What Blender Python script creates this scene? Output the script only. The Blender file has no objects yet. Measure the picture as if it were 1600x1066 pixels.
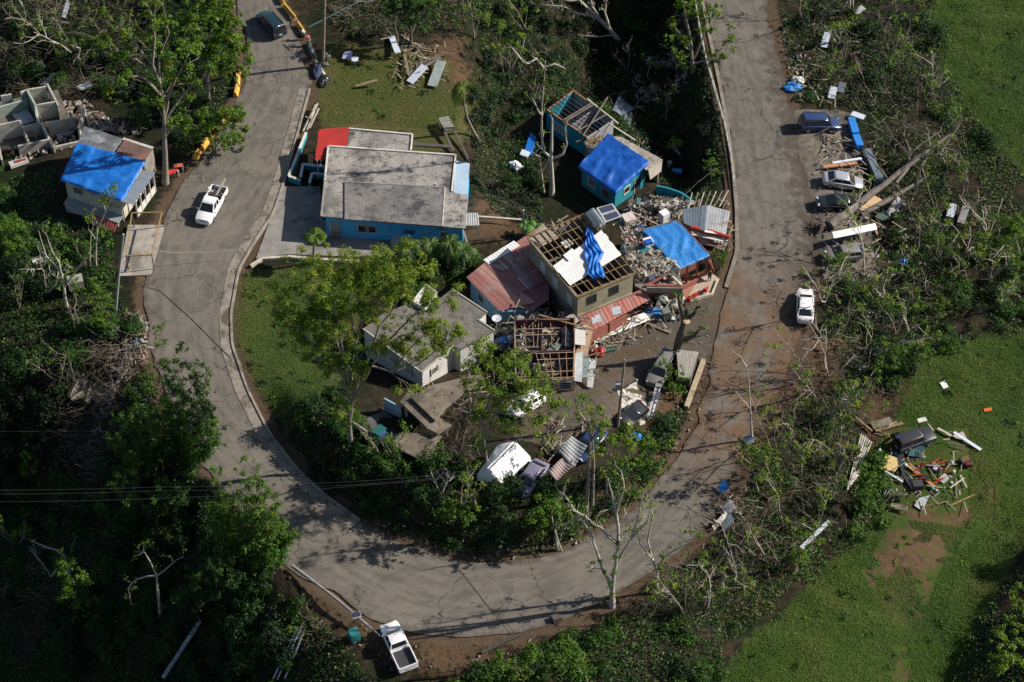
import bpy, math, random
import numpy as np
from mathutils import Vector, Quaternion

# ------------------------------------------------------------------ camera, world, sun, exposure
scn = bpy.context.scene
col = scn.collection
PITCH, CAMH, FPX = math.radians(48.0), 180.0, 3682.0
CAM = np.array([0.0, -CAMH/math.tan(PITCH), CAMH])
cd = bpy.data.cameras.new('camera'); cam = bpy.data.objects.new('camera', cd); col.objects.link(cam)
cam.location = CAM; cam.rotation_euler = (math.pi/2-PITCH, 0, 0)
cd.sensor_width = 36; cd.lens = 36*FPX/1600; cd.clip_start = 1; cd.clip_end = 3000
scn.camera = cam
SUN_EL, SUN_AZ = math.radians(35.0), math.radians(80.0)     # azimuth from +Y towards +X
SUNV = Vector((math.sin(SUN_AZ)*math.cos(SUN_EL), math.cos(SUN_AZ)*math.cos(SUN_EL), math.sin(SUN_EL)))
w = bpy.data.worlds.new('World'); scn.world = w; w.use_nodes = True
nt = w.node_tree; sky = nt.nodes.new('ShaderNodeTexSky'); sky.sky_type = 'NISHITA'; sky.sun_disc = False
sky.sun_elevation = SUN_EL; sky.sun_rotation = SUN_AZ
nt.links.new(sky.outputs[0], nt.nodes['Background'].inputs[0]); nt.nodes['Background'].inputs[1].default_value = 0.065
sl = bpy.data.lights.new('sun', 'SUN'); sl.energy = 5.0; sl.angle = math.radians(0.5); sl.color = (1.0, 0.93, 0.82)
sun = bpy.data.objects.new('sun', sl); col.objects.link(sun); sun.rotation_euler = (-SUNV).to_track_quat('-Z', 'Y').to_euler()
sun.location = (60, 10, 80)
scn.view_settings.view_transform = 'Standard'; scn.view_settings.look = 'None'
scn.view_settings.exposure = 0.5; scn.view_settings.gamma = 1.0; scn.view_settings.use_curve_mapping = False

R = random.Random(7); NR = np.random.default_rng(11)
sp, cp = math.sin(PITCH), math.cos(PITCH)
def ray(px, py):
    u, v = (px-800)/FPX, (py-533)/FPX
    return np.array([u, cp - v*sp, -sp - v*cp])
def Wz(px, py, z=0.0):                       # point of the pixel's sight line at height z
    d = ray(px, py); t = (z-CAM[2])/d[2]; return CAM + t*d
def Wy(px, py, y):                           # ... at depth y
    d = ray(px, py); t = (y-CAM[1])/d[1]; return CAM + t*d
def V(p): return Vector((float(p[0]), float(p[1]), float(p[2])))

# ------------------------------------------------------------------ mesh helpers
class MB:
    def __init__(s): s.v = []; s.f = []; s.mi = []; s.sm = False
    def add(s, vs, fs):
        o = len(s.v); s.v += [tuple(float(c) for c in p) for p in vs]; s.f += [tuple(i+o for i in f) for f in fs]; return s
    def box(s, c, size, rz=0.0, rot=None):
        hx, hy, hz = size[0]/2, size[1]/2, size[2]/2
        q = rot if rot is not None else Quaternion((0, 0, 1), rz); c = V(c)
        vs = [c + q @ Vector((x, y, z)) for x in (-hx, hx) for y in (-hy, hy) for z in (-hz, hz)]
        return s.add(vs, [(0,1,3,2),(4,6,7,5),(0,4,5,1),(2,3,7,6),(0,2,6,4),(1,5,7,3)])
    def prism(s, poly, z0, z1):              # polygon (x,y) between two heights; z may be lists
        n = len(poly); a = z0 if hasattr(z0, '__len__') else [z0]*n; b = z1 if hasattr(z1, '__len__') else [z1]*n
        ar = sum(poly[i][0]*poly[(i+1)%n][1]-poly[(i+1)%n][0]*poly[i][1] for i in range(n))
        if ar < 0: poly = poly[::-1]; a = a[::-1]; b = b[::-1]
        vs = [(p[0], p[1], a[i]) for i, p in enumerate(poly)] + [(p[0], p[1], b[i]) for i, p in enumerate(poly)]
        fs = [tuple(range(n))[::-1], tuple(range(n, 2*n))] + [(i, (i+1)%n, n+(i+1)%n, n+i) for i in range(n)]
        return s.add(vs, fs)
    def bar(s, p, q, w, h, up=(0,0,1)):      # rectangular beam
        p, q = V(p), V(q); d = (q-p)
        if d.length < 1e-6: return s
        d.normalize(); u = Vector(up); sd = d.cross(u)
        if sd.length < 1e-4: sd = d.cross(Vector((1,0,0)))
        sd.normalize(); u = sd.cross(d)
        vs = [e + sd*(a*w/2) + u*(b*h/2) for e in (p, q) for a, b in ((-1,-1),(1,-1),(1,1),(-1,1))]
        return s.add(vs, [(0,1,2,3),(7,6,5,4),(0,4,5,1),(1,5,6,2),(2,6,7,3),(3,7,4,0)])
    def tube(s, pts, rad, n=6):
        pts = [V(p) for p in pts]; m = len(pts)
        if not hasattr(rad, '__len__'): rad = [rad]*m
        vs = []; fs = []; prev = None
        for i, p in enumerate(pts):
            d = (pts[min(i+1, m-1)]-pts[max(i-1, 0)])
            d = d.normalized() if d.length > 1e-9 else Vector((0,0,1))
            a = prev if prev is not None else (Vector((1,0,0)) if abs(d.x) < .8 else Vector((0,1,0)))
            a = a - d*a.dot(d)
            if a.length < 1e-5: a = d.orthogonal()
            a.normalize(); prev = a; b = d.cross(a)
            for k in range(n):
                t = 2*math.pi*k/n; vs.append(p + (a*math.cos(t)+b*math.sin(t))*rad[i])
        for i in range(m-1):
            for k in range(n):
                k2 = (k+1) % n; fs.append((i*n+k, i*n+k2, (i+1)*n+k2, (i+1)*n+k))
        fs.append(tuple(range(n))[::-1]); fs.append(tuple((m-1)*n+k for k in range(n)))
        return s.add(vs, fs)
    def lathe(s, c, prof, n=14, axis='z'):   # profile of (radius, height)
        vs = []; fs = []; c = V(c)
        for r, h in prof:
            for k in range(n):
                t = 2*math.pi*k/n; x, y = r*math.cos(t), r*math.sin(t)
                vs.append(c + (Vector((x, y, h)) if axis == 'z' else Vector((x, h, y)) if axis == 'y' else Vector((h, x, y))))
        m = len(prof)
        for i in range(m-1):
            for k in range(n): fs.append((i*n+k, i*n+(k+1)%n, (i+1)*n+(k+1)%n, (i+1)*n+k))
        fs.append(tuple(range(n))[::-1]); fs.append(tuple((m-1)*n+k for k in range(n)))
        return s.add(vs, fs)
    def slab(s, quad, th):                   # polygon of 3-D points with thickness downwards along its normal
        q = [V(p) for p in quad]; n = len(q)
        nm = (q[1]-q[0]).cross(q[2]-q[0]); nm.normalize()
        if nm.z < 0: nm = -nm; q = q[::-1]
        vs = q + [p - nm*th for p in q]
        return s.add(vs, [tuple(range(n)), tuple(range(n, 2*n))[::-1]] + [((i+1)%n, i, n+i, n+(i+1)%n) for i in range(n)])
    def grid(s, fn, nu, nv):
        vs = [fn(i/nu, j/nv) for j in range(nv+1) for i in range(nu+1)]
        return s.add(vs, [(j*(nu+1)+i, j*(nu+1)+i+1, (j+1)*(nu+1)+i+1, (j+1)*(nu+1)+i) for j in range(nv) for i in range(nu)])
    def loft(s, secs):
        n = len(secs[0]); vs = [p for sec in secs for p in sec]; fs = []
        for i in range(len(secs)-1):
            for k in range(n): fs.append((i*n+k, i*n+(k+1)%n, (i+1)*n+(k+1)%n, (i+1)*n+k))
        fs.append(tuple(range(n))[::-1]); fs.append(tuple((len(secs)-1)*n+k for k in range(n)))
        return s.add(vs, fs)
    def build(s, name, m, parent=None, smooth=None, local=False, kind=None):
        me = bpy.data.meshes.new(name)
        off = (0,0,0) if (local or parent is None) else ORG.get(parent.name, (0,0,0))
        me.from_pydata([(p[0]-off[0], p[1]-off[1], p[2]-off[2]) for p in s.v], [], s.f); me.materials.append(m)
        if smooth is not None:
            me.polygons.foreach_set('use_smooth', [True]*len(me.polygons)); me.set_sharp_from_angle(angle=math.radians(smooth))
        o = bpy.data.objects.new(name, me); col.objects.link(o)
        if parent is not None: o.parent = parent; ORG[o.name] = off
        else: ORG[o.name] = (0,0,0)
        if kind: o['kind'] = kind
        return o
ORG = {}
def tag(o, label, cat, group=None):
    o['label'] = label; o['category'] = cat
    if group: o['group'] = group
    return o
def T(name, label, cat, loc, group=None, rz=0.0):
    o = bpy.data.objects.new(name, None); col.objects.link(o); o.empty_display_size = .5
    o.location = V(loc); o.rotation_euler = (0, 0, rz); ORG[o.name] = tuple(float(c) for c in loc)
    return tag(o, label, cat, group)
def one(mb, name, m, label, cat, loc, group=None, smooth=None):   # a thing that is one mesh, origin at its base
    me = bpy.data.meshes.new(name); l = [float(c) for c in loc]
    me.from_pydata([(p[0]-l[0], p[1]-l[1], p[2]-l[2]) for p in mb.v], [], mb.f); me.materials.append(m)
    if smooth is not None:
        me.polygons.foreach_set('use_smooth', [True]*len(me.polygons)); me.set_sharp_from_angle(angle=math.radians(smooth))
    o = bpy.data.objects.new(name, me); col.objects.link(o); o.location = l; ORG[o.name] = tuple(l)
    return tag(o, label, cat, group)
def npmesh(name, verts, nper, m, parent=None, attrs=None, kind=None, off=(0,0,0), smooth=False):
    """verts (N*nper,3): N separate polygons of nper corners each"""
    verts = np.asarray(verts, dtype=np.float32).reshape(-1, 3) - np.asarray(off, dtype=np.float32)
    n = len(verts)//nper; me = bpy.data.meshes.new(name)
    me.vertices.add(len(verts)); me.vertices.foreach_set('co', verts.ravel())
    me.loops.add(len(verts)); me.loops.foreach_set('vertex_index', np.arange(len(verts), dtype=np.int32))
    me.polygons.add(n); me.polygons.foreach_set('loop_start', np.arange(n, dtype=np.int32)*nper)
    for k, a in (attrs or {}).items():
        at = me.attributes.new(k, 'FLOAT', 'POINT'); at.data.foreach_set('value', np.repeat(np.asarray(a, dtype=np.float32), nper))
    me.update(calc_edges=True); me.materials.append(m)
    o = bpy.data.objects.new(name, me); col.objects.link(o)
    if parent is not None: o.parent = parent
    if kind: o['kind'] = kind
    ORG[o.name] = tuple(off)
    return o

# ------------------------------------------------------------------ materials
MATS = {}
def ramp(nt, stops, interp='LINEAR'):
    r = nt.nodes.new('ShaderNodeValToRGB'); r.color_ramp.interpolation = interp
    while len(r.color_ramp.elements) < len(stops): r.color_ramp.elements.new(0.5)
    for e, (p, c) in zip(r.color_ramp.elements, stops): e.position = p; e.color = (*c, 1) if len(c) == 3 else c
    return r
def noise(nt, vec, scale, detail=4, rough=.6, dist=0.0):
    n = nt.nodes.new('ShaderNodeTexNoise'); n.inputs['Scale'].default_value = scale; n.inputs['Detail'].default_value = detail
    n.inputs['Roughness'].default_value = rough; n.inputs['Distortion'].default_value = dist
    if vec is not None: nt.links.new(vec, n.inputs['Vector'])
    return n.outputs['Fac']
def mixc(nt, f, a, b, mode='MIX'):
    m = nt.nodes.new('ShaderNodeMix'); m.data_type = 'RGBA'; m.blend_type = mode
    for s_, x in ((0, f), (6, a), (7, b)):
        if isinstance(x, (int, float)): m.inputs[s_].default_value = x
        elif isinstance(x, tuple): m.inputs[s_].default_value = (*x, 1)
        else: nt.links.new(x, m.inputs[s_])
    return m.outputs[2]
def mth(nt, op, a, b=None, c=None):
    m = nt.nodes.new('ShaderNodeMath'); m.operation = op
    for i, x in enumerate((a, b, c)):
        if x is None: continue
        if isinstance(x, (int, float)): m.inputs[i].default_value = x
        else: nt.links.new(x, m.inputs[i])
    return m.outputs[0]
def step(nt, x, a, b):
    m = nt.nodes.new('ShaderNodeMapRange'); m.interpolation_type = 'SMOOTHSTEP'; nt.links.new(x, m.inputs[0])
    m.inputs[1].default_value = a; m.inputs[2].default_value = b; return m.outputs[0]
def newmat(name):
    m = bpy.data.materials.new(name); m.use_nodes = True; nt = m.node_tree
    b = nt.nodes['Principled BSDF']; b.inputs['Specular IOR Level'].default_value = 0.3
    return m, nt, b
def coord(nt, world=True):
    if world: return nt.nodes.new('ShaderNodeNewGeometry').outputs['Position']
    return nt.nodes.new('ShaderNodeTexCoord').outputs['Object']
def pm(name, c1, c2=None, scale=1.5, rough=.8, metal=0.0, bump=.15, bscale=12.0, dirt=None, dscale=.6, damt=.5, spec=.3, stretch=None):
    """general weathered surface: two tones in noise, fine grain, optional stain colour, fine relief"""
    if name in MATS: return MATS[name]
    m, nt, b = newmat(name); v = coord(nt)
    if stretch:
        mp = nt.nodes.new('ShaderNodeMapping'); mp.inputs['Scale'].default_value = stretch; nt.links.new(v, mp.inputs[0]); v = mp.outputs[0]
    c2 = c2 or tuple(x*.72 for x in c1)
    n1 = noise(nt, v, scale, 5, .65)
    c = mixc(nt, step(nt, n1, .32, .68), c1, c2)
    n2 = noise(nt, v, bscale, 3, .7)
    c = mixc(nt, .5, c, mixc(nt, step(nt, n2, .25, .75), (.75,.75,.75), (1.2,1.2,1.2)), 'MULTIPLY')
    if dirt:
        n3 = noise(nt, v, dscale, 6, .72, .6)
        c = mixc(nt, mth(nt, 'MULTIPLY', step(nt, n3, .62-.3*damt, .78-.3*damt), .9), c, dirt)
    nt.links.new(c, b.inputs['Base Color']); b.inputs['Roughness'].default_value = rough; b.inputs['Metallic'].default_value = metal
    b.inputs['Specular IOR Level'].default_value = spec
    if bump:
        bp = nt.nodes.new('ShaderNodeBump'); bp.inputs['Strength'].default_value = bump; bp.inputs['Distance'].default_value = .05
        nt.links.new(n2, bp.inputs['Height']); nt.links.new(bp.outputs[0], b.inputs['Normal'])
    MATS[name] = m; return m
def leafmat(name, stops, trans=.22):
    """foliage: colour of each leaf clump from its own 'tint' value"""
    if name in MATS: return MATS[name]
    m, nt, b = newmat(name)
    a = nt.nodes.new('ShaderNodeAttribute'); a.attribute_name = 'tint'
    r = ramp(nt, stops); nt.links.new(a.outputs['Fac'], r.inputs[0])
    nt.links.new(r.outputs[0], b.inputs['Base Color']); b.inputs['Roughness'].default_value = .55; b.inputs['Specular IOR Level'].default_value = .25
    tr = nt.nodes.new('ShaderNodeBsdfTranslucent'); nt.links.new(r.outputs[0], tr.inputs[0])
    mx = nt.nodes.new('ShaderNodeMixShader'); mx.inputs[0].default_value = trans
    nt.links.new(b.outputs[0], mx.inputs[1]); nt.links.new(tr.outputs[0], mx.inputs[2])
    nt.links.new(mx.outputs[0], nt.nodes['Material Output'].inputs[0])
    MATS[name] = m; return m
def flat(name, c, rough=.5, metal=0.0, spec=.5, coat=0.0):
    if name in MATS: return MATS[name]
    m, nt, b = newmat(name); v = coord(nt, False)
    n = noise(nt, v, 6.0, 4, .6)
    cc = mixc(nt, step(nt, n, .3, .75), c, tuple(x*.82+.01 for x in c))
    nt.links.new(cc, b.inputs['Base Color']); b.inputs['Roughness'].default_value = rough; b.inputs['Metallic'].default_value = metal
    b.inputs['Specular IOR Level'].default_value = spec; b.inputs['Coat Weight'].default_value = coat; b.inputs['Coat Roughness'].default_value = .08
    MATS[name] = m; return m

# ------------------------------------------------------------------ terrain
OUT = [(352,-60),(372,20),(384,90),(380,150),(352,195),(310,255),(264,315),(242,370),(229,430),(226,490),(238,560),(262,640),(310,720),(380,800),
       (445,880),(540,945),(630,985),(700,997),(780,995),(880,972),(960,930),(1040,880),(1090,840),(1130,790),(1160,725),(1190,655),(1228,590),
       (1246,540),(1260,480),(1272,400),(1268,330),(1252,250),(1237,180),(1216,90),(1196,0),(1186,-60)]
INN = [(424,-60),(440,10),(474,75),(484,110),(482,140),(466,200),(444,280),(425,335),(395,380),(372,420),(359,490),(361,540),(385,610),(420,680),
       (465,738),(505,775),(560,815),(640,855),(720,878),(800,880),(870,868),(930,838),(1000,788),(1055,722),(1090,655),(1104,600),(1114,550),(1135,450),
       (1152,395),(1152,330),(1146,260),(1136,190),(1125,130),(1110,60),(1098,0),(1084,-60)]
def F2(p): q = Wz(p[0], p[1], 0); return (q[0], q[1])
OUTw = np.array([F2(p) for p in OUT]); INNw = np.array([F2(p) for p in INN])
def seg_dist(P, poly, closed=True):
    P = np.asarray(P); d = np.full(len(P), 1e9); n = len(poly)
    for i in range(n if closed else n-1):
        a = np.asarray(poly[i]); b = np.asarray(poly[(i+1) % n]); ab = b-a
        t = np.clip(((P-a)@ab)/max(ab@ab, 1e-9), 0, 1); d = np.minimum(d, np.hypot(*(P-(a+t[:, None]*ab)).T))
    return d
def inside(P, poly):
    P = np.asarray(P); r = np.zeros(len(P), bool); n = len(poly); x, y = P[:, 0], P[:, 1]
    for i in range(n):
        x1, y1 = poly[i]; x2, y2 = poly[(i+1) % n]
        c = ((y1 > y) != (y2 > y)); xi = (x2-x1)*(y-y1)/((y2-y1) if abs(y2-y1) > 1e-12 else 1e-12)+x1
        r ^= c & (x < xi)
    return r
def ss(x, a, b): t = np.clip((x-a)/(b-a), 0, 1); return t*t*(3-2*t)
ROADP = np.vstack([OUTw, INNw[::-1]])
LOOP = INNw                                               # the block enclosed by the road
def px_of(P, z=0):                                        # project ground points to picture coordinates
    x, y = P[:, 0]-CAM[0], P[:, 1]-CAM[1]; zz = z-CAM[2]
    dep = y*cp - zz*sp; up = y*sp + zz*cp
    return 800+FPX*x/dep, 533-FPX*up/dep
def soft(P, poly_px, wd):                                 # soft mask of a polygon given on the flat ground
    pw = [F2(p) for p in poly_px]; d = seg_dist(P, pw); i = inside(P, pw)
    return ss(np.where(i, d, -d), -wd, wd)
_rv = NR.random((64, 64))
def vnoise(x, y):
    xi, yi = np.floor(x).astype(int), np.floor(y).astype(int); fx, fy = x-xi, y-yi; fx = fx*fx*(3-2*fx); fy = fy*fy*(3-2*fy)
    g = lambda a, b: _rv[a % 64, b % 64]
    return (g(xi, yi)*(1-fx)+g(xi+1, yi)*fx)*(1-fy)+(g(xi, yi+1)*(1-fx)+g(xi+1, yi+1)*fx)*fy-.5
def fbm(x, y): return vnoise(x, y)+.5*vnoise(x*2.1+7, y*2.1+3)+.25*vnoise(x*4.3+1, y*4.3+9)
GULLY = [(745,20),(820,-60),(1075,-60),(1095,60),(1118,170),(1130,270),(1085,300),(1010,300),(960,320),(880,330),(800,330),(760,270),(752,180)]
def hgt(P):
    P = np.asarray(P, float); x, y = P[:, 0], P[:, 1]
    dr = seg_dist(P, ROADP); inr = inside(P, ROADP); dr = np.where(inr, 0, dr)
    inn = inside(P, LOOP) & ~inr
    px, py = px_of(P)
    h = np.zeros(len(P))
    # inside the bend: a raised yard above the lower road
    h += np.where(inn, 3.6*ss(dr, .7, 4.2)*ss(py, 545, 700)*ss(px, 330, 520)*(1-ss(px, 930, 1060)), 0)
    # gully behind the houses
    h -= 3.4*soft(P, GULLY, 3.0)*ss(dr, 1, 9)*np.where(inn, 1, 0)
    h -= 4.5*soft(P, [(900,-60),(1075,-60),(1098,60),(1122,180),(1130,262),(1075,275),(1045,215),(985,130),(900,90)], 3.5)*ss(dr, .8, 5)*np.where(inn, 1, 0)
    h -= 1.5*soft(P, [(770,20),(900,-60),(1000,60),(900,130),(780,120)], 4)*np.where(inn, 1, 0)
    # valley side left of / below the road
    left = (~inn) & (~inr) & (x < 12)
    k = .10+.95*ss(-y, -3, 15)
    k = np.where(y > 22, .10+.12*ss(y, 22, 50), k)
    drop = np.clip(dr-np.where(y > 22, 3.0, 1.3), 0, 60)*k*(1-ss(x, -30, -12))
    h -= np.where(left, np.minimum(drop, 30), 0)
    # lower rim of the picture falls away
    h -= np.where((~inn) & (~inr), ss(-y, 26, 60)*6*(1-ss(x, 5, 25))*ss(dr, 3, 16), 0)
    # right-hand side: bank, field, cutting in the lower right corner
    rt = (~inn) & (~inr) & (x > 8)
    h -= np.where(rt, 1.2*ss(dr, 1.0, 9)*ss(x, 14, 22), 0)
    cut = [F2(p) for p in ((1700,640),(1560,800),(1480,940),(1420,1120),(1380,1300))]
    dc = seg_dist(P, cut, False); side = (x-np.interp(y, [c[1] for c in cut[::-1]], [c[0] for c in cut[::-1]]))
    h += np.where(x > 8, -1.6*np.exp(-(dc/4.5)**2)+ np.where(side > 0, 3.2*ss(dc, 1.5, 9.5), 0)*ss(-y, -25, 5), 0)
    h += np.where(inr, 0, ss(dr, .3, 4))*(.22*fbm(x*.35, y*.35)+.06*vnoise(x*1.7, y*1.7))*np.where(inn, .6, 1.6)
    return h
# regular height table for fast look-ups
GX = np.arange(-92, 92.01, .5); GY = np.arange(-56, 92.01, .5)
_gx, _gy = np.meshgrid(GX, GY); HT = hgt(np.column_stack([_gx.ravel(), _gy.ravel()])).reshape(_gx.shape)
def H(x, y):
    fx = np.clip((np.asarray(x, float)-GX[0])/.5, 0, len(GX)-1.001); fy = np.clip((np.asarray(y, float)-GY[0])/.5, 0, len(GY)-1.001)
    i, j = fx.astype(int), fy.astype(int); a, b = fx-i, fy-j
    return (HT[j, i]*(1-a)+HT[j, i+1]*a)*(1-b)+(HT[j+1, i]*(1-a)+HT[j+1, i+1]*a)*b
def G(px, py, dz=0.0):                                    # the ground point seen at a pixel
    d = ray(px, py); t = (8-CAM[2])/d[2]; st = .5
    for _ in range(400):
        p = CAM+t*d
        if p[2] <= H(p[0], p[1]): break
        t += st
    lo, hi = t-st, t
    for _ in range(14):
        m = (lo+hi)/2; p = CAM+m*d
        if p[2] <= H(p[0], p[1]): hi = m
        else: lo = m
    p = CAM+hi*d; return np.array([p[0], p[1], float(H(p[0], p[1]))+dz])
def Hz(p): return float(H(p[0], p[1]))

def axis(fine0, fine1, st, ext):
    a = list(np.arange(fine0, fine1+1e-6, st)); d = st; lo = fine0; hi = fine1
    while hi < ext: d *= 1.35; lo -= d; hi += d; a = [lo]+a+[hi]
    return np.array(a)
ax = axis(-78, 78, .75, 600); ay = axis(-50, 84, .75, 600)
mx_, my_ = np.meshgrid(ax, ay); GP = np.column_stack([mx_.ravel(), my_.ravel()])
gz = np.where((np.abs(GP[:, 0]) < 92) & (GP[:, 1] > -56) & (GP[:, 1] < 92), H(GP[:, 0], GP[:, 1]), 0)
far = ~((np.abs(GP[:, 0]) < 92) & (GP[:, 1] > -56) & (GP[:, 1] < 92)); gz[far] = H(GP[far, 0], GP[far, 1])
inr = inside(GP, ROADP); drr = seg_dist(GP, ROADP); gz = gz - np.where(inr | (drr < .5), .10, 0)
nx, ny = len(ax), len(ay)
me = bpy.data.meshes.new('ground'); me.from_pydata(np.column_stack([GP, gz]).tolist(), [],
    [(j*nx+i, j*nx+i+1, (j+1)*nx+i+1, (j+1)*nx+i) for j in range(ny-1) for i in range(nx-1)])
me.polygons.foreach_set('use_smooth', [True]*len(me.polygons))
FIELD = [[(1440,-80),(1750,-80),(1750,330),(1640,300),(1590,250),(1540,190),(1480,110)],
         [(1400,640),(1440,560),(1520,520),(1750,490),(1750,760),(1640,770),(1580,860),(1540,950),(1490,1130),(1150,1150),(1090,1150),(1150,1010),(1240,930),(1320,850),(1370,800),(1350,720)]]
LAWN = [[(360,520),(372,430),(430,420),(560,420),(560,520),(520,640),(450,680),(392,590)]]
YARD = [[(490,90),(520,70),(700,80),(745,150),(720,240),(640,240),(500,200)]]
DIRT = [[(700,320),(760,300),(850,350),(800,380),(720,390)],[(450,880),(540,945),(640,990),(780,1000),(960,945),(1060,890),(1010,950),(850,1010),(700,1066),(560,1020),(450,950)],
        [(1010,560),(1100,600),(1060,720),(980,800),(940,800),(1000,700)],[(1330,620),(1400,580),(1420,600),(1380,700),(1330,700)],
        [(1420,770),(1560,740),(1560,790),(1480,860),(1440,960),(1420,1080),(1360,1080),(1400,960),(1350,880)],[(1500,1080),(1540,960),(1600,860),(1640,860),(1560,1000),(1540,1100)],
        [(1180,560),(1260,500),(1340,520),(1290,640),(1200,700),(1160,760),(1130,790)],[(650,60),(720,40),(740,100),(735,200),(700,140)]]
LOT = [[(900,560),(930,500),(1000,480),(1060,460),(1135,440),(1110,560),(1060,570),(1020,660),(960,700),(880,740),(800,720),(840,660)]]
SLABS = [[(1236,172),(1330,165),(1350,270),(1375,430),(1290,440),(1268,330),(1250,250)]]
mask = lambda polys, wd: np.clip(sum(soft(GP, q, wd) for q in polys), 0, 1)
for nm, val in (('grass', mask(FIELD, 3.0)), ('lawn', mask(LAWN+YARD, 2.2)), ('dirt', mask(DIRT, 3.4)), ('lot', mask(LOT, 1.0)), ('pad', mask(SLABS, .5)),
                ('verge', np.exp(-(drr/1.6)**2))):
    at = me.attributes.new(nm, 'FLOAT', 'POINT'); at.data.foreach_set('value', val.astype(np.float32))
def ground_mat():
    m, nt, b = newmat('ground_soil_and_grass'); v = coord(nt)
    A = lambda n: (lambda a: (setattr(a, 'attribute_name', n), a.outputs['Fac'])[1])(nt.nodes.new('ShaderNodeAttribute'))
    n1 = noise(nt, v, .25, 6, .7); n2 = noise(nt, v, 1.3, 6, .7); n3 = noise(nt, v, 6, 4, .7)
    leaf = mixc(nt, step(nt, n2, .35, .65), (.016,.014,.010), (.042,.032,.020))
    leaf = mixc(nt, step(nt, n1, .45, .6), leaf, (.012,.020,.008))
    grass = mixc(nt, step(nt, n2, .3, .7), (.038,.070,.012), (.026,.050,.009))
    grass = mixc(nt, step(nt, n1, .42, .68), grass, (.066,.074,.022))
    dry = mixc(nt, step(nt, n2, .3, .7), (.085,.080,.030), (.060,.066,.020))
    dry = mixc(nt, step(nt, n1, .5, .72), dry, (.125,.092,.050))
    soil = mixc(nt, step(nt, n2, .3, .7), (.130,.078,.044), (.070,.044,.028))
    lot = mixc(nt, step(nt, n2, .3, .7), (.115,.098,.080), (.070,.060,.049))
    lot = mixc(nt, step(nt, n1, .5, .62), lot, (.095,.070,.048))
    pad = mixc(nt, step(nt, n2, .35, .65), (.18,.158,.132), (.10,.085,.070))
    pad = mixc(nt, step(nt, n1, .48, .6), pad, (.070,.066,.063))
    def edge(a, lo=.35, hi=.65, amt=.5):
        return step(nt, mth(nt, 'ADD', A(a), mth(nt, 'ADD', mth(nt, 'MULTIPLY', mth(nt, 'SUBTRACT', n2, .5), amt*2), mth(nt, 'MULTIPLY', mth(nt, 'SUBTRACT', n1, .5), amt*2.2))), lo, hi)
    c = mixc(nt, edge('grass'), leaf, grass); c = mixc(nt, edge('lawn'), c, dry)
    c = mixc(nt, edge('dirt', .50, .95, .95), c, soil); c = mixc(nt, edge('verge', .45, .75, .5), c, mixc(nt, .5, soil, (.075,.060,.045)))
    c = mixc(nt, edge('lot', .4, .6, .3), c, lot); c = mixc(nt, edge('pad', .42, .55, .2), c, pad)
    c = mixc(nt, .6, c, mixc(nt, step(nt, n3, .25, .75), (.6,.6,.6), (1.3,1.3,1.3)), 'MULTIPLY')
    nt.links.new(c, b.inputs['Base Color']); b.inputs['Roughness'].default_value = .95; b.inputs['Specular IOR Level'].default_value = .1
    bp = nt.nodes.new('ShaderNodeBump'); bp.inputs['Strength'].default_value = .6; bp.inputs['Distance'].default_value = .15
    nt.links.new(mth(nt, 'ADD', n2, mth(nt, 'MULTIPLY', n3, .4)), bp.inputs['Height']); nt.links.new(bp.outputs[0], b.inputs['Normal'])
    return m
me.materials.append(ground_mat()); ground = bpy.data.objects.new('ground', me); col.objects.link(ground); ground['kind'] = 'structure'

# ------------------------------------------------------------------ road, kerb
def resample(poly, n):
    p = np.asarray(poly, float); d = np.r_[0, np.cumsum(np.hypot(*np.diff(p, axis=0).T))]
    t = np.linspace(0, d[-1], n); return np.column_stack([np.interp(t, d, p[:, 0]), np.interp(t, d, p[:, 1])])
def smoothline(p, it=3):
    p = np.asarray(p, float)
    for _ in range(it): p = np.vstack([p[:1], (p[:-2]+2*p[1:-1]+p[2:])/4, p[-1:]])
    return p
NSEC = 240
OL = smoothline(resample(OUTw, NSEC), 6); IL = smoothline(resample(INNw, NSEC), 6)
vs = []; us = []; vv = []
NW = 14
for i in range(NSEC):
    for k in range(NW+1):
        t = k/NW; p = OL[i]*(1-t)+IL[i]*t
        if k in (0, NW): p = p + (.9*vnoise(p[:1]*.35, p[1:2]*.35)[0]+.5*vnoise(p[:1]*1.1, p[1:2]*1.1)[0])*np.array([1, .5])
        vs.append((p[0], p[1], .012+.05*math.sin(math.pi*t))); us.append(t); vv.append(i/NSEC)
rm = bpy.data.meshes.new('road'); rm.from_pydata(vs, [], [(i*(NW+1)+k, i*(NW+1)+k+1, (i+1)*(NW+1)+k+1, (i+1)*(NW+1)+k) for i in range(NSEC-1) for k in range(NW)])
rm.polygons.foreach_set('use_smooth', [True]*len(rm.polygons))
for nm, a in (('across', us), ('along', vv)):
    at = rm.attributes.new(nm, 'FLOAT', 'POINT'); at.data.foreach_set('value', np.array(a, dtype=np.float32))
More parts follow.
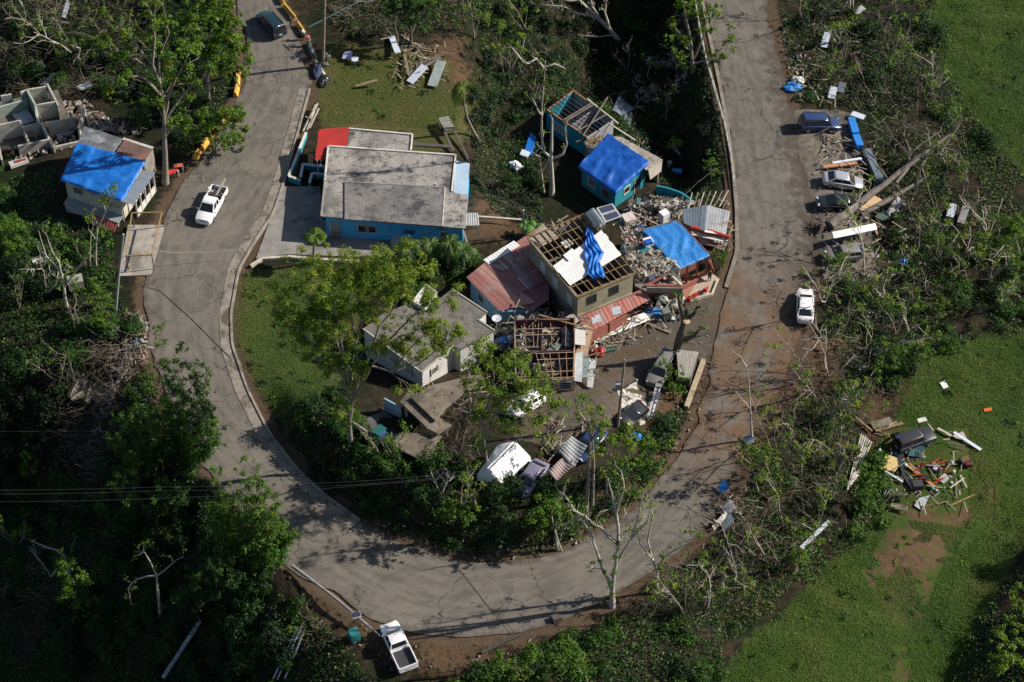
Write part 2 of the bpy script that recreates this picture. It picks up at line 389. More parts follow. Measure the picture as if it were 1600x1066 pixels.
def road_mat():
    m, nt, b = newmat('worn_asphalt'); v = coord(nt)
    A = lambda n: (lambda a: (setattr(a, 'attribute_name', n), a.outputs['Fac'])[1])(nt.nodes.new('ShaderNodeAttribute'))
    n1 = noise(nt, v, .12, 4, .6); n2 = noise(nt, v, .8, 5, .65); n3 = noise(nt, v, 14, 3, .7); n4 = noise(nt, v, 3.2, 5, .7)
    c = mixc(nt, step(nt, n1, .35, .65), (0.156,0.138,0.118), (0.132,0.118,0.101))
    c = mixc(nt, step(nt, n2, .4, .75), c, (0.107,0.095,0.082))
    pt = noise(nt, v, .22, 2, .4, 1.2); c = mixc(nt, mth(nt, 'MULTIPLY', step(nt, pt, .58, .60), .45), c, (0.086,0.078,0.069)); c = mixc(nt, mth(nt, 'MULTIPLY', step(nt, pt, .36, .345), .35), c, (0.178,0.158,0.134))
    # wheel tracks
    cmb = nt.nodes.new('ShaderNodeCombineXYZ'); nt.links.new(mth(nt, 'MULTIPLY', A('across'), 5.0), cmb.inputs[0]); nt.links.new(mth(nt, 'MULTIPLY', A('along'), 26.0), cmb.inputs[1])
    st = noise(nt, cmb.outputs[0], 2.2, 3, .55)
    c = mixc(nt, mth(nt, 'MULTIPLY', step(nt, st, .48, .66), .55), c, (0.169,0.149,0.127))
    c = mixc(nt, mth(nt, 'MULTIPLY', step(nt, st, .50, .34), .45), c, (0.078,0.070,0.060))
    # earth washed onto the right-hand stretch and both edges
    al = A('along'); ac = A('across')
    e = mth(nt, 'MULTIPLY', mth(nt, 'ABSOLUTE', mth(nt, 'SUBTRACT', ac, .5)), 2.0)
    ed = step(nt, mth(nt, 'ADD', e, mth(nt, 'MULTIPLY', mth(nt, 'SUBTRACT', n2, .5), .8)), .82, 1.08)
    rs = mth(nt, 'MULTIPLY', step(nt, al, .60, .66), step(nt, al, .985, .9))
    e2 = mth(nt, 'MULTIPLY', rs, step(nt, mth(nt, 'ADD', mth(nt, 'SUBTRACT', 1.0, ac), mth(nt, 'MULTIPLY', mth(nt, 'SUBTRACT', n2, .5), 1.2)), .62, .95))
    mud = mth(nt, 'MULTIPLY', mth(nt, 'MULTIPLY', step(nt, al, .60, .66), step(nt, al, .79, .72)), step(nt, noise(nt, v, .3, 5, .7), .36, .54))
    c = mixc(nt, mth(nt, 'MULTIPLY', ed, .75), c, (0.064,0.052,0.041))
    c = mixc(nt, mth(nt, 'MULTIPLY', e2, .8), c, (0.065,0.052,0.042))
    c = mixc(nt, mth(nt, 'MULTIPLY', mud, .75), c, (0.133,0.077,0.043))
    # cracks and tar seams
    vo = nt.nodes.new('ShaderNodeTexVoronoi'); vo.feature = 'DISTANCE_TO_EDGE'; vo.inputs['Scale'].default_value = .16
    wv = nt.nodes.new('ShaderNodeVectorMath'); wv.operation = 'ADD'
    nn = nt.nodes.new('ShaderNodeTexNoise'); nn.inputs['Scale'].default_value = .9; nn.inputs['Detail'].default_value = 5; nt.links.new(v, nn.inputs[0])
    sc = nt.nodes.new('ShaderNodeVectorMath'); sc.operation = 'SCALE'; sc.inputs['Scale'].default_value = 2.4; nt.links.new(nn.outputs['Color'], sc.inputs[0])
    nt.links.new(v, wv.inputs[0]); nt.links.new(sc.outputs[0], wv.inputs[1]); nt.links.new(wv.outputs[0], vo.inputs['Vector'])
    crack = mth(nt, 'MULTIPLY', step(nt, vo.outputs['Distance'], .014, .003), step(nt, n1, .42, .56))
    c = mixc(nt, mth(nt, 'MULTIPLY', crack, .8), c, (0.030,0.026,0.022))
    spots = step(nt, n4, .70, .76); c = mixc(nt, mth(nt, 'MULTIPLY', spots, .6), c, (0.043,0.037,0.031))
    c = mixc(nt, .5, c, mixc(nt, step(nt, n3, .25, .75), (.72,.72,.72), (1.25,1.25,1.25)), 'MULTIPLY')
    nt.links.new(c, b.inputs['Base Color']); b.inputs['Roughness'].default_value = .88; b.inputs['Specular IOR Level'].default_value = .25
    bp = nt.nodes.new('ShaderNodeBump'); bp.inputs['Strength'].default_value = .25; bp.inputs['Distance'].default_value = .03
    nt.links.new(mth(nt, 'SUBTRACT', n3, crack), bp.inputs['Height']); nt.links.new(bp.outputs[0], b.inputs['Normal'])
    return m
rm.materials.append(road_mat()); road = bpy.data.objects.new('road', rm); col.objects.link(road); road['kind'] = 'structure'
CONC = pm('kerb_concrete', (.27,.24,.20), (.18,.158,.132), 1.2, bump=.3, dirt=(.075,.062,.047), dscale=.5, damt=.5)
def strip(name, pts, w0, w1, z0, z1, m, n=140):           # a raised strip along a line, from offset w0 to w1 to its inner side
    p = smoothline(resample(pts, n), 3); tn = np.gradient(p, axis=0); tn /= np.hypot(*tn.T)[:, None]; nr = np.column_stack([tn[:, 1], -tn[:, 0]])
    mb = MB(); secs = []
    for i in range(n):
        a = p[i]+nr[i]*w0*(-1); b = p[i]+nr[i]*w1*(-1)
        secs.append([(a[0], a[1], z0), (a[0], a[1], z1), (b[0], b[1], z1+.01), (b[0], b[1], z0)])
    mb.loft(secs); o = mb.build(name, m); o['kind'] = 'structure'; return o
kp = [F2(p) for p in INN[4:17]]
strip('gutter', kp, -1.1, .02, -.2, .075, CONC)
strip('kerb', kp, .0, .24, -.2, .20, pm('kerb_top_concrete', (.32,.28,.235), (.22,.195,.165), 1.0, bump=.3, dirt=(.10,.085,.066), dscale=.5, damt=.4))
strip('driveway_edge', [F2(p) for p in INN[27:36]], -.15, .25, -.3, .12, pm('old_edge_concrete', (.22,.19,.155), (.14,.12,.10), 1.0, bump=.3))

# ================================================================== buildings
def Q(pts, z): return [Wz(p[0], p[1], z if not hasattr(z, '__len__') else z[i]) for i, p in enumerate(pts)]
def lerp(a, b, t): return np.asarray(a, float)*(1-t)+np.asarray(b, float)*t
def bil(a, b, c, d, u, v): return lerp(lerp(a, b, u), lerp(d, c, u), v)
def inset(pts, k):
    c = np.mean(np.array([p[:2] for p in pts]), axis=0); out = []
    for p in pts:
        d = c-np.asarray(p[:2]); out.append(tuple(np.asarray(p[:2])+d/np.hypot(*d)*k))
    return out
def wallseg(mb, p, q, z0, z1, th=.16):
    d = np.array([q[0]-p[0], q[1]-p[1]]); L = np.hypot(*d); d /= L; n = np.array([-d[1], d[0]])*th/2
    mb.prism([(p[0]+n[0], p[1]+n[1]), (q[0]+n[0], q[1]+n[1]), (q[0]-n[0], q[1]-n[1]), (p[0]-n[0], p[1]-n[1])], z0, z1)
def outn(p, q, c):                                        # outward wall normal, away from centre c
    d = np.array([q[0]-p[0], q[1]-p[1]]); d /= np.hypot(*d); n = np.array([-d[1], d[0]])
    return -n if n @ (np.asarray(c[:2])-np.asarray(p[:2])) > 0 else n
WHITE = pm('white_paint', (.62,.60,.56), (.48,.46,.42), 1.3, bump=.1, dirt=(.25,.22,.18), dscale=.8, damt=.3)
GLASSD = flat('dark_window_glass', (.02,.025,.03), .12, 0, .6)
WOOD = pm('bare_lumber', (0.266,0.185,0.096), (0.185,0.122,0.063), 2.0, bump=.2, stretch=(1,1,1))
WOODG = pm('grey_lumber', (0.222,0.192,0.155), (0.133,0.115,0.092), 2.0, bump=.2)
ALU = pm('window_aluminium', (.55,.55,.55), (.42,.42,.42), 2, rough=.45, metal=.3)
ZINC = pm('zinc_sheet', (0.370,0.377,0.385), (0.266,0.274,0.281), .7, rough=.5, metal=.25, dirt=(0.148,0.089,0.059), dscale=.5, damt=.25)
ZINCB = pm('bluish_zinc_sheet', (0.200,0.244,0.296), (0.148,0.185,0.229), .7, rough=.45, metal=.25, dirt=(0.163,0.148,0.141), dscale=.5, damt=.3)
WHITEM = pm('white_metal_sheet', (.74,.74,.73), (.66,.66,.65), .5, rough=.42, metal=.05, bump=.03, dirt=(.45,.42,.38), dscale=.4, damt=.15)
def roofmat(name, lo, hi, dk, sc_=.16):
    m, nt, b = newmat(name); v = coord(nt); n1 = noise(nt, v, sc_, 6, .68, .2); n2 = noise(nt, v, 1.3, 6, .75); n3 = noise(nt, v, 5.5, 4, .75); n4 = noise(nt, v, .28, 7, .75, .2)
    c = mixc(nt, step(nt, n1, .36, .60), lo, hi); c = mixc(nt, step(nt, n2, .52, .66), c, tuple(x*.55 for x in lo)); c = mixc(nt, mth(nt, 'MULTIPLY', step(nt, n4, .50, .62), .85), c, dk)
    sp_ = mth(nt, 'MULTIPLY', step(nt, n3, .55, .63), step(nt, n1, .40, .58)); c = mixc(nt, mth(nt, 'MULTIPLY', sp_, .8), c, dk); c = mixc(nt, mth(nt, 'MULTIPLY', step(nt, n3, .40, .33), .35), c, tuple(min(1, x*1.35) for x in hi))
    nt.links.new(c, b.inputs['Base Color']); b.inputs['Roughness'].default_value = .9; bp = nt.nodes.new('ShaderNodeBump'); bp.inputs['Strength'].default_value = .3; bp.inputs['Distance'].default_value = .04; nt.links.new(n3, bp.inputs['Height']); nt.links.new(bp.outputs[0], b.inputs['Normal']); MATS[name] = m; return m
ROOFC = roofmat('mouldy_concrete_roof', (.135,.127,.122), (.33,.305,.28), (.040,.039,.042)); 
ROOFC2 = roofmat('streaked_concrete_roof', (.098,.094,.096), (.20,.19,.18), (.036,.035,.040), .22)
GREYR = 0 or pm('plain_grey_roof', (0.178,0.163,0.144), (0.137,0.126,0.111), .6, bump=.15, bscale=9, dirt=(0.081,0.074,0.067), dscale=.3, damt=.35)
BLUEW = pm('bright_blue_wall_paint', (.075,.42,.74), (.060,.35,.65), .8, bump=.05, dirt=(.05,.14,.28), dscale=.7, damt=.25)
TEALW = pm('teal_wall_paint', (.018,.24,.31), (.015,.20,.27), .8, bump=.05, dirt=(.04,.14,.17), dscale=.8, damt=.25)
PALEBW = pm('faded_blue_wall_paint', (.10,.24,.36), (.07,.17,.28), .8, bump=.08, dirt=(.16,.20,.23), dscale=.7, damt=.35)
CONCW = pm('bare_grey_wall', (0.244,0.237,0.207), (0.163,0.155,0.137), .5, bump=.15, dirt=(0.096,0.089,0.078), dscale=.35, damt=.4)
CREAMW = pm('mossy_cream_wall', (0.311,0.281,0.200), (0.222,0.207,0.141), .6, bump=.12, dirt=(0.118,0.126,0.074), dscale=.45, damt=.38)
PINKW = pm('pink_wall_paint', (0.333,0.126,0.096), (0.266,0.096,0.074), .7, bump=.08, dirt=(0.222,0.126,0.096), dscale=.6, damt=.3)
SALMON = pm('salmon_patio_tile', (0.333,0.148,0.096), (0.266,0.155,0.104), 1.2, bump=.1, dirt=(0.192,0.148,0.111), dscale=.8, damt=.4)
REDM = pm('red_metal_sheet', (.42,.035,.03), (.33,.03,.028), .5, rough=.5, bump=.02, dirt=(.26,.045,.04), dscale=.5, damt=.25)
PINKM = pm('faded_red_metal_sheet', (0.296,0.126,0.111), (0.215,0.089,0.085), .6, rough=.6, bump=.05, dirt=(0.266,0.192,0.178), dscale=.35, damt=.4)
RUST = pm('rusted_steel', (.17,.09,.05), (.10,.055,.035), 3, rough=.85, bump=.3)
def tarpmat(name, c, c2, wr=.5):
    if name in MATS: return MATS[name]
    m, nt, b = newmat(name); v = coord(nt)
    n1 = noise(nt, v, .7, 4, .6, .8); n2 = noise(nt, v, 2.6, 6, .7, 1.5)
    mu = nt.nodes.new('ShaderNodeTexMusgrave') if False else None
    mp_ = nt.nodes.new('ShaderNodeMapping'); mp_.inputs['Rotation'].default_value = (0, 0, .7); mp_.inputs['Scale'].default_value = (.35, 1.6, 1); nt.links.new(v, mp_.inputs[0]); n5 = noise(nt, mp_.outputs[0], 1.2, 5, .65, 1.0)
    cc = mixc(nt, step(nt, n1, .35, .7), c, c2); cc = mixc(nt, mth(nt, 'MULTIPLY', step(nt, n5, .60, .78), .15), cc, tuple(min(1, x*1.3+.07) for x in c)); cc = mixc(nt, mth(nt, 'MULTIPLY', step(nt, n2, .66, .80), .08), cc, tuple(min(1, x*1.6+.05) for x in c))  # pale streaks and flecks: sun glints on the creases painted into the colour
    nt.links.new(cc, b.inputs['Base Color']); b.inputs['Roughness'].default_value = .40; b.inputs['Specular IOR Level'].default_value = .35
    bp = nt.nodes.new('ShaderNodeBump'); bp.inputs['Strength'].default_value = wr; bp.inputs['Distance'].default_value = .12
    nt.links.new(mth(nt, 'ADD', n2, mth(nt, 'MULTIPLY', n5, 1.2)), bp.inputs['Height']); nt.links.new(bp.outputs[0], b.inputs['Normal']); MATS[name] = m; return m
TARP = tarpmat('blue_tarpaulin', (.012,.150,.52), (.010,.115,.43)); TARPD = tarpmat('deep_blue_tarpaulin', (.010,.095,.42), (.008,.072,.34)); TARPL = tarpmat('light_blue_tarpaulin', (.025,.195,.52), (.020,.155,.45), .6)
WTARP = tarpmat('white_tarpaulin', (.78,.78,.80), (.70,.70,.73), .4)

def window(root, p, q, c, t, z, wd, ht, slats=5, fm=None, pane=None, depth=.05, th=0.0):
    """louvred window on the wall p-q at fraction t, sill height z"""
    n = outn(p, q, c); d = np.array([q[0]-p[0], q[1]-p[1]]); L = np.hypot(*d); d /= L
    o = np.array([p[0], p[1]])+d*L*t+n*(.02+th/2); fm = fm or ALU; up = np.array([0, 0, 1.])
    P3 = lambda a, zz, k: np.array([o[0]+d[0]*a+n[0]*k, o[1]+d[1]*a+n[1]*k, zz])
    f = MB(); k = depth/2
    for a in (-wd/2, wd/2): f.bar(P3(a, z, k), P3(a, z+ht, k), .08, depth, up=(n[0], n[1], 0))
    for zz in (z, z+ht): f.bar(P3(-wd/2-.04, zz, k), P3(wd/2+.04, zz, k), depth+.02, .08)
    wo = f.build('window', fm, root)
    g = MB(); g.slab([P3(-wd/2, z, .005), P3(wd/2, z, .005), P3(wd/2, z+ht, .005), P3(-wd/2, z+ht, .005)], .012); g.build('pane', pane or GLASSD, wo)
    for i in range(slats):
        zz = z+ht*(i+.5)/slats; s = MB()
        s.bar(P3(-wd/2+.03, zz, .03), P3(wd/2-.03, zz, .03), .015, ht/slats*.62, up=(n[0]*.5, n[1]*.5, .85)); s.build('slat', fm, wo)
    return wo
def door(root, p, q, c, t, z, wd, ht, m, fm=None):
    n = outn(p, q, c); d = np.array([q[0]-p[0], q[1]-p[1]]); L = np.hypot(*d); d /= L; o = np.array([p[0], p[1]])+d*L*t
    P3 = lambda a, zz, k: np.array([o[0]+d[0]*a+n[0]*k, o[1]+d[1]*a+n[1]*k, zz])
    b = MB(); b.bar(P3(0, z, .03), P3(0, z+ht, .03), wd, .06, up=(n[0], n[1], 0)); do = b.build('door', m, root)
    f = MB()
    for a in (-wd/2-.05, wd/2+.05): f.bar(P3(a, z, .04), P3(a, z+ht+.08, .04), .09, .08, up=(n[0], n[1], 0)).build('door_jamb', fm or WHITE, do); f = MB(); h = MB(); h.box(P3(wd*.38, z+ht*.5, .09), (.06, .06, .12)); h.build('handle', ALU, do); return do
def sheets(root, a, b, c, d, n, m, pitch=.22, amp=.022, jit=.02, name='roof_sheet', ms=None, skip=()):
    """corrugated sheets side by side from edge a-d to edge b-c, ribs running a->d"""
    a, b, c, d = (np.asarray(x, float) for x in (a, b, c, d)); nn = np.cross(b-a, d-a); nn /= np.linalg.norm(nn)
    if nn[2] < 0: nn = -nn
    W = np.linalg.norm(b-a); rr = random.Random(int(abs(a[0]*100)))
    for i in range(n):
        if i in skip: rr.random(); continue
        u0, u1 = i/n, min(1, (i+1)/n+.012); nu = max(2, int(W/n/pitch)*2); j0, j1 = rr.uniform(-jit, jit), rr.uniform(-jit, jit); lift = .012*(i % 2)
        def fn(s, t, u0=u0, u1=u1, j0=j0, j1=j1, lift=lift, nu=nu):
            k = round(s*nu); return bil(a, b, c, d, u0+(u1-u0)*s, t*(1+j0)-j0*.5+0)+nn*((amp if k % 2 else -amp)+lift+j1)
        MB().grid(fn, nu, 2).build(name, (ms[i % len(ms)] if ms else m), root)
def rafters(root, a, b, c, d, n1, n2, m=None, w1=.07, h1=.15, m2=None, drop=.0, rseed=0, miss=.0):
    rr = random.Random(rseed); dz = np.array([0, 0, drop])
    for i in range(n1):
        t = i/(n1-1); j = rr.uniform(-.03, .03)*(2 if miss > .15 else 1)
        if rr.random() < miss: continue
        MB().bar(lerp(a, b, t+j*.5)-dz, lerp(d, c, t+j)-dz, w1, h1).build('rafter', m or WOOD, root)
    for i in range(n2):
        t = i/(n2-1)
        if rr.random() < miss: continue
        u0, u1 = (0, 1) if rr.random() > miss*1.5 else (0, rr.uniform(.4, .8))
        e0, e1 = lerp(a, d, t), lerp(b, c, t)
        MB().bar(lerp(e0, e1, u0)+[0, 0, h1/2+.02]-dz, lerp(e0, e1, u1)+[0, 0, h1/2+.02]-dz, .065, .045).build('purlin', m2 or m or WOOD, root)
def drape(root, a, b, c, d, m, nu=26, nv=26, wr=.06, sag=.0, name='tarpaulin', hem=.25, seed=1, ridge=None):
    a, b, c, d = (np.asarray(x, float) for x in (a, b, c, d)); nn = np.cross(b-a, d-a); nn /= np.linalg.norm(nn)
    if nn[2] < 0: nn = -nn
    def fn(u, v):
        p = bil(a, b, c, d, u, v); k = np.array([p[0]*1.1+seed*3.7, p[1]*1.1])
        q_ = (u*1.5+v*.8)*6+seed; z = wr*fbm(np.array([k[0]]), np.array([k[1]]))[0]*1.4 + wr*1.3*(abs(math.sin(q_+1.3*math.sin(v*6+seed)))**4)*(.4+.6*math.sin(v*4+seed)**2) - wr*.45*math.sin(u*12.56+v*1.5)**2*(.5+.5*math.sin(v*7+u*3))
        e = min(u, 1-u, v, 1-v); p = p + nn*(max(z, -.03)+.11) - np.array([0, 0, sag*math.sin(math.pi*u)*math.sin(math.pi*v)])
        if e < 1e-6: p = p - np.array([0, 0, hem*(.6+.4*math.sin(u*23+v*31+seed))])
        return p
    def fn2(u, v):                                         # last ring of the sheet hangs over the edge
        s = lambda t: min(max((t-.03)/.94, 0), 1); q = fn(min(max(s(u), 1e-4), 1-1e-4), min(max(s(v), 1e-4), 1-1e-4))
        if u in (0, 1) or v in (0, 1):
            o = np.array([0., 0, 0])
            if u == 0: o += (a-b)/np.linalg.norm(a-b)
            if u == 1: o += (b-a)/np.linalg.norm(b-a)
            if v == 0: o += (a-d)/np.linalg.norm(a-d)
            if v == 1: o += (d-a)/np.linalg.norm(d-a)
            q = q+o*.10-np.array([0, 0, hem*(.7+.3*math.sin(u*23+v*31+seed))])
        return q
    return MB().grid(fn2, nu, nv).build(name, m, root, smooth=70)
def parapet(root, pts, m, w=.18, h=.14, closed=False, name='parapet'):
    n = len(pts)
    for i in range(n if closed else n-1):
        MB().bar(np.asarray(pts[i])+[0, 0, h/2], np.asarray(pts[(i+1) % n])+[0, 0, h/2], w, h).build(name, m, root)

# ---- blue house with stained flat roof
def blue_house():
    z = 3.1; Rf = Q([(513,229),(712,243),(706,300),(731,305),(727,357),(502,338)], z); c = np.mean(Rf, axis=0)
    r = T('blue_house', 'bright blue bungalow with mould-stained flat concrete roof and red porch roof', 'house', (c[0], c[1], 0))
    wl = inset(Rf, .45); MB().prism(wl, -1.2, z-.16).build('wall', BLUEW, r)
    MB().slab(Rf, .18).build('roof', ROOFC, r)
    B = Q([(538.5,284),(695.5,293),(691.5,353.5),(538.5,342.5)], z+.16); MB().slab(B, .15).build('roof_slab', ROOFC2, r)
    for i in (0, 1): parapet(r, [Rf[0], Rf[1], Rf[2]][i:i+2], WHITE, name='parapet')
    parapet(r, [Rf[5]+(Rf[0]-Rf[5])*.5, Rf[0]], WHITE); parapet(r, [Rf[5], Rf[5]+(Rf[0]-Rf[5])*.5], pm('grey_edge', (.30,.28,.26), bump=.2), h=.06)
    parapet(r, [B[0], B[1]], pm('grey_edge', (.30,.28,.26)), w=.12, h=.05); parapet(r, [B[1], B[2]], WHITE, w=.10, h=.05)
    P = Q([(712,251),(734,255.5),(730,304),(708,303)], z-.02); MB().slab([P[0], P[1], P[2], P[3]], .08).build('side_roof', pm('pale_blue_roof_paint', (.40,.52,.62), (.30,.42,.53), .5, rough=.5, bump=.03), r)
    MB().prism(inset(P, .3), -1.2, z-.14).build('side_wall', BLUEW, r)
    Lr = Q([(545.5,202),(644.5,211),(642,236),(543,229)], 2.8); MB().slab(Lr, .16).build('rear_roof', ROOFC, r)
    MB().prism(inset(Lr, .4), -1.0, 2.65).build('rear_wall', pm('grey_render', (.3,.3,.29)), r); parapet(r, [Lr[0], Lr[1], Lr[2]], WHITE, h=.16)
    # red porch roof of ribbed sheets
    a, b, c2, d = Q([(498.5,202),(545.5,198),(541,246),(492,250)], [3.35, 3.35, 2.75, 2.75])
    sheets(r, d, a, b, c2, 10, REDM, pitch=.3, amp=.03, name='porch_roof_sheet')
    for p in (a, d, lerp(a, d, .5)):
        MB().bar((p[0]+.25, p[1], -.2), (p[0]+.25, p[1], p[2]-.08), .1, .1).build('porch_post', WHITE, r)
    # front wall openings
    p, q = wl[5], wl[4]; cc = c
    window(r, p, q, cc, .27, 1.0, 1.1, 1.15, 0, WHITE); window(r, p, q, cc, .33, 1.0, 1.1, 1.15, 0, WHITE); window(r, p, q, cc, .61, 1.2, 1.2, .8, 4, BLUEW)
    window(r, p, q, cc, .865, 1.0, .9, 1.1, 5, WHITE)
    door(r, p, q, cc, .07, .1, 1.1, 2.1, flat('grey_door', (.25,.27,.30)))
    g = MB(); n = outn(p, q, cc); e0 = lerp((p[0], p[1], .1), (q[0], q[1], .1), .03)+np.array([n[0], n[1], 0])*.5; e1 = lerp((p[0], p[1], .1), (q[0], q[1], .1), .115)+np.array([n[0], n[1], 0])*.5
    for i in range(9): k = lerp(e0, e1, i/8); g.bar(k, k+[0, 0, 1.0], .03, .03)
    g.bar(e0+[0, 0, 1], e1+[0, 0, 1], .05, .05); g.build('grille', flat('dark_iron', (.05,.05,.05)), r)
    # vent pipe and small lean-to of zinc on the right with ladder leaning beside it
    vp = Wz(681, 290.5, z); MB().lathe((vp[0], vp[1], z), [(.07, 0), (.07, .35), (.1, .36), (.1, .42)], 8).build('vent_pipe', WHITE, r)
    s = Q([(727,333),(747,332.5),(749,352),(726,353)], [2.5, 2.3, 2.3, 2.5]); sheets(r, s[0], s[1], s[2], s[3], 3, ZINC, pitch=.2, name='lean_to_sheet')
    for k in (s[1], s[2]): MB().bar((k[0]-.1, k[1], -.3), (k[0]-.1, k[1], 2.25), .09, .09).build('lean_to_post', WHITE, r)
    return r
blue_house()
def ladder(p0, p1, wd, m, name, label, rungs=8):
    p0, p1 = np.asarray(p0), np.asarray(p1); d = p1-p0; s = np.cross(d, [0, 0, 1.]); s = s/np.linalg.norm(s)*wd/2
    r = T(name, label, 'ladder', p0)
    for k in (-1, 1): MB().bar(p0+s*k, p1+s*k, .07, .05).build('rail', m, r)
    for i in range(rungs): e = lerp(p0, p1, (i+.5)/rungs); MB().bar(e-s, e+s, .05, .05).build('rung', m, r)
    return r
g = G(731, 383); ladder(g, Wz(724, 357, 2.6)+[0, -.15, 0], .6, ALU, 'ladder', 'aluminium ladder leaning on the right front corner of the blue house')
# front yard walls of the blue house, left side
def yard_wall(label, pts, h, m, th=.2, cap=None, name='garden_wall', cat='wall', closed=False):
    w_ = [G(*p) for p in pts]; r = T(name, label, cat, w_[0]); n = len(w_)
    for i in range(n-1):
        mb = MB(); wallseg(mb, w_[i], w_[i+1], min(w_[i][2], w_[i+1][2])-.6, max(w_[i][2], w_[i+1][2])+h, th); mb.build('wall_panel', m, r)
        if cap: MB().bar(w_[i]+[0, 0, h+.03+max(0, w_[i+1][2]-w_[i][2])], w_[i+1]+[0, 0, h+.03+max(0, w_[i][2]-w_[i+1][2])], th+.1, .08).build('coping', cap, r)
    return r
yard_wall('low teal roadside wall with white coping left of the blue house', [(479,215),(452,283),(470,290)], .75, TEALW, cap=WHITE)
yard_wall('small L-shaped planter wall with white coping at the blue house steps', [(470,285),(474,264),(508,268)], .7, TEALW, cap=WHITE, name='planter_wall')
yard_wall('low white-capped wall enclosing a dark bed beside the blue house', [(484,292),(488,277),(508,279)], .6, TEALW, cap=WHITE, name='planter_wall')
yard_wall('cream kerb wall curving along the driveway below the blue house', [(392,418),(410,407),(450,404),(500,408),(560,411)], .35, pm('cream_kerb', (.55,.50,.40), (.42,.37,.29), 1), .3, name='kerb_wall')
dv = [G(*p) for p in ((432,292),(500,292),(505,345),(700,375),(700,392),(560,402),(450,398),(400,405),(420,350))]
me_ = MB(); me_.slab([(p[0], p[1], .07) for p in dv], .3); o = me_.build('driveway', pm('driveway_concrete', (.27,.25,.23), (.17,.16,.15), .4, bump=.2, dirt=(.09,.085,.08), dscale=.3, damt=.45)); o['kind'] = 'structure'

# ---- left house under the blue tarp
def tarp_house_left():
    g = G(215, 335); z0 = 0.0; ze, zr = 3.0, 3.9
    a, b, c, d = Wz(121,224,zr), Wz(226,253,zr-.1), Wz(190,314,ze), Wz(96,281,ze)
    ctr = (a+b+c+d)/4; r = T('roadside_house', 'cream two-level house under a wrinkled blue tarp beside the left road', 'house', (ctr[0], ctr[1], 0))
    e, f = Wz(131,197,3.1), Wz(239,232,3.0)
    foot = inset([a, b, c, d], .35); back = inset([e, f, b, a], .2)
    MB().prism(foot, -4.5, [zr-.25, zr-.35, ze-.2, ze-.2]).build('wall', pm('pale_cream_wall', (.52,.50,.43), (.42,.40,.33), .7, bump=.08, dirt=(.24,.22,.16), dscale=.5, damt=.35), r)
    MB().prism([tuple(e[:2]), tuple(f[:2]), foot[1], foot[0]], -3, [2.9, 2.8, zr-.35, zr-.3]).build('rear_wall', CONCW, r)
    MB().slab([a, b, c, d], .07).build('roof', ZINC, r)
    drape(r, a, b, c, d, TARP, 40, 36, .12, seed=2)
    sheets(r, e, lerp(e, f, .57), lerp(a, b, .52), a, 7, pm('dark_zinc', (.13,.14,.155), (.08,.085,.10), .6, rough=.55, metal=.2, dirt=(.28,.29,.31), dscale=.4, damt=.35), name='rear_roof_sheet')
    sheets(r, lerp(e, f, .59), f, b, lerp(a, b, .56), 4, pm('rusty_dark_sheet', (.16,.08,.065), (.07,.05,.048), .5, rough=.8, dirt=(.30,.29,.29), dscale=.4, damt=.2), name='rear_roof_sheet')
    MB().bar(lerp(e, f, .57), f+[0, 0, .05], .35, .06).build('ridge_cap', pm('pale_ridge', (.5,.5,.48)), r)
    p, q, s, t = Wz(225,264,2.7), Wz(243,270,2.4), Wz(208,320,2.4), Wz(190,315,2.7)
    sheets(r, p, t, s, q, 4, ZINCB, pitch=.5, amp=.015, name='porch_roof_sheet')
    for i in range(5):
        k = lerp(q, s, (i+.3)/5); MB().bar((k[0]-.15, k[1], -.3), (k[0]-.15, k[1], 2.3), .18, .18).build('porch_post', WHITE, r)
    for i in range(4):
        k0, k1 = lerp(q, s, (i+.3)/5), lerp(q, s, (i+1.3)/5)
        mb = MB(); wallseg(mb, (k0[0]-.15, k0[1]), (k1[0]-.15, k1[1]), -.3, .75, .12); mb.build('porch_wall', WHITE, r)
    cc = ctr
    window(r, foot[3], foot[2], cc, .22, 1.35, 1.3, 1.15, 6, WHITE); window(r, foot[3], foot[2], cc, .72, 1.35, 1.3, 1.0, 5, WHITE)
    # ledge and red awning on the downhill side
    l0, l1 = Wz(86,304,.35), Wz(184,338,.35); n = outn(foot[3], foot[2], cc); nn = np.array([n[0], n[1], 0])
    MB().slab([(foot[3][0], foot[3][1], .4), (foot[2][0], foot[2][1], .4), np.array([foot[2][0], foot[2][1], .25])+nn*1.0, np.array([foot[3][0], foot[3][1], .25])+nn*1.0], .12).build('ledge', pm('grey_ledge', (.30,.31,.32)), r)
    w0, w1 = np.array([foot[3][0], foot[3][1], .1]), np.array([foot[2][0], foot[2][1], .1])
    aw = [lerp(w0, w1, .52)+nn*.9+[0, 0, .12], lerp(w0, w1, .99)+nn*.9+[0, 0, .12], lerp(w0, w1, .99)+nn*1.9-[0, 0, .5], lerp(w0, w1, .52)+nn*1.9-[0, 0, .5]]
    sheets(r, aw[0], aw[1], aw[2], aw[3], 5, pm('dull_red_awning', (.26,.07,.055), (.18,.05,.04), .8), pitch=.3, name='awning_sheet')
    mb = MB(); wallseg(mb, lerp(w0, w1, .02)+nn*.85, lerp(w0, w1, .98)+nn*.85, -4.5, .1, .15); mb.build('lower_wall', pm('pale_blue_wall', (.42,.46,.48), (.33,.37,.40), .7, dirt=(.2,.2,.18), damt=.35), r)
    # leaning board on the left gable
    k = G(88, 293); MB().bar(k, Wz(104, 262, 2.2), .12, .04).build('leaning_board', WOODG, r)
tarp_house_left()
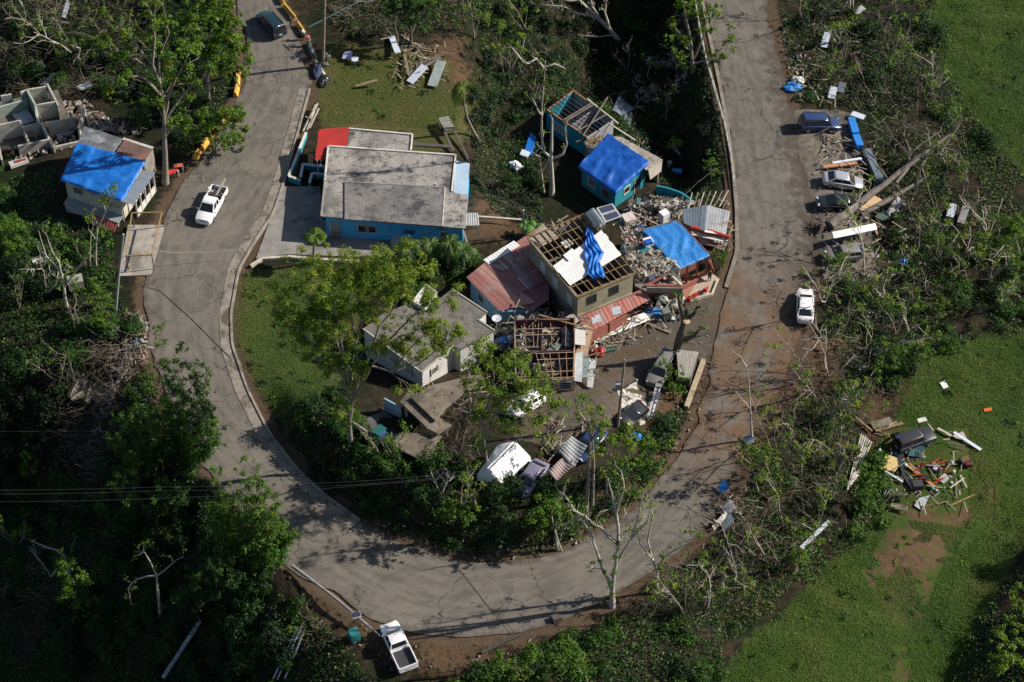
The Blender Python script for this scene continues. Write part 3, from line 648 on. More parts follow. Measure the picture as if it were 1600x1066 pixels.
# rusty carport frame on its concrete pad
def carport_frame():
    c = [G(197,425), G(206,352), G(250,352), G(232,425)]; ctr = np.mean(c, axis=0)
    r = T('carport_frame', 'bare rusty pipe carport frame standing over a concrete pad by the left road', 'carport frame', ctr)
    tops = [Wz(197,400,2.2), Wz(206,333,2.2), Wz(253,332,2.2), Wz(237,398,2.2)]
    for t in tops: MB().tube([(t[0], t[1], float(H(t[0], t[1]))-.2), t], .06, 6).build('post', RUST, r)
    for i, j in ((0, 1), (1, 2), (2, 3), (3, 0)): MB().bar(tops[i], tops[j], .12, .12).build('beam', pm('ochre_beam', (.32,.22,.10), (.22,.14,.07), 2), r)
    pd = Q([(200,352),(258,352),(236,430),(186,432)], .0)
    o = MB().slab([(p[0], p[1], .06) for p in pd], .35).build('carport_pad', pm('cracked_pad', (.36,.33,.29), (.24,.22,.19), .6, bump=.25, dirt=(.13,.12,.10), dscale=.4, damt=.4)); o['kind'] = 'structure'
carport_frame()
# ---- roofless ruin: concrete walls
def ruin():
    g = Hz(Wz(60, 220, -1)); z0 = g-.1; zt = z0+2.3; c0 = Wz(60, 200, z0)
    r = T('ruined_house', 'roofless concrete ruin with broken room walls at the far left', 'ruin', (c0[0], c0[1], z0))
    RW = pm('ruin_wall', (.47,.45,.40), (.35,.33,.29), .6, bump=.15, dirt=(.20,.18,.15), dscale=.45, damt=.35); RG = pm('ruin_wall_green', (.36,.41,.34), (.28,.33,.27), .6, dirt=(.2,.2,.16), damt=.3)
    for a, b, h, m in (((32,144),(42,140),2.2,RW),((42,140),(72,135),2.3,RW),((74,131),(91,164),2.3,RW),((42,140),(55.5,164),2.3,RG),((55.5,164),(58,189),2.3,RG),((55.5,164),(86,159),2.3,RW),
                       ((1,150),(18,147),2.0,RW),((-8,169),(42,155),1.6,RG),((-10,197),(31,188),2.3,RW),((31,188),(45,222),1.4,RW),((35,198),(64,191),1.8,RW),((64,191),(83,228),1.5,RW),
                       ((28,228),(78,217),1.6,RW),((78,217),(84.5,229.5),1.5,RW),((84.5,229.5),(122,221),1.0,RW),((75,192),(116,183),2.0,RW),((122,200),(131,170),2.4,RW),((131,170),(138,190),1.6,RW),((-4,218),(3,250),1.2,RW)):
        p, q = Wz(*a, z0+h), Wz(*b, z0+h); mb = MB(); wallseg(mb, p, q, z0-1.2, z0+h, .2); mb.build('wall', m, r)
    for pts in (((17,177),(42,169),(54,189),(32,195)), ((86,207),(112,197),(119,216),(96,224))):
        q = Q(pts, z0+.12); MB().slab(q, .1).build('floor_slab', pm('pale_floor', (.56,.58,.62), (.42,.43,.46), .8, dirt=(.2,.18,.16), damt=.3), r)
    p = Q([(-6,160),(90,140),(122,220),(0,236)], z0+.03); MB().slab(p, .2).build('floor', pm('ruin_floor', (.13,.115,.10), (.08,.07,.06), .6), r)
    for a, b in (((35,196),(60,216)),((33,203),(48,214)),((57,168),(70,200)),((66,188),(76,222)),((62,150),(70,156))):
        MB().bar(Wz(*a, z0+1.4), Wz(*b, z0+.5), .12, .1).build('fallen_beam', WOODG, r)
ruin()

# ---- roofless teal house and its tarped neighbour in the gully
def teal_roofless():
    zf = Hz(Wz(880, 205, -2.5)); zt = zf+3.0
    A, B, C_, D = Wz(855,172,zt), Wz(896,142,zt), Wz(958,187,zt), Wz(917,214,zt); ctr = (A+B+C_+D)/4
    r = T('roofless_teal_house', 'teal house stripped to bare roof rafters, grey floor showing inside', 'house', (ctr[0], ctr[1], zf))
    ins = pm('grey_interior_render', (.34,.335,.36), (.26,.255,.27), .7, dirt=(.2,.18,.16), damt=.25)
    for i, (p, q, m) in enumerate(((A, D, TEALW), (A, B, TEALW), (B, C_, ins), (C_, D, ins))):
        mb = MB(); wallseg(mb, p, q, zf-2.5, zt-.12, .16); mb.build('wall', m, r)
    mb = MB(); wallseg(mb, lerp(A, D, .55), lerp(B, C_, .55), zf, zt-.3, .12); mb.build('partition', ins, r)
    MB().slab([(p[0], p[1], zf+.25) for p in (A, B, C_, D)], .2).build('floor', pm('pale_grey_floor', (.33,.32,.32), (.22,.215,.21), .7, dirt=(.12,.11,.10), damt=.35), r)
    rust = pm('rusty_plate', (.34,.17,.07), (.24,.11,.05), 2)
    for p, q in ((A, D), (A, B), (B, C_)): MB().bar(p, q, .14, .1).build('wall_plate', rust, r)
    for i in range(6):
        t = .06+i*.135; MB().bar(lerp(A, B, t)+[0, 0, .08], lerp(D, C_, t)+[0, 0, .08], .05, .12).build('purlin', pm('dark_purlin', (.10,.065,.045), (.07,.05,.04), 2), r)
    for t in (.42, .47, .8): MB().bar(lerp(A, D, t)+[0, 0, .2], lerp(B, C_, t+.05)+[0, 0, .2], .12, .1).build('rafter', WOODG, r)
    MB().bar(Wz(918, 155, zt+.2), Wz(966, 193, zt+.2), .16, .12).build('loose_beam', pm('pale_beam', (.5,.46,.38)), r)
    MB().bar(Wz(911, 212, zt+.3), Wz(950, 152, zt+.7), .1, .1).build('loose_beam', WOODG, r)
    window(r, A, D, ctr, .27, zf+1.0, 1.0, 1.2, 5, WHITE, flat('grey_shutter', (.35,.35,.36)), th=.16); window(r, A, D, ctr, .47, zf+1.0, 1.0, 1.2, 5, WHITE, flat('grey_shutter', (.35,.35,.36)), th=.16)
    # things left inside: mattress, white tank, blue cloth
    for px, py, s, m, nm in ((912,186,(.9,1.6,.5),WHITE,'mattress'),(917,181,(.8,.8,.9),WHITE,'tank'),(928,190,(.5,2.2,1.6),TARPL,'cupboard')):
        k = Wz(px, py, zf+.8); b = MB().box((k[0], k[1], zf+.25+s[2]/2), s, .6)
        one(b, nm, m, {'mattress': 'pale mattress lying in the roofless teal house', 'tank': 'white water tank in the roofless teal house', 'cupboard': 'light blue panel leaning inside the roofless teal house'}[nm], {'mattress': 'mattress', 'tank': 'tank', 'cupboard': 'panel'}[nm], (k[0], k[1], zf+.25))
    return zf
ZT = teal_roofless()
def teal_tarp():
    zf = Hz(Wz(950, 305, -1.5)); ze, zr = zf+2.75, zf+3.7
    a, b, c, d = Wz(950.5,210,zr), Wz(1014,253,zr-.1), Wz(962,302,ze), Wz(904.5,260,ze); ctr = (a+b+c+d)/4
    r = T('tarped_teal_house', 'teal house with deep blue tarp roof and louvred front windows', 'house', (ctr[0], ctr[1], zf))
    foot = inset([a, b, c, d], .35); MB().prism(foot, zf-.3, [zr-.2, zr-.3, ze-.15, ze-.15]).build('wall', TEALW, r)
    for i, p in enumerate(foot): MB().bar((p[0]*.97+ctr[0]*.03, p[1]*.97+ctr[1]*.03, zf-4), (p[0]*.97+ctr[0]*.03, p[1]*.97+ctr[1]*.03, zf-.3), .3, .3).build('pillar', CONCW, r)
    MB().slab([a, b, c, d], .06).build('roof', ZINC, r); drape(r, a, b, c, d, TARPD, 36, 36, .12, hem=.4, seed=5)
    e, f = Wz(1036,249,zr-.9), Wz(1016,281,zr-1.1)
    g0 = Wz(971, 214, zr-.3); sheets(r, g0, Wz(1036,250,zr-.5), Wz(1010,266,zr-.4), Wz(950,213,zr-.1), 9, pm('grey_board_roof', (.34,.31,.27), (.22,.20,.17), .8, dirt=(.09,.085,.08), dscale=.5, damt=.4), pitch=.5, amp=.015, name='rear_roof_sheet')
    MB().slab([Wz(1012,260,zr-.6), Wz(1035,252,zr-.7), Wz(1033,268,zr-1.3), Wz(1016,281,zr-1.3)], .06).build('awning', pm('pale_grey_awning', (.42,.38,.32), (.30,.27,.23), .8), r)
    bw = [Wz(971,213,zr-.5), Wz(1034,250,zr-.7)]; mb = MB(); wallseg(mb, Wz(968,216,zr-.6), Wz(1030,252,zr-.7), zf-3, zr-1.0, .15); mb.build('rear_wall', CONCW, r)
    window(r, foot[3], foot[2], ctr, .30, zf+.85, 1.1, 1.15, 6, WHITE); window(r, foot[3], foot[2], ctr, .72, zf+.6, 1.1, 1.4, 7, pm('grey_louvre', (.3,.31,.32)))
    window(r, foot[2], foot[1], ctr, .38, zf+1.1, 1.0, .9, 0, WHITE); door(r, foot[2], foot[1], ctr, .75, zf+.0, 1.0, 2.0, flat('dark_doorway', (.03,.03,.03)))
    mb = MB(); mb.bar(Wz(1009,262,zr-.9), (Wz(1009,262,zr-.9)[0], Wz(1009,262,zr-.9)[1], zf-1.2), .1, .1); mb.build('porch_post', WOODG, r)
    # grey link room and splintered timbers between the two houses
    p = Q([(914,224),(938,206),(951,214),(922,240)], zf+2.2); MB().prism([tuple(k[:2]) for k in p], zf-2, zf+2.1).build('link_room', pm('grey_board_wall', (.24,.225,.20), (.17,.16,.14), .8), r)
    for i in range(12):
        k = lerp(p[0], p[2], R.random())+[R.uniform(-1, 1), R.uniform(-1, 1), R.uniform(.05, .3)]; an = R.uniform(-.3, 1.0)
        MB().bar(k-np.array([math.cos(an), math.sin(an), .1])*R.uniform(.6, 1.3), k+np.array([math.cos(an), math.sin(an), .15])*R.uniform(.6, 1.5), .1, .05).build('splintered_board', WOOD if i % 3 else WOODG, r)
    MB().bar(Wz(950,192,zf+3.6), Wz(992,219,zr-.1), .16, .12).build('fascia', pm('pale_beam', (.5,.46,.38)), r)
teal_tarp()
w_ = [Wz(1026,290,.4), Wz(1045,294,.4), Wz(1065,301,.4), Wz(1079,311,.4)]; r = T('curved_wall', 'low curved teal wall behind the zinc shack', 'wall', w_[0])
for i in range(3): mb = MB(); wallseg(mb, w_[i], w_[i+1], -3, .4, .2); mb.build('wall_panel', TEALW, r)

# ---- two-storey concrete house, roof half stripped
def two_storey():
    z0, zm, zt = 0.0, 2.95, 5.9
    A, B, C_, D = Wz(825,372,zt), Wz(912,335,zt), Wz(992,427,zt), Wz(902,464,zt); ctr = (A+B+C_+D)/4
    r = T('two_storey_house', 'grey two-storey house with bare roof timbers and a white metal sheet patch', 'house', (ctr[0], ctr[1], z0))
    f = inset([A, B, C_, D], .25); f3 = [np.array([p[0], p[1], zt]) for p in f]
    for (i, j, m) in ((0, 3, CONCW), (3, 2, CREAMW), (2, 1, CONCW), (1, 0, CONCW)):
        mb = MB(); wallseg(mb, f[i], f[j], zm-.1, zt-.12, .18); mb.build('upper_wall', m, r)
        mb = MB(); wallseg(mb, f[i], f[j], -1, zm-.12, .2); mb.build('lower_wall', CONCW if m is CONCW else PINKW, r)
    MB().slab([(p[0], p[1], zm) for p in inset([A, B, C_, D], .3)], .2).build('upper_floor', pm('shade_toned_dusty_floor', (.07,.062,.055), (.04,.036,.033), .6), r)  # dusty floor coloured near-black: shade under the rafters painted in
    for t0 in (.36, .68):
        mb = MB(); wallseg(mb, lerp(f3[0], f3[3], t0), lerp(f3[1], f3[2], t0), zm, zt-.4, .12); mb.build('partition', pm('interior_partition', (.20,.17,.145)), r)
    mb = MB(); wallseg(mb, lerp(f3[0], f3[1], .5), lerp(f3[3], f3[2], .5), zm, zt-.4, .12); mb.build('partition', pm('interior_partition', (.20,.17,.145)), r)
    # belt course above the lower storey on the front
    MB().bar((f[3][0], f[3][1], zm-.05), (f[2][0], f[2][1], zm-.05), .45, .16).build('belt_course', CREAMW, r)
    rafters(r, A, B, C_, D, 10, 8, WOOD, .075, .13, rseed=3, miss=.04)
    for p, q in ((A, B), (D, C_), (A, D), (B, C_)): MB().bar(p-[0, 0, .1], q-[0, 0, .1], .12, .1).build('wall_plate', WOOD, r)
    # white ribbed sheet patch
    a, b, c, d = Wz(863,416,zt+.16), Wz(940,359,zt+.16), Wz(971,398,zt+.16), Wz(891,446,zt+.16)
    sheets(r, b, c, d, a, 6, WHITEM, pitch=.24, amp=.011, name='white_roof_sheet')
    k = Q([(880,399),(894,388),(902,396),(889,408)], zt+.3); MB().slab(k, .04).build('white_roof_sheet', WHITEM, r)
    k = Q([(876,379),(888,373),(896,381),(884,388)], zt-.3); MB().slab(k, .04).build('fallen_panel', WHITE, r)
    k = Q([(826,373),(850,352),(874,371),(848,384)], zt-.05); MB().slab(k, .05).build('plank_deck', pm('plank_grey', (.34,.29,.23), (.24,.2,.16), 1.5), r)
    # bunched tarpaulin strip lying over the sheets
    pl = [(919,360),(922,372),(924,386),(929,400),(927,414),(931,428),(937,437)]; wds = [.25, .45, .75, 1.05, .6, .95, .5]
    def fn(u, v):
        x = v*(len(pl)-1); i = min(int(x), len(pl)-2); t = x-i
        q = lerp(Wz(*pl[i], zt+.22), Wz(*pl[i+1], zt+.22), t); w_ = wds[i]*(1-t)+wds[i+1]*t
        return q+np.array([(u-.5)*2*w_*.95, (u-.5)*.5*w_, .12+.30*abs(math.sin(u*11+math.sin(v*9)*2))*(1-abs(u-.5)*1.2)+.1*math.sin(v*31+u*5)])
    MB().grid(fn, 16, 44).build('tarpaulin', TARP, r, smooth=50)
    # windows and boarded openings
    window(r, f[3], f[2], ctr, .26, zm+1.0, 1.0, 1.15, 5, pm('black_louvre', (.05,.05,.05)), th=.18); window(r, f[3], f[2], ctr, .66, zm+1.0, 1.0, 1.15, 5, pm('black_louvre', (.05,.05,.05)), th=.18)
    SH = pm('pale_shutter', (.42,.44,.47), (.35,.37,.40), 1)
    for t in (.30, .56, .86): window(r, f[0], f[3], ctr, t, zm+.6, 1.0, 1.4, 0, SH, SH, th=.18)
    # pink ribbed lean-to along the front
    p, q = np.array([f[3][0], f[3][1], zm-.2]), np.array([f[2][0], f[2][1], zm-.2]); n = outn(f[3], f[2], ctr); nn = np.array([n[0], n[1], 0]); e = lerp(p, q, 1.25)
    p2, e2 = p+nn*2.1-[0, 0, .75], e+nn*1.2-[0, 0, .6]
    sheets(r, lerp(p, q, .0), e, e2, p2, 9, None, pitch=.34, amp=.016, name='lean_to_sheet', ms=[PINKM, pm('brick_red_sheet', (.33,.11,.085), (.26,.085,.07), .6, rough=.6)])
    for t in (.02, .35, .7, 1.0):
        k = lerp(p2, e2, t); MB().bar((k[0], k[1], -.3), (k[0], k[1], k[2]-.05), .12, .12).build('lean_to_post', PINKW, r)
    mb = MB(); wallseg(mb, p2+[.05, .12, 0], lerp(p2, e2, .62)+[.05, .12, 0], -.3, 1.75, .12); mb.build('lean_to_wall', PINKW, r)
    for t in (.22, .52):
        k = lerp(p, e, t)+nn*.75-[0, 0, .2]; MB().slab([k+[-.5, -.1, -.02], k+[.4, .25, -.02], k+[.55, -.55, -.26], k+[-.35, -.9, -.26]], .03).build('skylight', pm('pale_skylight', (.42,.46,.52)), r)
    # lower-storey projection next to the pink roof
    return f
F2F = two_storey()
def solar_heater():
    z = 5.8; r = T('solar_water_heater', 'solar water heater with twin dark panels and silver tank on the two-storey house', 'water heater', Wz(946, 336, z))
    a, b, c, d = Wz(932,325,z+1.0), Wz(957,318,z+.5), Wz(971,338,z+.5), Wz(946,347,z+1.0)
    for t0, t1 in ((0, .48), (.52, 1)):
        q = [lerp(a, d, t0), lerp(b, c, t0), lerp(b, c, t1), lerp(a, d, t1)]; MB().slab(q, .1).build('panel_frame', ALU, r)
        i_ = [lerp(q[0], q[2], .08), bil(*q, .92, .08), lerp(q[0], q[2], .92), bil(*q, .08, .92)]; MB().slab([k+[0, 0, .012] for k in i_], .02).build('solar_panel', flat('solar_absorber', (.035,.04,.075), .25, 0, .6), r)
    t0, t1 = Wz(925,329,z+1.1), Wz(941,351,z+1.1); MB().tube([lerp(t0, t1, k) for k in (-.03, 0, .5, 1, 1.03)], [.2, .33, .33, .33, .2], 12).build('tank', pm('bright_aluminium', (.65,.67,.70), rough=.3, metal=.7, bump=.02), r, smooth=40)
    MB().slab([Wz(914,333,z+.1), Wz(925,326,z+.9), Wz(940,350,z+.9), Wz(928,356,z+.1)], .04).build('backing_sheet', pm('silver_sheet', (.5,.52,.55), (.4,.42,.45), .8, rough=.4, metal=.4), r)
    for k in (a, b, c, d): MB().bar((k[0], k[1], z-.2), k-[0, 0, .08], .06, .06).build('leg', ALU, r)
solar_heater()
# ---- low house with faded red sheet roof, left of the two-storey house
def red_roof_house():
    zl, zh = 2.5, 3.0
    a, b, c, d = Wz(729,434,zl), Wz(848,350,zh), Wz(876,398,zh), Wz(779,487,zl); e = Wz(838,487,zl)
    ctr = (a+b+c+d)/4; r = T('red_roofed_house', 'low faded-blue house under patched pinkish red metal sheets beside the two-storey house', 'house', (ctr[0], ctr[1], 0))
    fl = [Wz(735,440,zl), Wz(760,412,zl), Wz(830,380,zl), Wz(845,470,zl), Wz(828,486,zl), Wz(781,486,zl)]
    MB().prism([tuple(p[:2]) for p in fl], -1.5, zl-.1).build('wall', PALEBW, r)
    R1, R2 = Wz(757,414,zh), Wz(815,452,zh)       # fold between upper lit strip and lower slope
    ms = [PINKM, PINKM, pm('dusty_pink_sheet', (.42,.24,.20), (.33,.18,.155), .6, rough=.65, bump=.05), PINKM, pm('greyish_pink_sheet', (.33,.23,.22), (.24,.17,.165), .6, rough=.65)]
    # upper slope: from the left gable to the back wall
    p0, p1, p2, p3 = Wz(729,434,zl), Wz(760,410,zh), Wz(852,352,zh), Wz(842,393,zh)
    sheets(r, Wz(757,411,zh), Wz(850,350,zh-.2), Wz(858,376,zh-.1), Wz(785,424,zh+.15), 6, None, pitch=.4, amp=.008, ms=ms[::-1])
    sheets(r, Wz(729,434,zl), Wz(758,411,zh), Wz(836,472,zh-.05), Wz(780,486,zl), 2, None, pitch=.4, amp=.008, ms=[PINKM, ms[2]])
    sheets(r, Wz(757,411,zh+.04), Wz(820,382,zh+.06), Wz(851,440,zh+.02), Wz(808,460,zh-.02), 5, None, pitch=.4, amp=.008, ms=[ms[0], ms[3], ms[4]])
    sheets(r, Wz(800,450,zh-.01), Wz(858,420,zh+.0), Wz(858,468,zh-.1), Wz(829,487,zl+.15), 3, None, pitch=.4, amp=.008, ms=[pm('shade_tinted_red_sheet', (.24,.09,.10), (.17,.065,.075), .6, rough=.6)])  # darker purple tone: shade of the two-storey house put into the sheet colour
    sheets(r, Wz(755,406,zh+.1), Wz(803,376,zh+.1), Wz(812,384,zh+.12), Wz(764,413,zh+.12), 4, WHITEM, pitch=.3, amp=.02)
    for a_, b_ in (((790,402),(806,418)),((779,407),(794,421)),((810,434),(826,452))): MB().bar(Wz(*a_, zh+.16), Wz(*b_, zh+.12), .14, .05).build('batten', pm('pale_batten', (.55,.48,.44)), r)
    window(r, fl[0], fl[5], ctr, .36, 1.0, 1.1, 1.1, 4, pm('faded_window', (.30,.38,.42))); MB().bar(Wz(772,472,zl-.1), Wz(786,487,zl-.1), .1, .2).build('gutter', WHITE, r)
    mb = MB(); mb.bar(Wz(809,476,1.4), Wz(826,476,1.4), .1, 2.6); mb.build('grey_panel', pm('greenish_panel', (.20,.25,.25)), r)
red_roof_house()
# ---- annex with tarp roof, rubble terrace, balcony and patio
def tarp_annex():
    z = 3.0; c0 = Wz(1040, 390, 0)
    r = T('patio_house', 'salmon house with light blue tarp roof, rubble-strewn terrace and balcony by the right road', 'house', (c0[0], c0[1], 0))
    S = Q([(972,345),(1006,360),(1060,422),(1066,446),(993,440),(975,400)], z-.1)
    MB().prism([tuple(p[:2]) for p in S], z-.3, z-.1).build('terrace_slab', pm('terrace_concrete', (.30,.27,.23), (.2,.18,.155), .6, dirt=(.12,.105,.09), damt=.4), r)
    MB().prism(inset(S, .7), -.8, z-.3).build('lower_wall', PINKW, r)
    a, b, c, d = Wz(1004,360,z+.7), Wz(1058,347,z+.7), Wz(1107,400,z+.15), Wz(1058,421,z+.15); ctr = (a+b+c+d)/4
    MB().prism(inset([a, b, lerp(b, c, .8), lerp(a, d, .8)], .5), -.6, z+.1).build('wall', PINKW, r)
    MB().slab([a, b, c, d], .05).build('roof', ZINC, r); drape(r, a, b, c, d, TARPL, 36, 34, .07, hem=.15, seed=9)
    for t in (.02, .34, .66, .98):
        k = lerp(d, c, t); MB().bar((k[0], k[1]+.2, -.3), (k[0], k[1]+.2, z+.05), .2, .2).build('porch_post', PINKW, r)
    for i in range(9): k = lerp(d, c, (i+.3)/9); MB().bar(k+[0, .5, -.08], k+[.02, -.18, -.14], .06, .1).build('rafter_end', WOOD, r)
    MB().bar(a+[0, .1, 0], b+[0, .2, 0], .1, .12).build('edge_batten', WOODG, r); MB().bar(b+[.1, 0, .12], c+[.1, .1, .12], .1, .08).build('edge_batten', pm('purple_batten', (.22,.14,.18)), r)
    # pink low wall of the porch
    mb = MB(); wallseg(mb, (d[0]+.6, d[1]-.2), lerp(d, c, .62)+[.3, -.2, 0], -.3, .8, .14); mb.build('porch_wall', PINKW, r)
    # patio slab with tiles
    P = [G(*p) for p in ((1068,452),(1090,436),(1106,424),(1124,437),(1112,462),(1084,472),(1068,474))]; MB().slab([(p[0], p[1], .12) for p in P], .4).build('patio', pm('patio_concrete', (.46,.38,.29), (.36,.30,.23), .8, dirt=(.25,.2,.16), damt=.3), r)
    P = [G(*p) for p in ((1060,440),(1084,431),(1104,421),(1103,426),(1082,452),(1074,470),(1068,472))]; MB().slab([(p[0], p[1], .128) for p in P], .1).build('patio_tiling', SALMON, r)
    # balcony: concrete parapet, railing with balusters
    b0, b1, b2 = Wz(992,446,z-.15), Wz(1010,456,z-.15), Wz(1066,457,z-.15)
    MB().slab([Wz(990,436,z-.12), Wz(1066,440,z-.12), b2, b1, b0], .18).build('balcony_floor', CONCW, r)
    for p, q, n_ in ((b0, b1, 7), (b1, b2, 16)):
        for i in range(n_+1): k = lerp(p, q, i/n_); MB().bar(k, k+[0, 0, .85], .035, .035).build('baluster', pm('rail_grey', (.34,.31,.27)), r)
        MB().bar(p+[0, 0, .87], q+[0, 0, .87], .07, .06).build('handrail', pm('rail_brown', (.25,.15,.11)), r)
    mb = MB(); wallseg(mb, b1+[0, .06, 0], b2+[0, .06, 0], z-.3, z+.45, .1); mb.build('balcony_parapet', pm('weathered_parapet', (.40,.37,.31), (.28,.26,.21), .7, dirt=(.16,.14,.11), damt=.35), r)
    # pink gable truss above the balcony
    g0, g1, g2 = Wz(1010,446,z+.1), Wz(1046,428,z+.6), Wz(1065,446,z+.1)
    for p, q, m in ((g0, g1, PINKW), (g1, g2, pm('pale_beam', (.5,.46,.38))), (g0, g2, PINKW)): MB().bar(p, q, .2, .22).build('gable_beam', m, r)
    for t in (.3, .9): k = lerp(g0, g2, t); MB().bar((k[0], k[1], z-.1), k+[0, 0, .2], .16, .16).build('gable_post', PINKW, r)
    for k in (b2,): MB().bar((k[0], k[1], -.2), k, .16, .16).build('balcony_post', CONCW, r)
    mb = MB(); wallseg(mb, G(1068,474)[:2], G(1112,462)[:2], -.2, .35, .15); wallseg(mb, G(1112,462)[:2], G(1121,440)[:2], -.2, .35, .15); mb.build('patio_kerb', pm('cream_kerb', (.55,.50,.40)), r)
    # path between slab and patio: side wall facing the road
    k0, k1 = Wz(1106,405,z-.3), Wz(1128,440,.6); mb = MB(); mb.slab([k0, Wz(1113,403,z-.4), Wz(1121,431,.9), Wz(1107,421,.9)], .1); mb.build('side_panel', pm('maroon_panel', (.20,.07,.055)), r)
tarp_annex()
# ---- zinc shack
def shack():
    z = 2.4; a, m_, b, c, n_, d = Wz(1066,327,z), Wz(1105,321,z+.35), Wz(1141,330,z), Wz(1134,367,z), Wz(1101,362,z+.35), Wz(1068,349,z); ctr = (a+b+c+d)/4
    r = T('zinc_shack', 'small shack with grey zinc roof squeezed between the tarp house and the right road', 'shack', (ctr[0], ctr[1], 0))
    MB().prism(inset([a, b, c, d], .4), -.6, z-.15).build('wall', WOODG, r)
    sheets(r, a, m_, n_, d, 4, ZINCB, pitch=.3, amp=.007, jit=.01); sheets(r, m_, b, c, n_, 4, ZINC, pitch=.3, amp=.007, jit=.01)
    MB().bar(n_+[0, 0, .06], c+[0, 0, .06], .3, .04).build('edge_flashing', WHITE, r)
    a, b, c, d = Wz(1079,354,z-.1), Wz(1139,371,z-.1), Wz(1137,380,z-.3), Wz(1082,366,z-.3)
    sheets(r, Wz(1090,367,1.6), Wz(1137,379,1.6), Wz(1131,391,1.2), Wz(1096,382,1.2), 4, ZINC, pitch=.3, name='front_roof_sheet')
    MB().slab(Q([(1106,376),(1133,382),(1131,388),(1106,383)], 1.75), .04).build('front_roof_sheet', pm('rust_brown_sheet', (.22,.12,.09)), r)
    MB().tube([Wz(1079,355,z+.1), Wz(1110,362,z+.1), Wz(1140,371,z+.05)], [.22, .24, .22], 8).build('red_ridge_roll', pm('red_roll', (.42,.06,.05), (.33,.05,.04), 1, rough=.5), r)
    for i, (p, q) in enumerate((((1080,362),(1137,376)),((1081,366),(1130,377)))): MB().bar(Wz(*p, z-.15), Wz(*q, z-.2), .22, .05).build('loose_batten', WHITE, r)
    for x in range(7):
        p = Wz(1076+x*8, 327-x*.6, z-.1); MB().bar(p, p+[.5+.1*x, 2.4, .1], .08, .08).build('rear_rafter', WOODG if x % 2 else pm('pale_beam', (.5,.46,.38)), r)
    for x in (1074, 1130): p = Wz(x, 312, z-.2); MB().bar((p[0], p[1], -.8), p, .1, .1).build('rear_post', WOODG, r)
shack()
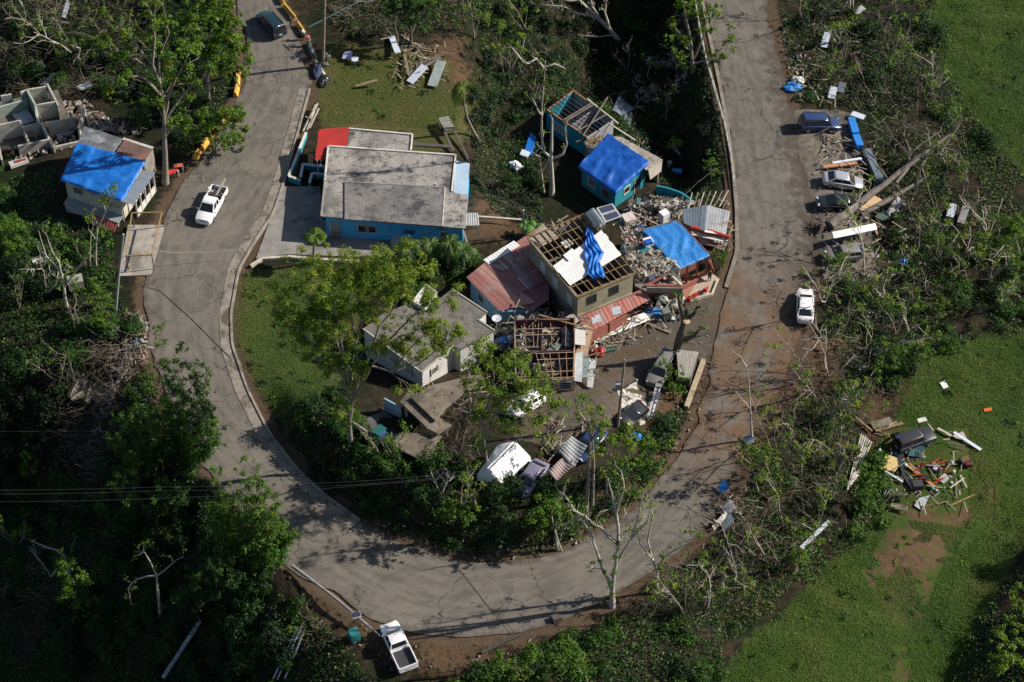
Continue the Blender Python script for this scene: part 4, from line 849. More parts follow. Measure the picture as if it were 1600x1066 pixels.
# ---- roofless timber-framed house
def stud_house():
    z0 = Hz(Wz(870, 610, .5)); zt = z0+2.6
    a, b, c, d = Wz(804,497,zt), Wz(898,494,zt), Wz(897,590,zt), Wz(806,592,zt); e = Wz(928,517,zt); ctr = (a+b+c+d)/4
    r = T('stripped_timber_house', 'wrecked house reduced to a grid of roof studs full of household debris', 'house', (ctr[0], ctr[1], z0))
    MB().slab([(p[0], p[1], z0+.15) for p in (a, b, c, d)], .3).build('floor', pm('littered_floor', (.10,.085,.075), (.05,.045,.04), 1.2), r)
    TAN = pm('tan_wall', (.38,.27,.18), (.29,.2,.13), .7, dirt=(.2,.15,.11), damt=.3); PUR = pm('dark_purple_wall', (.085,.035,.05), (.06,.03,.04), 1)
    for p, q, h, m in ((a, b, 2.3, PUR), (a, d, 2.2, WOODG), (b, c, 2.5, TAN), (lerp(a, d, .53), lerp(b, c, .53), 2.3, PUR), (d, c, 2.4, TAN), (lerp(a, b, .45), lerp(d, c, .45), 2.0, PUR)):
        mb = MB(); wallseg(mb, p, q, z0-.8, z0+h, .14); mb.build('wall', m, r)
    window(r, d, c, ctr, .86, z0+1.0, 1.2, 1.1, 4, pm('pale_shutter', (.42,.44,.47)), th=.14); window(r, d, c, ctr, .55, z0+1.0, 1.2, 1.1, 4, pm('pale_shutter', (.42,.44,.47)), th=.14)
    BR = pm('reddish_stud', (.29,.18,.12), (.20,.125,.09), 2)
    rafters(r, lerp(a, d, .1), lerp(b, c, .1), lerp(b, c, .5), lerp(a, d, .5), 8, 5, BR, .06, .1, m2=pm('tan_stud', (.40,.29,.19), (.3,.21,.14), 2), rseed=5, miss=.20)
    rafters(r, lerp(a, d, .6)+[2.0, 0, 0], lerp(b, c, .6), c, d+[2.6, 0, 0], 6, 5, BR, .06, .1, m2=pm('tan_stud', (.40,.29,.19)), rseed=6, miss=.26)
    for i in range(6):
        k = lerp(lerp(a, d, .1), lerp(b, c, .1), i/5); MB().bar(k-[0, 0, .3], k+[0, .4, 1.1], .06, .06).build('stud', BR, r)
    MB().bar(Wz(841,492,zt+.5), Wz(928,516,zt+.1), .14, .12).build('ridge_beam', WOOD, r); MB().bar(Wz(838,499,zt+.3), Wz(890,500,zt+.5), .1, .1).build('loose_beam', WOOD, r)
    for a_, b_ in (((821,556),(842,549)),((826,512),(840,498)),((853,560),(868,587)),((848,575),(866,565))): MB().bar(Wz(*a_, zt-.2), Wz(*b_, zt+.1), .12, .08).build('loose_beam', WOOD, r)
    # wall panels peeled off on the right
    for pts, m, zz in ((((896,511),(915,509),(915,540),(898,538)), WHITE, zt), (((899,552),(911,549),(909,597),(897,595)), pm('pale_sheet', (.5,.52,.53), (.36,.38,.40), .9, dirt=(.25,.14,.1), damt=.25), zt-.3),
                       (((911,553),(921,556),(918,590),(909,590)), pm('grey_green_sheet', (.20,.27,.26)), zt-1.2), (((921,560),(932,564),(926,606),(917,604)), pm('pale_sheet', (.5,.52,.53)), zt-1.8), (((915,507),(927,513),(918,556),(898,556)), TAN, zt-.4)):
        q = Q(pts, zz); MB().slab(q, .06).build('loose_panel', m, r)
    for (px, py, s, m) in ((850,568,(1.2,.7,.5),pm('mint_panel',(.35,.5,.42))),(858,574,(.8,1.8,.3),pm('pinkish_board',(.45,.36,.31))),(881,578,(1,.8,.5),pm('dark_red_cloth',(.3,.03,.03))),(824,515,(.7,.5,.5),WHITE),(838,514,(2.5,.6,.5),pm('mixed_white',(.5,.5,.5))),(866,562,(2.6,.6,.6),pm('dark_blue_cloth',(.03,.04,.12))),(815,530,(.3,.5,1.2),pm('grey_box',(.25,.3,.35)))):
        k = Wz(px, py, z0+.9); MB().box((k[0], k[1], z0+.3+s[2]/2), s, R.uniform(-.4, .4)).build('household_debris', m, r)
stud_house()
# ---- plain grey flat-roofed house with white walls, and its concrete carport
def grey_house():
    z0 = Hz(Wz(670, 600, 1.0)); z = z0+2.7
    poly = [(567,514),(600,489),(645,472),(677,474),(706,452),(761,488),(747,500),(773,517),(750,530),(720,546),(708,541),(659,582)]
    q = Q(poly, z); ctr = np.mean(q, axis=0); r = T('grey_roofed_house', 'white-walled house with plain grey concrete roof under the central tree', 'house', (ctr[0], ctr[1], z0))
    WW = pm('whitewashed_wall', (.58,.57,.54), (.48,.47,.45), .8, dirt=(.3,.28,.25), dscale=.5, damt=.25)
    MB().prism([tuple(p[:2]) for p in inset(q, .12)], z0-1.5, z-.14).build('wall', WW, r)
    MB().slab(q, .15).build('roof', roofmat('grey_leaf_strewn_roof', (.125,.112,.096), (.185,.168,.148), (.075,.066,.056), .25), r)
    for i, j in ((5, 4), (7, 6), (10, 11), (11, 0)): MB().bar(q[i]+[0, 0, .04], q[j]+[0, 0, .04], .14, .1).build('roof_edge', pm('pale_roof_edge', (.40,.38,.34)), r)
    # open light shaft with upstand walls
    s = Q([(645,470),(666,444),(682,456),(663,480)], z+.5)
    for i in range(4):
        mb = MB(); wallseg(mb, s[i], s[(i+1) % 4], z-1.0, z+.5, .14); mb.build('shaft_wall', WW, r)
    p = q[0], q[11]
    for t in (.25, .5, .75): window(r, q[0], q[11], ctr, t, z0+1.0, 1.2, 1.1, 4, WHITE, flat('grey_shutter', (.35,.35,.36)))
    window(r, q[11], q[10], ctr, .4, z0+1.0, 1.0, 1.0, 4, WHITE)
    bw = pm('pale_blue_yard_wall', (.28,.38,.47), (.21,.30,.38), .8)
    CS = roofmat('weathered_carport_slab', (.115,.094,.072), (.215,.180,.142), (.060,.050,.040), .3)
    z0 = float(G(640, 690)[2]); zc = z0+2.2; c0 = Wz(680, 640, z0)
    k = T('concrete_carport', 'weathered brown concrete carport slabs, cracked and overlapping, below the grey-roofed house', 'carport', (c0[0], c0[1], z0))
    for pts, zz in ((((642,621),(675,602),(750,583),(755,589),(698,636),(680,657)), zc+.12), (((625,628),(640,608),(690,655),(706,664),(685,678),(669,670)), zc-.25), (((607,693),(629,675),(690,681),(660,720)), zc-.9)):
        MB().slab(Q(pts, zz), .22).build('slab', CS, k)
    for px, py, pz in ((634,632,-.5),(670,668,-.5),(745,590,-.15),(698,662,-.5),(625,690,-1.15),(658,712,-1.15)):
        t = Wz(px, py, zc+pz); MB().bar((t[0], t[1], z0-.6), (t[0], t[1], zc+pz), .2, .2).build('post', WHITE, k)
    mb = MB(); wallseg(mb, Wz(600,622,z0+1.6), Wz(626,636,z0+1.6), z0-.8, z0+1.6, .15); mb.build('side_wall', bw, k)
    MB().slab(Q([(660,712),(668,694),(680,700),(672,712)], zc-.8), .1).build('broken_slab', CS, k)
    pts = [(552,668),(618,714)]; yard_wall('grey concrete retaining wall below the carport, behind the big tree', pts, .9, CONCW, .25, name='retaining_wall')
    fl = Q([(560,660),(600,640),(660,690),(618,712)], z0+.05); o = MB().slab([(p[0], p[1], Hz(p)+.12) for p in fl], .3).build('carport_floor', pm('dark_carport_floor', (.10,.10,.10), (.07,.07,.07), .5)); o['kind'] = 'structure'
grey_house()
# ---- shed by the right road
def shed():
    z0 = Hz(Wz(1070, 600, .3)); z = z0+2.1; q = Q([(1058,546),(1092,550),(1079,592),(1060,589)], [z, z, z-.2, z-.2]); ctr = np.mean(q, axis=0)
    r = T('board_shed', 'dark box shed with weathered grey board roof on the dirt bank by the right road', 'shed', (ctr[0], ctr[1], z0))
    MB().prism(inset(q, .2), z0-.8, z-.25).build('wall', pm('dark_shed_wall', (.07,.055,.045), (.05,.04,.035), 1), r)
    for i in range(7):
        t0, t1 = i/7, (i+.93)/7; MB().slab([lerp(q[0], q[1], t0), lerp(q[0], q[1], t1), lerp(q[3], q[2], t1)+[0, 0, R.uniform(0, .03)], lerp(q[3], q[2], t0)], .05).build('roof_board', pm('silvery_board', (.38,.35,.31), (.26,.24,.21), 1.6, stretch=(3,1,1)), r)
    mb = MB(); wallseg(mb, G(1099,566)[:2], G(1072,640)[:2], z0-1, z0+.5, .45); mb.build('plinth_wall', pm('tan_plinth', (.42,.33,.23), (.30,.24,.17), .8), r)
shed()
# white gable canopy tent
def canopy():
    z0 = Hz(Wz(785, 735, 1.5)); a, b = Wz(763,733,z0+2.5), Wz(806,690,z0+2.5); l0, l1 = Wz(746,742,z0+1.3), Wz(777,697,z0+1.5); r0, r1 = Wz(782,759,z0+1.0), Wz(827,712,z0+1.0)
    c = (a+b)/2; r = T('canopy_tent', 'white tarp canopy with pitched roof standing in the lower yard', 'tent', (c[0], c[1], z0))
    drape(r, a, b, r1, r0, WTARP, 20, 14, .05, hem=.9, seed=4, name='roof_sheet'); drape(r, l0, l1, b, a, WTARP, 20, 12, .05, hem=.5, seed=6, name='roof_sheet')
    MB().add([a, l0, r0, l0-[0, 0, .8], r0-[0, 0, .8]], [(0, 1, 2), (1, 3, 4, 2)]).build('end_panel', WTARP, r)
    MB().add([b, l1, r1, l1-[0, 0, .8], r1-[0, 0, .8]], [(0, 2, 1), (1, 2, 4, 3)]).build('end_panel', WTARP, r)
    for p in (l0, l1, r0, r1): MB().tube([(p[0], p[1], Hz(p)-.2), p], .05, 6).build('pole', ALU, r)
    MB().bar(a, b, .06, .06).build('ridge_pole', ALU, r)
canopy()

# ================================================================== vehicles
BLACKR = pm('tyre_rubber', (.018,.018,.018), bump=.1, rough=.9); RIM = flat('wheel_rim', (.35,.35,.36), .35, .6); CGLASS = flat('car_glass', (.012,.014,.018), .06, 0, .7)
HLAMP = flat('headlamp', (.7,.7,.72), .12, 0, .8); TLAMP = flat('tail_lamp', (.35,.01,.01), .2, 0, .6); TRIM = flat('black_trim', (.02,.02,.02), .5)
def heading(dx, dy): return math.atan2(-dy/sp, dx)
def ring(x, w, zb, zt): return [(x, -.80*w, zb), (x, .80*w, zb), (x, .97*w, zb+.1), (x, w, zb+(zt-zb)*.55), (x, .97*w, zt-.07), (x, .84*w, zt), (x, -.84*w, zt), (x, -.97*w, zt-.07), (x, -w, zb+(zt-zb)*.55), (x, -.97*w, zb+.1)]
def car(label, px, py, hd, kind='sedan', paint=None, name='car', cat='car', group=None, dz=0.0, tilt=None, load=False, loc=None):
    p = np.asarray(loc) if loc is not None else G(px, py); rz = heading(*hd)
    r = T(name, label, cat, (p[0], p[1], p[2]+dz+(.02 if loc is None else 0)), group, rz)
    c_, s_ = math.cos(rz), math.sin(rz); hh = lambda a, b: max(0.03 if inside(np.array([[p[0]+a*c_-b*s_, p[1]+a*s_+b*c_]]), ROADP)[0] else -99, float(H(p[0]+a*c_-b*s_, p[1]+a*s_+b*c_)))
    zf, zb, zl, zr_ = (hh(1.5, .7)+hh(1.5, -.7))/2, (hh(-1.5, .7)+hh(-1.5, -.7))/2, (hh(1.5, .8)+hh(-1.5, .8))/2, (hh(1.5, -.8)+hh(-1.5, -.8))/2
    r.rotation_euler = (math.atan2(zl-zr_, 1.6), -math.atan2(zf-zb, 3.0), rz); r.location[2] = (zf+zb+zl+zr_)/4+dz+.03; ORG[r.name] = tuple(r.location)
    L, Wd, Ht = {'sedan': (4.7, 1.82, 1.46), 'hatch': (4.1, 1.75, 1.5), 'suv': (4.7, 1.88, 1.78), 'pickup': (5.4, 1.92, 1.78), 'jeep': (4.2, 1.75, 1.75)}[kind]
    w = Wd/2; bel = {'sedan': .98, 'hatch': 1.0, 'suv': 1.08, 'pickup': 1.08, 'jeep': 1.1}[kind]
    prof = {'sedan': [(-.5,.60,.70),(-.49,.80,.80),(-.465,.90,.90),(-.40,bel-.02,.96),(-.2,bel,1),(.18,bel-.02,1),(.27,bel-.07,.99),(.40,.82,.94),(.46,.74,.85),(.485,.66,.76),(.5,.55,.62)],
            'hatch': [(-.5,.65,.80),(-.48,bel-.05,.92),(-.3,bel,1),(.2,bel-.02,1),(.3,bel-.08,1),(.42,.84,.93),(.475,.74,.82),(.5,.58,.66)],
            'suv': [(-.5,.70,.94),(-.485,bel,.98),(-.2,bel,1),(.2,bel,1),(.27,bel-.03,1),(.42,.96,.96),(.475,.87,.87),(.5,.6,.76)],
            'jeep': [(-.5,.75,.97),(-.49,bel,1),(.15,bel,1),(.22,bel,1),(.46,1.02,.92),(.49,.95,.88),(.5,.6,.86)],
            'pickup': [(-.5,.55,.96),(-.49,.62,.99),(-.08,.62,1),(-.06,bel,1),(.2,bel,1),(.28,bel-.03,1),(.42,.97,.96),(.475,.88,.88),(.5,.6,.78)]}[kind]
    P = paint or flat('white_car_paint', (.78,.78,.78), .3, 0, .5, .6)
    MB().loft([ring(x*L, w*k, .24 if abs(x) < .47 else .32, z) for x, z, k in prof]).build('body', P, r, smooth=35, local=True)
    xb0, xb1, xt0, xt1 = {'sedan': (-.40,.27,-.24,.08), 'hatch': (-.48,.29,-.38,.10), 'suv': (-.485,.27,-.44,.12), 'jeep': (-.48,.20,-.46,.12), 'pickup': (-.075,.28,-.05,.13)}[kind]
    wt = w*.74; wb = w*.93
    def gh(x0, x1, ww, z): return [(x0*L, -ww, z), (x1*L, -ww*.93, z), (x1*L, ww*.93, z), (x0*L, ww, z)]
    rings = [gh(xb0, xb1, wb, bel-.05), gh(xb0*.0+xb0+(xt0-xb0)*.9, xb1+(xt1-xb1)*.9, wt+(wb-wt)*.1, Ht-.10)]
    MB().loft(rings).build('cabin', P, r, local=True)
    MB().loft([gh(xt0-.012, xt1+.012, wt+.02, Ht-.11), gh(xt0, xt1, wt, Ht-.03), gh(xt0+.03, xt1-.03, wt*.85, Ht)]).build('roof', P, r, smooth=60, local=True)
    B0 = [np.array(q) for q in rings[0]]; T0 = [np.array(q) for q in rings[1]]
    def pane(nm, i, j, u0, u1, v0=.14, v1=.92):
        q = [lerp(lerp(B0[i], B0[j], u), lerp(T0[i], T0[j], u), v) for u, v in ((u0, v0), (u1, v0), (u1, v1), (u0, v1))]
        n = np.cross(q[1]-q[0], q[3]-q[0]); n /= np.linalg.norm(n); c = np.mean(q, axis=0)
        if n @ (c-np.array([0, 0, 1.2])) < 0: n = -n
        MB().add([k+n*.012 for k in q]+[k-n*.01 for k in q], [(0,1,2,3),(7,6,5,4),(0,4,5,1),(1,5,6,2),(2,6,7,3),(3,7,4,0)]).build(nm, CGLASS, r, local=True)
    pane('windscreen', 1, 2, .05, .95, .08, .97); pane('rear_window', 3, 0, .07, .93, .08, .95)
    splits = {'sedan': ((.10,.48),(.52,.90)), 'hatch': ((.06,.30),(.34,.60),(.64,.92)), 'suv': ((.05,.30),(.34,.60),(.64,.92)), 'jeep': ((.05,.45),(.5,.92)), 'pickup': ((.10,.44),(.50,.88))}[kind]
    for u0, u1 in splits: pane('side_window', 0, 1, u0, u1); pane('side_window', 2, 3, 1-u1, 1-u0)
    for sx in (-.315, .315):
        for sy in (-1, 1):
            wr = .36 if kind in ('suv', 'pickup', 'jeep') else .32; c = (sx*L, sy*(w-.12), wr)
            t = MB().lathe(c, [(wr*.6, -.11), (wr*.95, -.11), (wr, -.06), (wr, .06), (wr*.95, .11), (wr*.6, .11)], 16, 'y').build('wheel', BLACKR, r, smooth=30, local=True)
            MB().lathe((c[0], c[1]+sy*.02, c[2]), [(wr*.58, -.105), (wr*.58, .10), (wr*.3, .11)] if sy > 0 else [(wr*.3, -.11), (wr*.58, -.10), (wr*.58, .105)], 12, 'y').build('rim', RIM, t, local=True)
    hz = .72 if kind in ('sedan', 'hatch') else .80
    lo_ = kind in ('sedan', 'hatch'); hx, hy, tx, ty = (.462, .56, -.482, .58) if lo_ else (.468, .62, -.485, .78)
    for sy in (-1, 1):
        MB().box((L*hx, sy*w*hy, hz), (.12, .34, .13), sy*-.35).build('headlight', HLAMP, r, local=True)
        MB().box((L*tx, sy*w*ty, hz+.06), (.08, .24, .16), sy*.3 if lo_ else 0).build('tail_light', TLAMP, r, local=True)
        MB().box((xb1*L-.25, sy*(w+.05), bel+.02), (.10, .16, .11)).build('mirror', P, r, local=True)
    MB().box((L*.487, 0, .42), (.10, Wd*.60, .2)).build('front_bumper', TRIM if not lo_ else P, r, local=True)
    MB().box((-L*.49, 0, .42), (.10, Wd*(.62 if lo_ else .8), .2)).build('rear_bumper', TRIM if kind in ('suv', 'jeep') else P, r, local=True)
    MB().box((L*.485, 0, hz-.06), (.05, Wd*.32, .12)).build('grille', TRIM, r, local=True)
    MB().box((-L*.502, 0, .62), (.03, .40, .15)).build('number_plate', WHITE, r, local=True)
    if kind == 'pickup':
        x0, x1 = -.495*L, -.085*L
        for sy in (-1, 1): MB().box(((x0+x1)/2, sy*(w-.06), .84), (x1-x0, .10, .46)).build('bed_side', P, r, local=True)
        MB().box((x0, 0, .84), (.08, Wd-.06, .44)).build('tailgate', P, r, local=True)
        MB().box(((x0+x1)/2, 0, .645), (x1-x0-.1, Wd-.24, .04)).build('bed_floor', flat('bed_liner', (.03,.03,.035), .7), r, local=True)
    if kind == 'suv':
        for sy in (-1, 1): MB().bar((xt0*L+.1, sy*wt*.92, Ht+.06), (xt1*L-.1, sy*wt*.92, Ht+.06), .05, .05).build('roof_rail', TRIM, r, local=True)
    return r
PW = flat('white_car_paint', (.80,.80,.80), .28, 0, .5, .7); PB = flat('black_car_paint', (.012,.013,.016), .25, 0, .5, .7); PN = flat('navy_car_paint', (.02,.045,.13), .25, .1, .5, .7)
PS = flat('silver_car_paint', (.48,.50,.54), .28, .45, .5, .7); PG = flat('dusty_grey_paint', (.16,.155,.15), .6, 0, .4); PV = flat('grey_violet_paint', (.19,.18,.26), .4, .1, .5, .3); PD = flat('dark_teal_car_paint', (.012,.035,.045), .22, .1, .5, .8)
whitetruck = car('white pickup loaded with scrap driving along the left road', 331, 328, (-21, 54), 'pickup', PW, 'pickup_truck', 'pickup')
def bed_load():
    # scrap in the bed of the moving pickup
    base = whitetruck; m = base.matrix_basis.copy() if False else None
    ang = base.rotation_euler[2]; c, s = math.cos(ang), math.sin(ang); L = lambda x, y, z: np.array([base.location[0]+x*c-y*s, base.location[1]+x*s+y*c, base.location[2]+z])
    r = T('scrap_load', 'tangle of scrap metal and a pale plank in the driving pickup bed', 'scrap', L(-1.6, 0, .67))
    rr = random.Random(4)
    for i in range(16):
        p = L(rr.uniform(-2.4, -.7), rr.uniform(-.6, .6), rr.uniform(.75, 1.1)); q = p+np.array([rr.uniform(-.6, .6), rr.uniform(-.6, .6), rr.uniform(-.05, .5)])
        MB().bar(p, q, rr.uniform(.05, .16), .05).build('scrap_piece', [ALU, TRIM, RUST, PG][i % 4], r)
    MB().bar(L(-1.0, .1, .9), L(-3.2, .55, 1.9), .22, .05).build('plank', pm('pale_beam', (.5,.46,.38)), r)
bed_load()
car('white crew-cab pickup with empty black bed parked below the bend', 623, 1016, (-34, -60), 'pickup', PW, 'pickup_truck', 'pickup')
car('white sedan parked at the edge of the right road', 1257, 484, (6, -50), 'sedan', PW)
car('dark SUV stopped on the left road at the top, beside the yellow barrier', 424, 44, (-26, -30), 'suv', PD, 'suv', 'SUV')
car('navy blue SUV nosed into the roadside bank on the right', 1279, 199, (60, -6), 'suv', PN, 'suv', 'SUV')
car('silver sedan parked side-on above the fallen trunk', 1315, 290, (60, 1), 'sedan', PS)
car('black car in the shade of the fallen trunk', 1306, 322, (-60, 4), 'sedan', PB)
car('dust-covered dark hatchback under white boards and branches', 1316, 404, (-60, 12), 'hatch', PG)
car('black sedan with dark windows beside the utility pole in the lower yard', 984, 655, (-28, 34), 'sedan', PB, dz=.12)
car('dusty grey wrecked SUV beside the board shed', 1032, 586, (-22, 36), 'suv', PG, 'suv', 'SUV')
car('grey-violet sedan parked next to the white canopy', 829, 754, (-24, 30), 'sedan', PV)
car('white hatchback half hidden under the lime-green tree', 822, 640, (-30, 20), 'hatch', PW)
car('black jeep surrounded by scrap in the grass field', 1428, 694, (50, -16), 'jeep', flat('faded_black_paint', (.03,.032,.038), .45, 0, .5), 'jeep', 'jeep')
car('dark car tucked between the yard trees beside the collapsed zinc roof', 920, 700, (-24, 26), 'sedan', PN)
# teal roofed cart in the carport
def cart():
    p = G(600, 694); r = T('utility_cart', 'small teal utility cart with flat roof parked in the carport', 'cart', p, None, heading(30, 18)); TL = flat('teal_cart_paint', (.012,.11,.11), .4)
    MB().box((0, 0, .55), (2.2, 1.2, .45)).build('body', TL, r, local=True); MB().box((-.5, 0, 1.75), (.9, 1.2, .07)).build('roof', TL, r, local=True)
    for x in (-.85, .6):
        for y in (-.55, .55): MB().bar((x, y, .7), (x*.95, y, 1.72), .05, .05).build('roof_post', ALU, r, local=True); MB().lathe((x*1.0, y*1.08, .25), [(.12, -.09), (.25, -.09), (.25, .09), (.12, .09)], 12, 'y').build('wheel', BLACKR, r, local=True)
    MB().box((-.2, 0, .95), (.5, 1.0, .35)).build('seat', flat('blue_seat', (.03,.08,.3)), r, local=True); MB().box((-.5, 0, 1.2), (.12, 1.0, .5)).build('backrest', flat('blue_seat', (.03,.08,.3)), r, local=True)
cart()

# ================================================================== poles, rails, barriers
POLEW = pm('weathered_pole_wood', (.26,.21,.16), (.17,.135,.10), 2, bump=.3); POLEG = pm('grey_concrete_pole', (.36,.36,.36), (.28,.28,.28), 1.5)
def upole(label, base, top, m, r0=.17, r1=.11, extra=None):
    b = G(*base); t = Wy(top[0], top[1], b[1]+(0)); r = T('utility_pole', label, 'pole', b)
    MB().tube([b-[0, 0, .5], lerp(b, t, .5), t], [r0, (r0+r1)/2, r1], 10).build('shaft', m, r, smooth=50)
    if extra == 'arm':
        k = lerp(b, t, .93); MB().bar(k+[-1.1, 0, 0], k+[1.1, 0, 0], .1, .12).build('crossarm', POLEW, r)
        for x in (-1, -.4, .4, 1): MB().lathe(k+[x, 0, .06], [(.05, 0), (.07, .06), (.04, .16)], 8).build('insulator', pm('porcelain', (.5,.48,.45)), r)
    if extra == 'box':
        k = lerp(b, t, .62); MB().box(k+[-.4, -.2, .25], (.5, .4, .75)).build('transformer', pm('grey_transformer', (.33,.37,.42)), r); MB().bar(k+[0, -.1, -.2], k+[1.4, -.1, .9], .1, .08).build('arm', POLEW, r)
        MB().lathe(k+[1.4, -.1, .9], [(.06, 0), (.1, .08), (.04, .2)], 8).build('insulator', WHITE, r)
    if extra == 'lamp':
        k = lerp(b, t, .72); MB().bar(k, k+[.7, 0, .2], .06, .06).build('arm', ALU, r)
    return r, t
p1, t1 = upole('tall wooden utility pole on the verge beside the dark SUV', (504, 103), (509, -60), POLEW, .2, .14, 'arm')
p2, t2 = upole('leaning grey utility pole beside the carport frame', (179, 488), (193, 366), POLEG, .15, .10, 'lamp')
p3, t3 = upole('wooden utility pole with transformer in the lower yard', (965, 668), (976, 562), POLEW, .15, .10, 'box')
g0, g1 = G(457, 889), G(594, 1002); r = T('fallen_pole', 'fallen street-light pole with small solar panel lying beside the white pickup', 'pole', g0)
MB().tube([g0+[0, 0, .5], lerp(g0, g1, .5)+[0, 0, 1.1], g1+[0, 0, .9]], [.16, .13, .09], 8).build('shaft', pm('galvanised_pole', (.42,.42,.43), (.3,.28,.27), 1.2, rough=.5, metal=.3, dirt=(.28,.13,.06), dscale=.5, damt=.4), r, smooth=50)
k = lerp(g0, g1, .74)+[0, 0, 1.2]; MB().box(k, (.75, .6, .05), .3).build('solar_panel', flat('solar_absorber', (.035,.04,.075)), r); MB().box(k-[0, 0, .04], (.83, .68, .05), .3).build('panel_frame', WHITE, r)
g0, g1 = G(752, 1022), G(822, 992); one(MB().tube([g0+[0, 0, .2], g1+[0, 0, .5]], [.16, .12], 8), 'fallen_pole', pm('dark_pole', (.07,.065,.06)), 'dark fallen pole lying across the verge at the bottom of the bend', 'pole', g0)
def wire(name, label, pts, rad=.022, m=None, sag=0.4):
    pp = []
    for a, b in zip(pts[:-1], pts[1:]):
        for i in range(9): t = i/8; pp.append(lerp(a, b, t)-np.array([0, 0, sag*4*t*(1-t)]))
    return one(MB().tube(pp, rad, 4), name, m or flat('wire_grey', (.12,.12,.12), .6, .1), label, 'wire', pts[0])
for i, (l, y0, y1, lab) in enumerate(((9.0,762,752,'upper'),(8.6,768,757,'middle'),(8.2,780,759,'lower'))):
    wire('power_line', f'{lab} of three power lines crossing the dark valley at lower left', [Wz(-120, y0+4, l), Wz(250, y0-1, l-.2), Wz(560, y1, l-.2), Wz(760, y1-20, l)], .008, sag=.2)
wire('power_line', 'thin power line crossing the bamboo above the lower left wires', [Wz(-100, 672, 9), Wz(300, 668, 8.8), Wz(560, 645, 8.6)], .008)
wire('power_line', 'cable sagging across the left road below the pickup', [Wz(250, 392, 2.2), Wz(300, 394, 1.6), Wz(372, 389, 1.5)], .025, flat('pale_cable', (.4,.38,.35)), .2)
wire('power_line', 'black cable lying across the left road from the leaning pole', [G(190, 440)+[0, 0, .1], G(250, 455)+[0, 0, .09], G(300, 500)+[0, 0, .09], G(360, 560)+[0, 0, .12]], .028, TRIM, 0)
wire('power_line', 'cable crossing the road at the bottom of the bend', [G(716, 888)+[0, 0, .1], G(760, 945)+[0, 0, .1], G(806, 992)+[0, 0, .3]], .022, TRIM, 0)
wire('power_line', 'cable running from the top left pole down to the road edge', [t1-[0, 0, 2], Wz(560, 2, 7), Wz(590, 0, 7)], .04, flat('pale_cable', (.4,.38,.35)), .1)
wire('power_line', 'pale service cable slanting from the two-storey house to the rail', [Wz(1046, 325, 4.0), Wz(1090, 285, 5.0), Wz(1118, 262, 5.2)], .02, None, .1)
b = MB(); a0, a1 = Wz(482, 43, 2.2), Wz(572, -3, 6.5); b.bar(a0, a1, .14, .1); one(b, 'stay_pole', pm('white_stay', (.6,.6,.58)), 'white stay pole slanting across the top left utility pole', 'pole', a0)
# guardrail along the inner side of the right road
def guardrail():
    pts = [(1082,-30),(1089,30),(1101,90),(1118,150),(1131,195),(1141,245),(1147,295)]; w_ = [G(*p) for p in pts]
    r = T('guardrail', 'long pale guardrail along the inner edge of the right road', 'guardrail', w_[3]); RL = pm('pale_rail', (.52,.51,.49), (.38,.37,.35), 1.5, rough=.55, metal=.2, dirt=(.22,.14,.09), damt=.3)
    for i in range(len(w_)-1):
        a, b = w_[i].copy(), w_[i+1].copy(); a[2] = b[2] = 0
        for zz in (.35, .75): MB().bar(a+[0, 0, zz], b+[0, 0, zz], .10, .14).build('rail', RL, r)
        for t in (0, .33, .66): k = lerp(a, b, t); MB().bar(k+[0, 0, -1.2], k+[0, 0, .82], .12, .12).build('post', RL, r)
guardrail()
def barrier(label, segs, m, h=.7, name='road_barrier'):
    g = G(*segs[0][0]); r = T(name, label, 'barrier', g)
    for a, b in segs:
        p, q = G(*a), G(*b); d = (q-p); d[2] = 0; d /= np.linalg.norm(d); n = np.array([-d[1], d[0], 0]); z = min(p[2], q[2])
        sec = lambda c: [c+n*.30+[0, 0, -.3], c+n*.28+[0, 0, .15], c+n*.12+[0, 0, h*.6], c+n*.10+[0, 0, h], c-n*.10+[0, 0, h], c-n*.12+[0, 0, h*.6], c-n*.28+[0, 0, .15], c-n*.30+[0, 0, -.3]]
        MB().loft([sec(np.array([p[0], p[1], z])), sec(np.array([q[0], q[1], z]))]).build('barrier_block', m, r)
YEL = pm('faded_yellow_paint', (.62,.36,.06), (.48,.26,.05), 1.5, dirt=(.30,.22,.13), dscale=.9, damt=.4)
barrier('faded yellow concrete barrier blocks along the left side of the left road', [((372,112),(371,135)),((371,138),(368,152)),((357,176),(345,192)),((336,205),(328,214)),((324,222),(316,234)),((312,239),(303,250))], YEL)
barrier('peeling yellow barrier behind the dark SUV at the top left', [((432,-14),(443,8)),((445,12),(462,32)),((466,40),(478,58))], YEL)
barrier('grey concrete kerb blocks on the verge below the yellow barrier', [((482,68),(492,92)),((494,98),(500,118))], CONCW, .45, 'kerb_blocks')
# posts and stacked poles by the blue house wall
def fence_scrap():
    g = G(484, 190); r = T('pole_stack', 'stack of pale timber poles leaning by the road above the red porch', 'timber', g)
    for a, b in (((474,208),(494,172)),((480,206),(497,170)),((484,203),(499,178)),((476,200),(492,180)),((489,172),(497,180)),((478,185),(490,195))): MB().bar(G(*a)+[0, 0, .25], G(*b)+[0, 0, .8], .14, .12).build('pole', WOODG if a[0] % 2 else pm('pale_beam', (.5,.46,.38)), r)
fence_scrap()

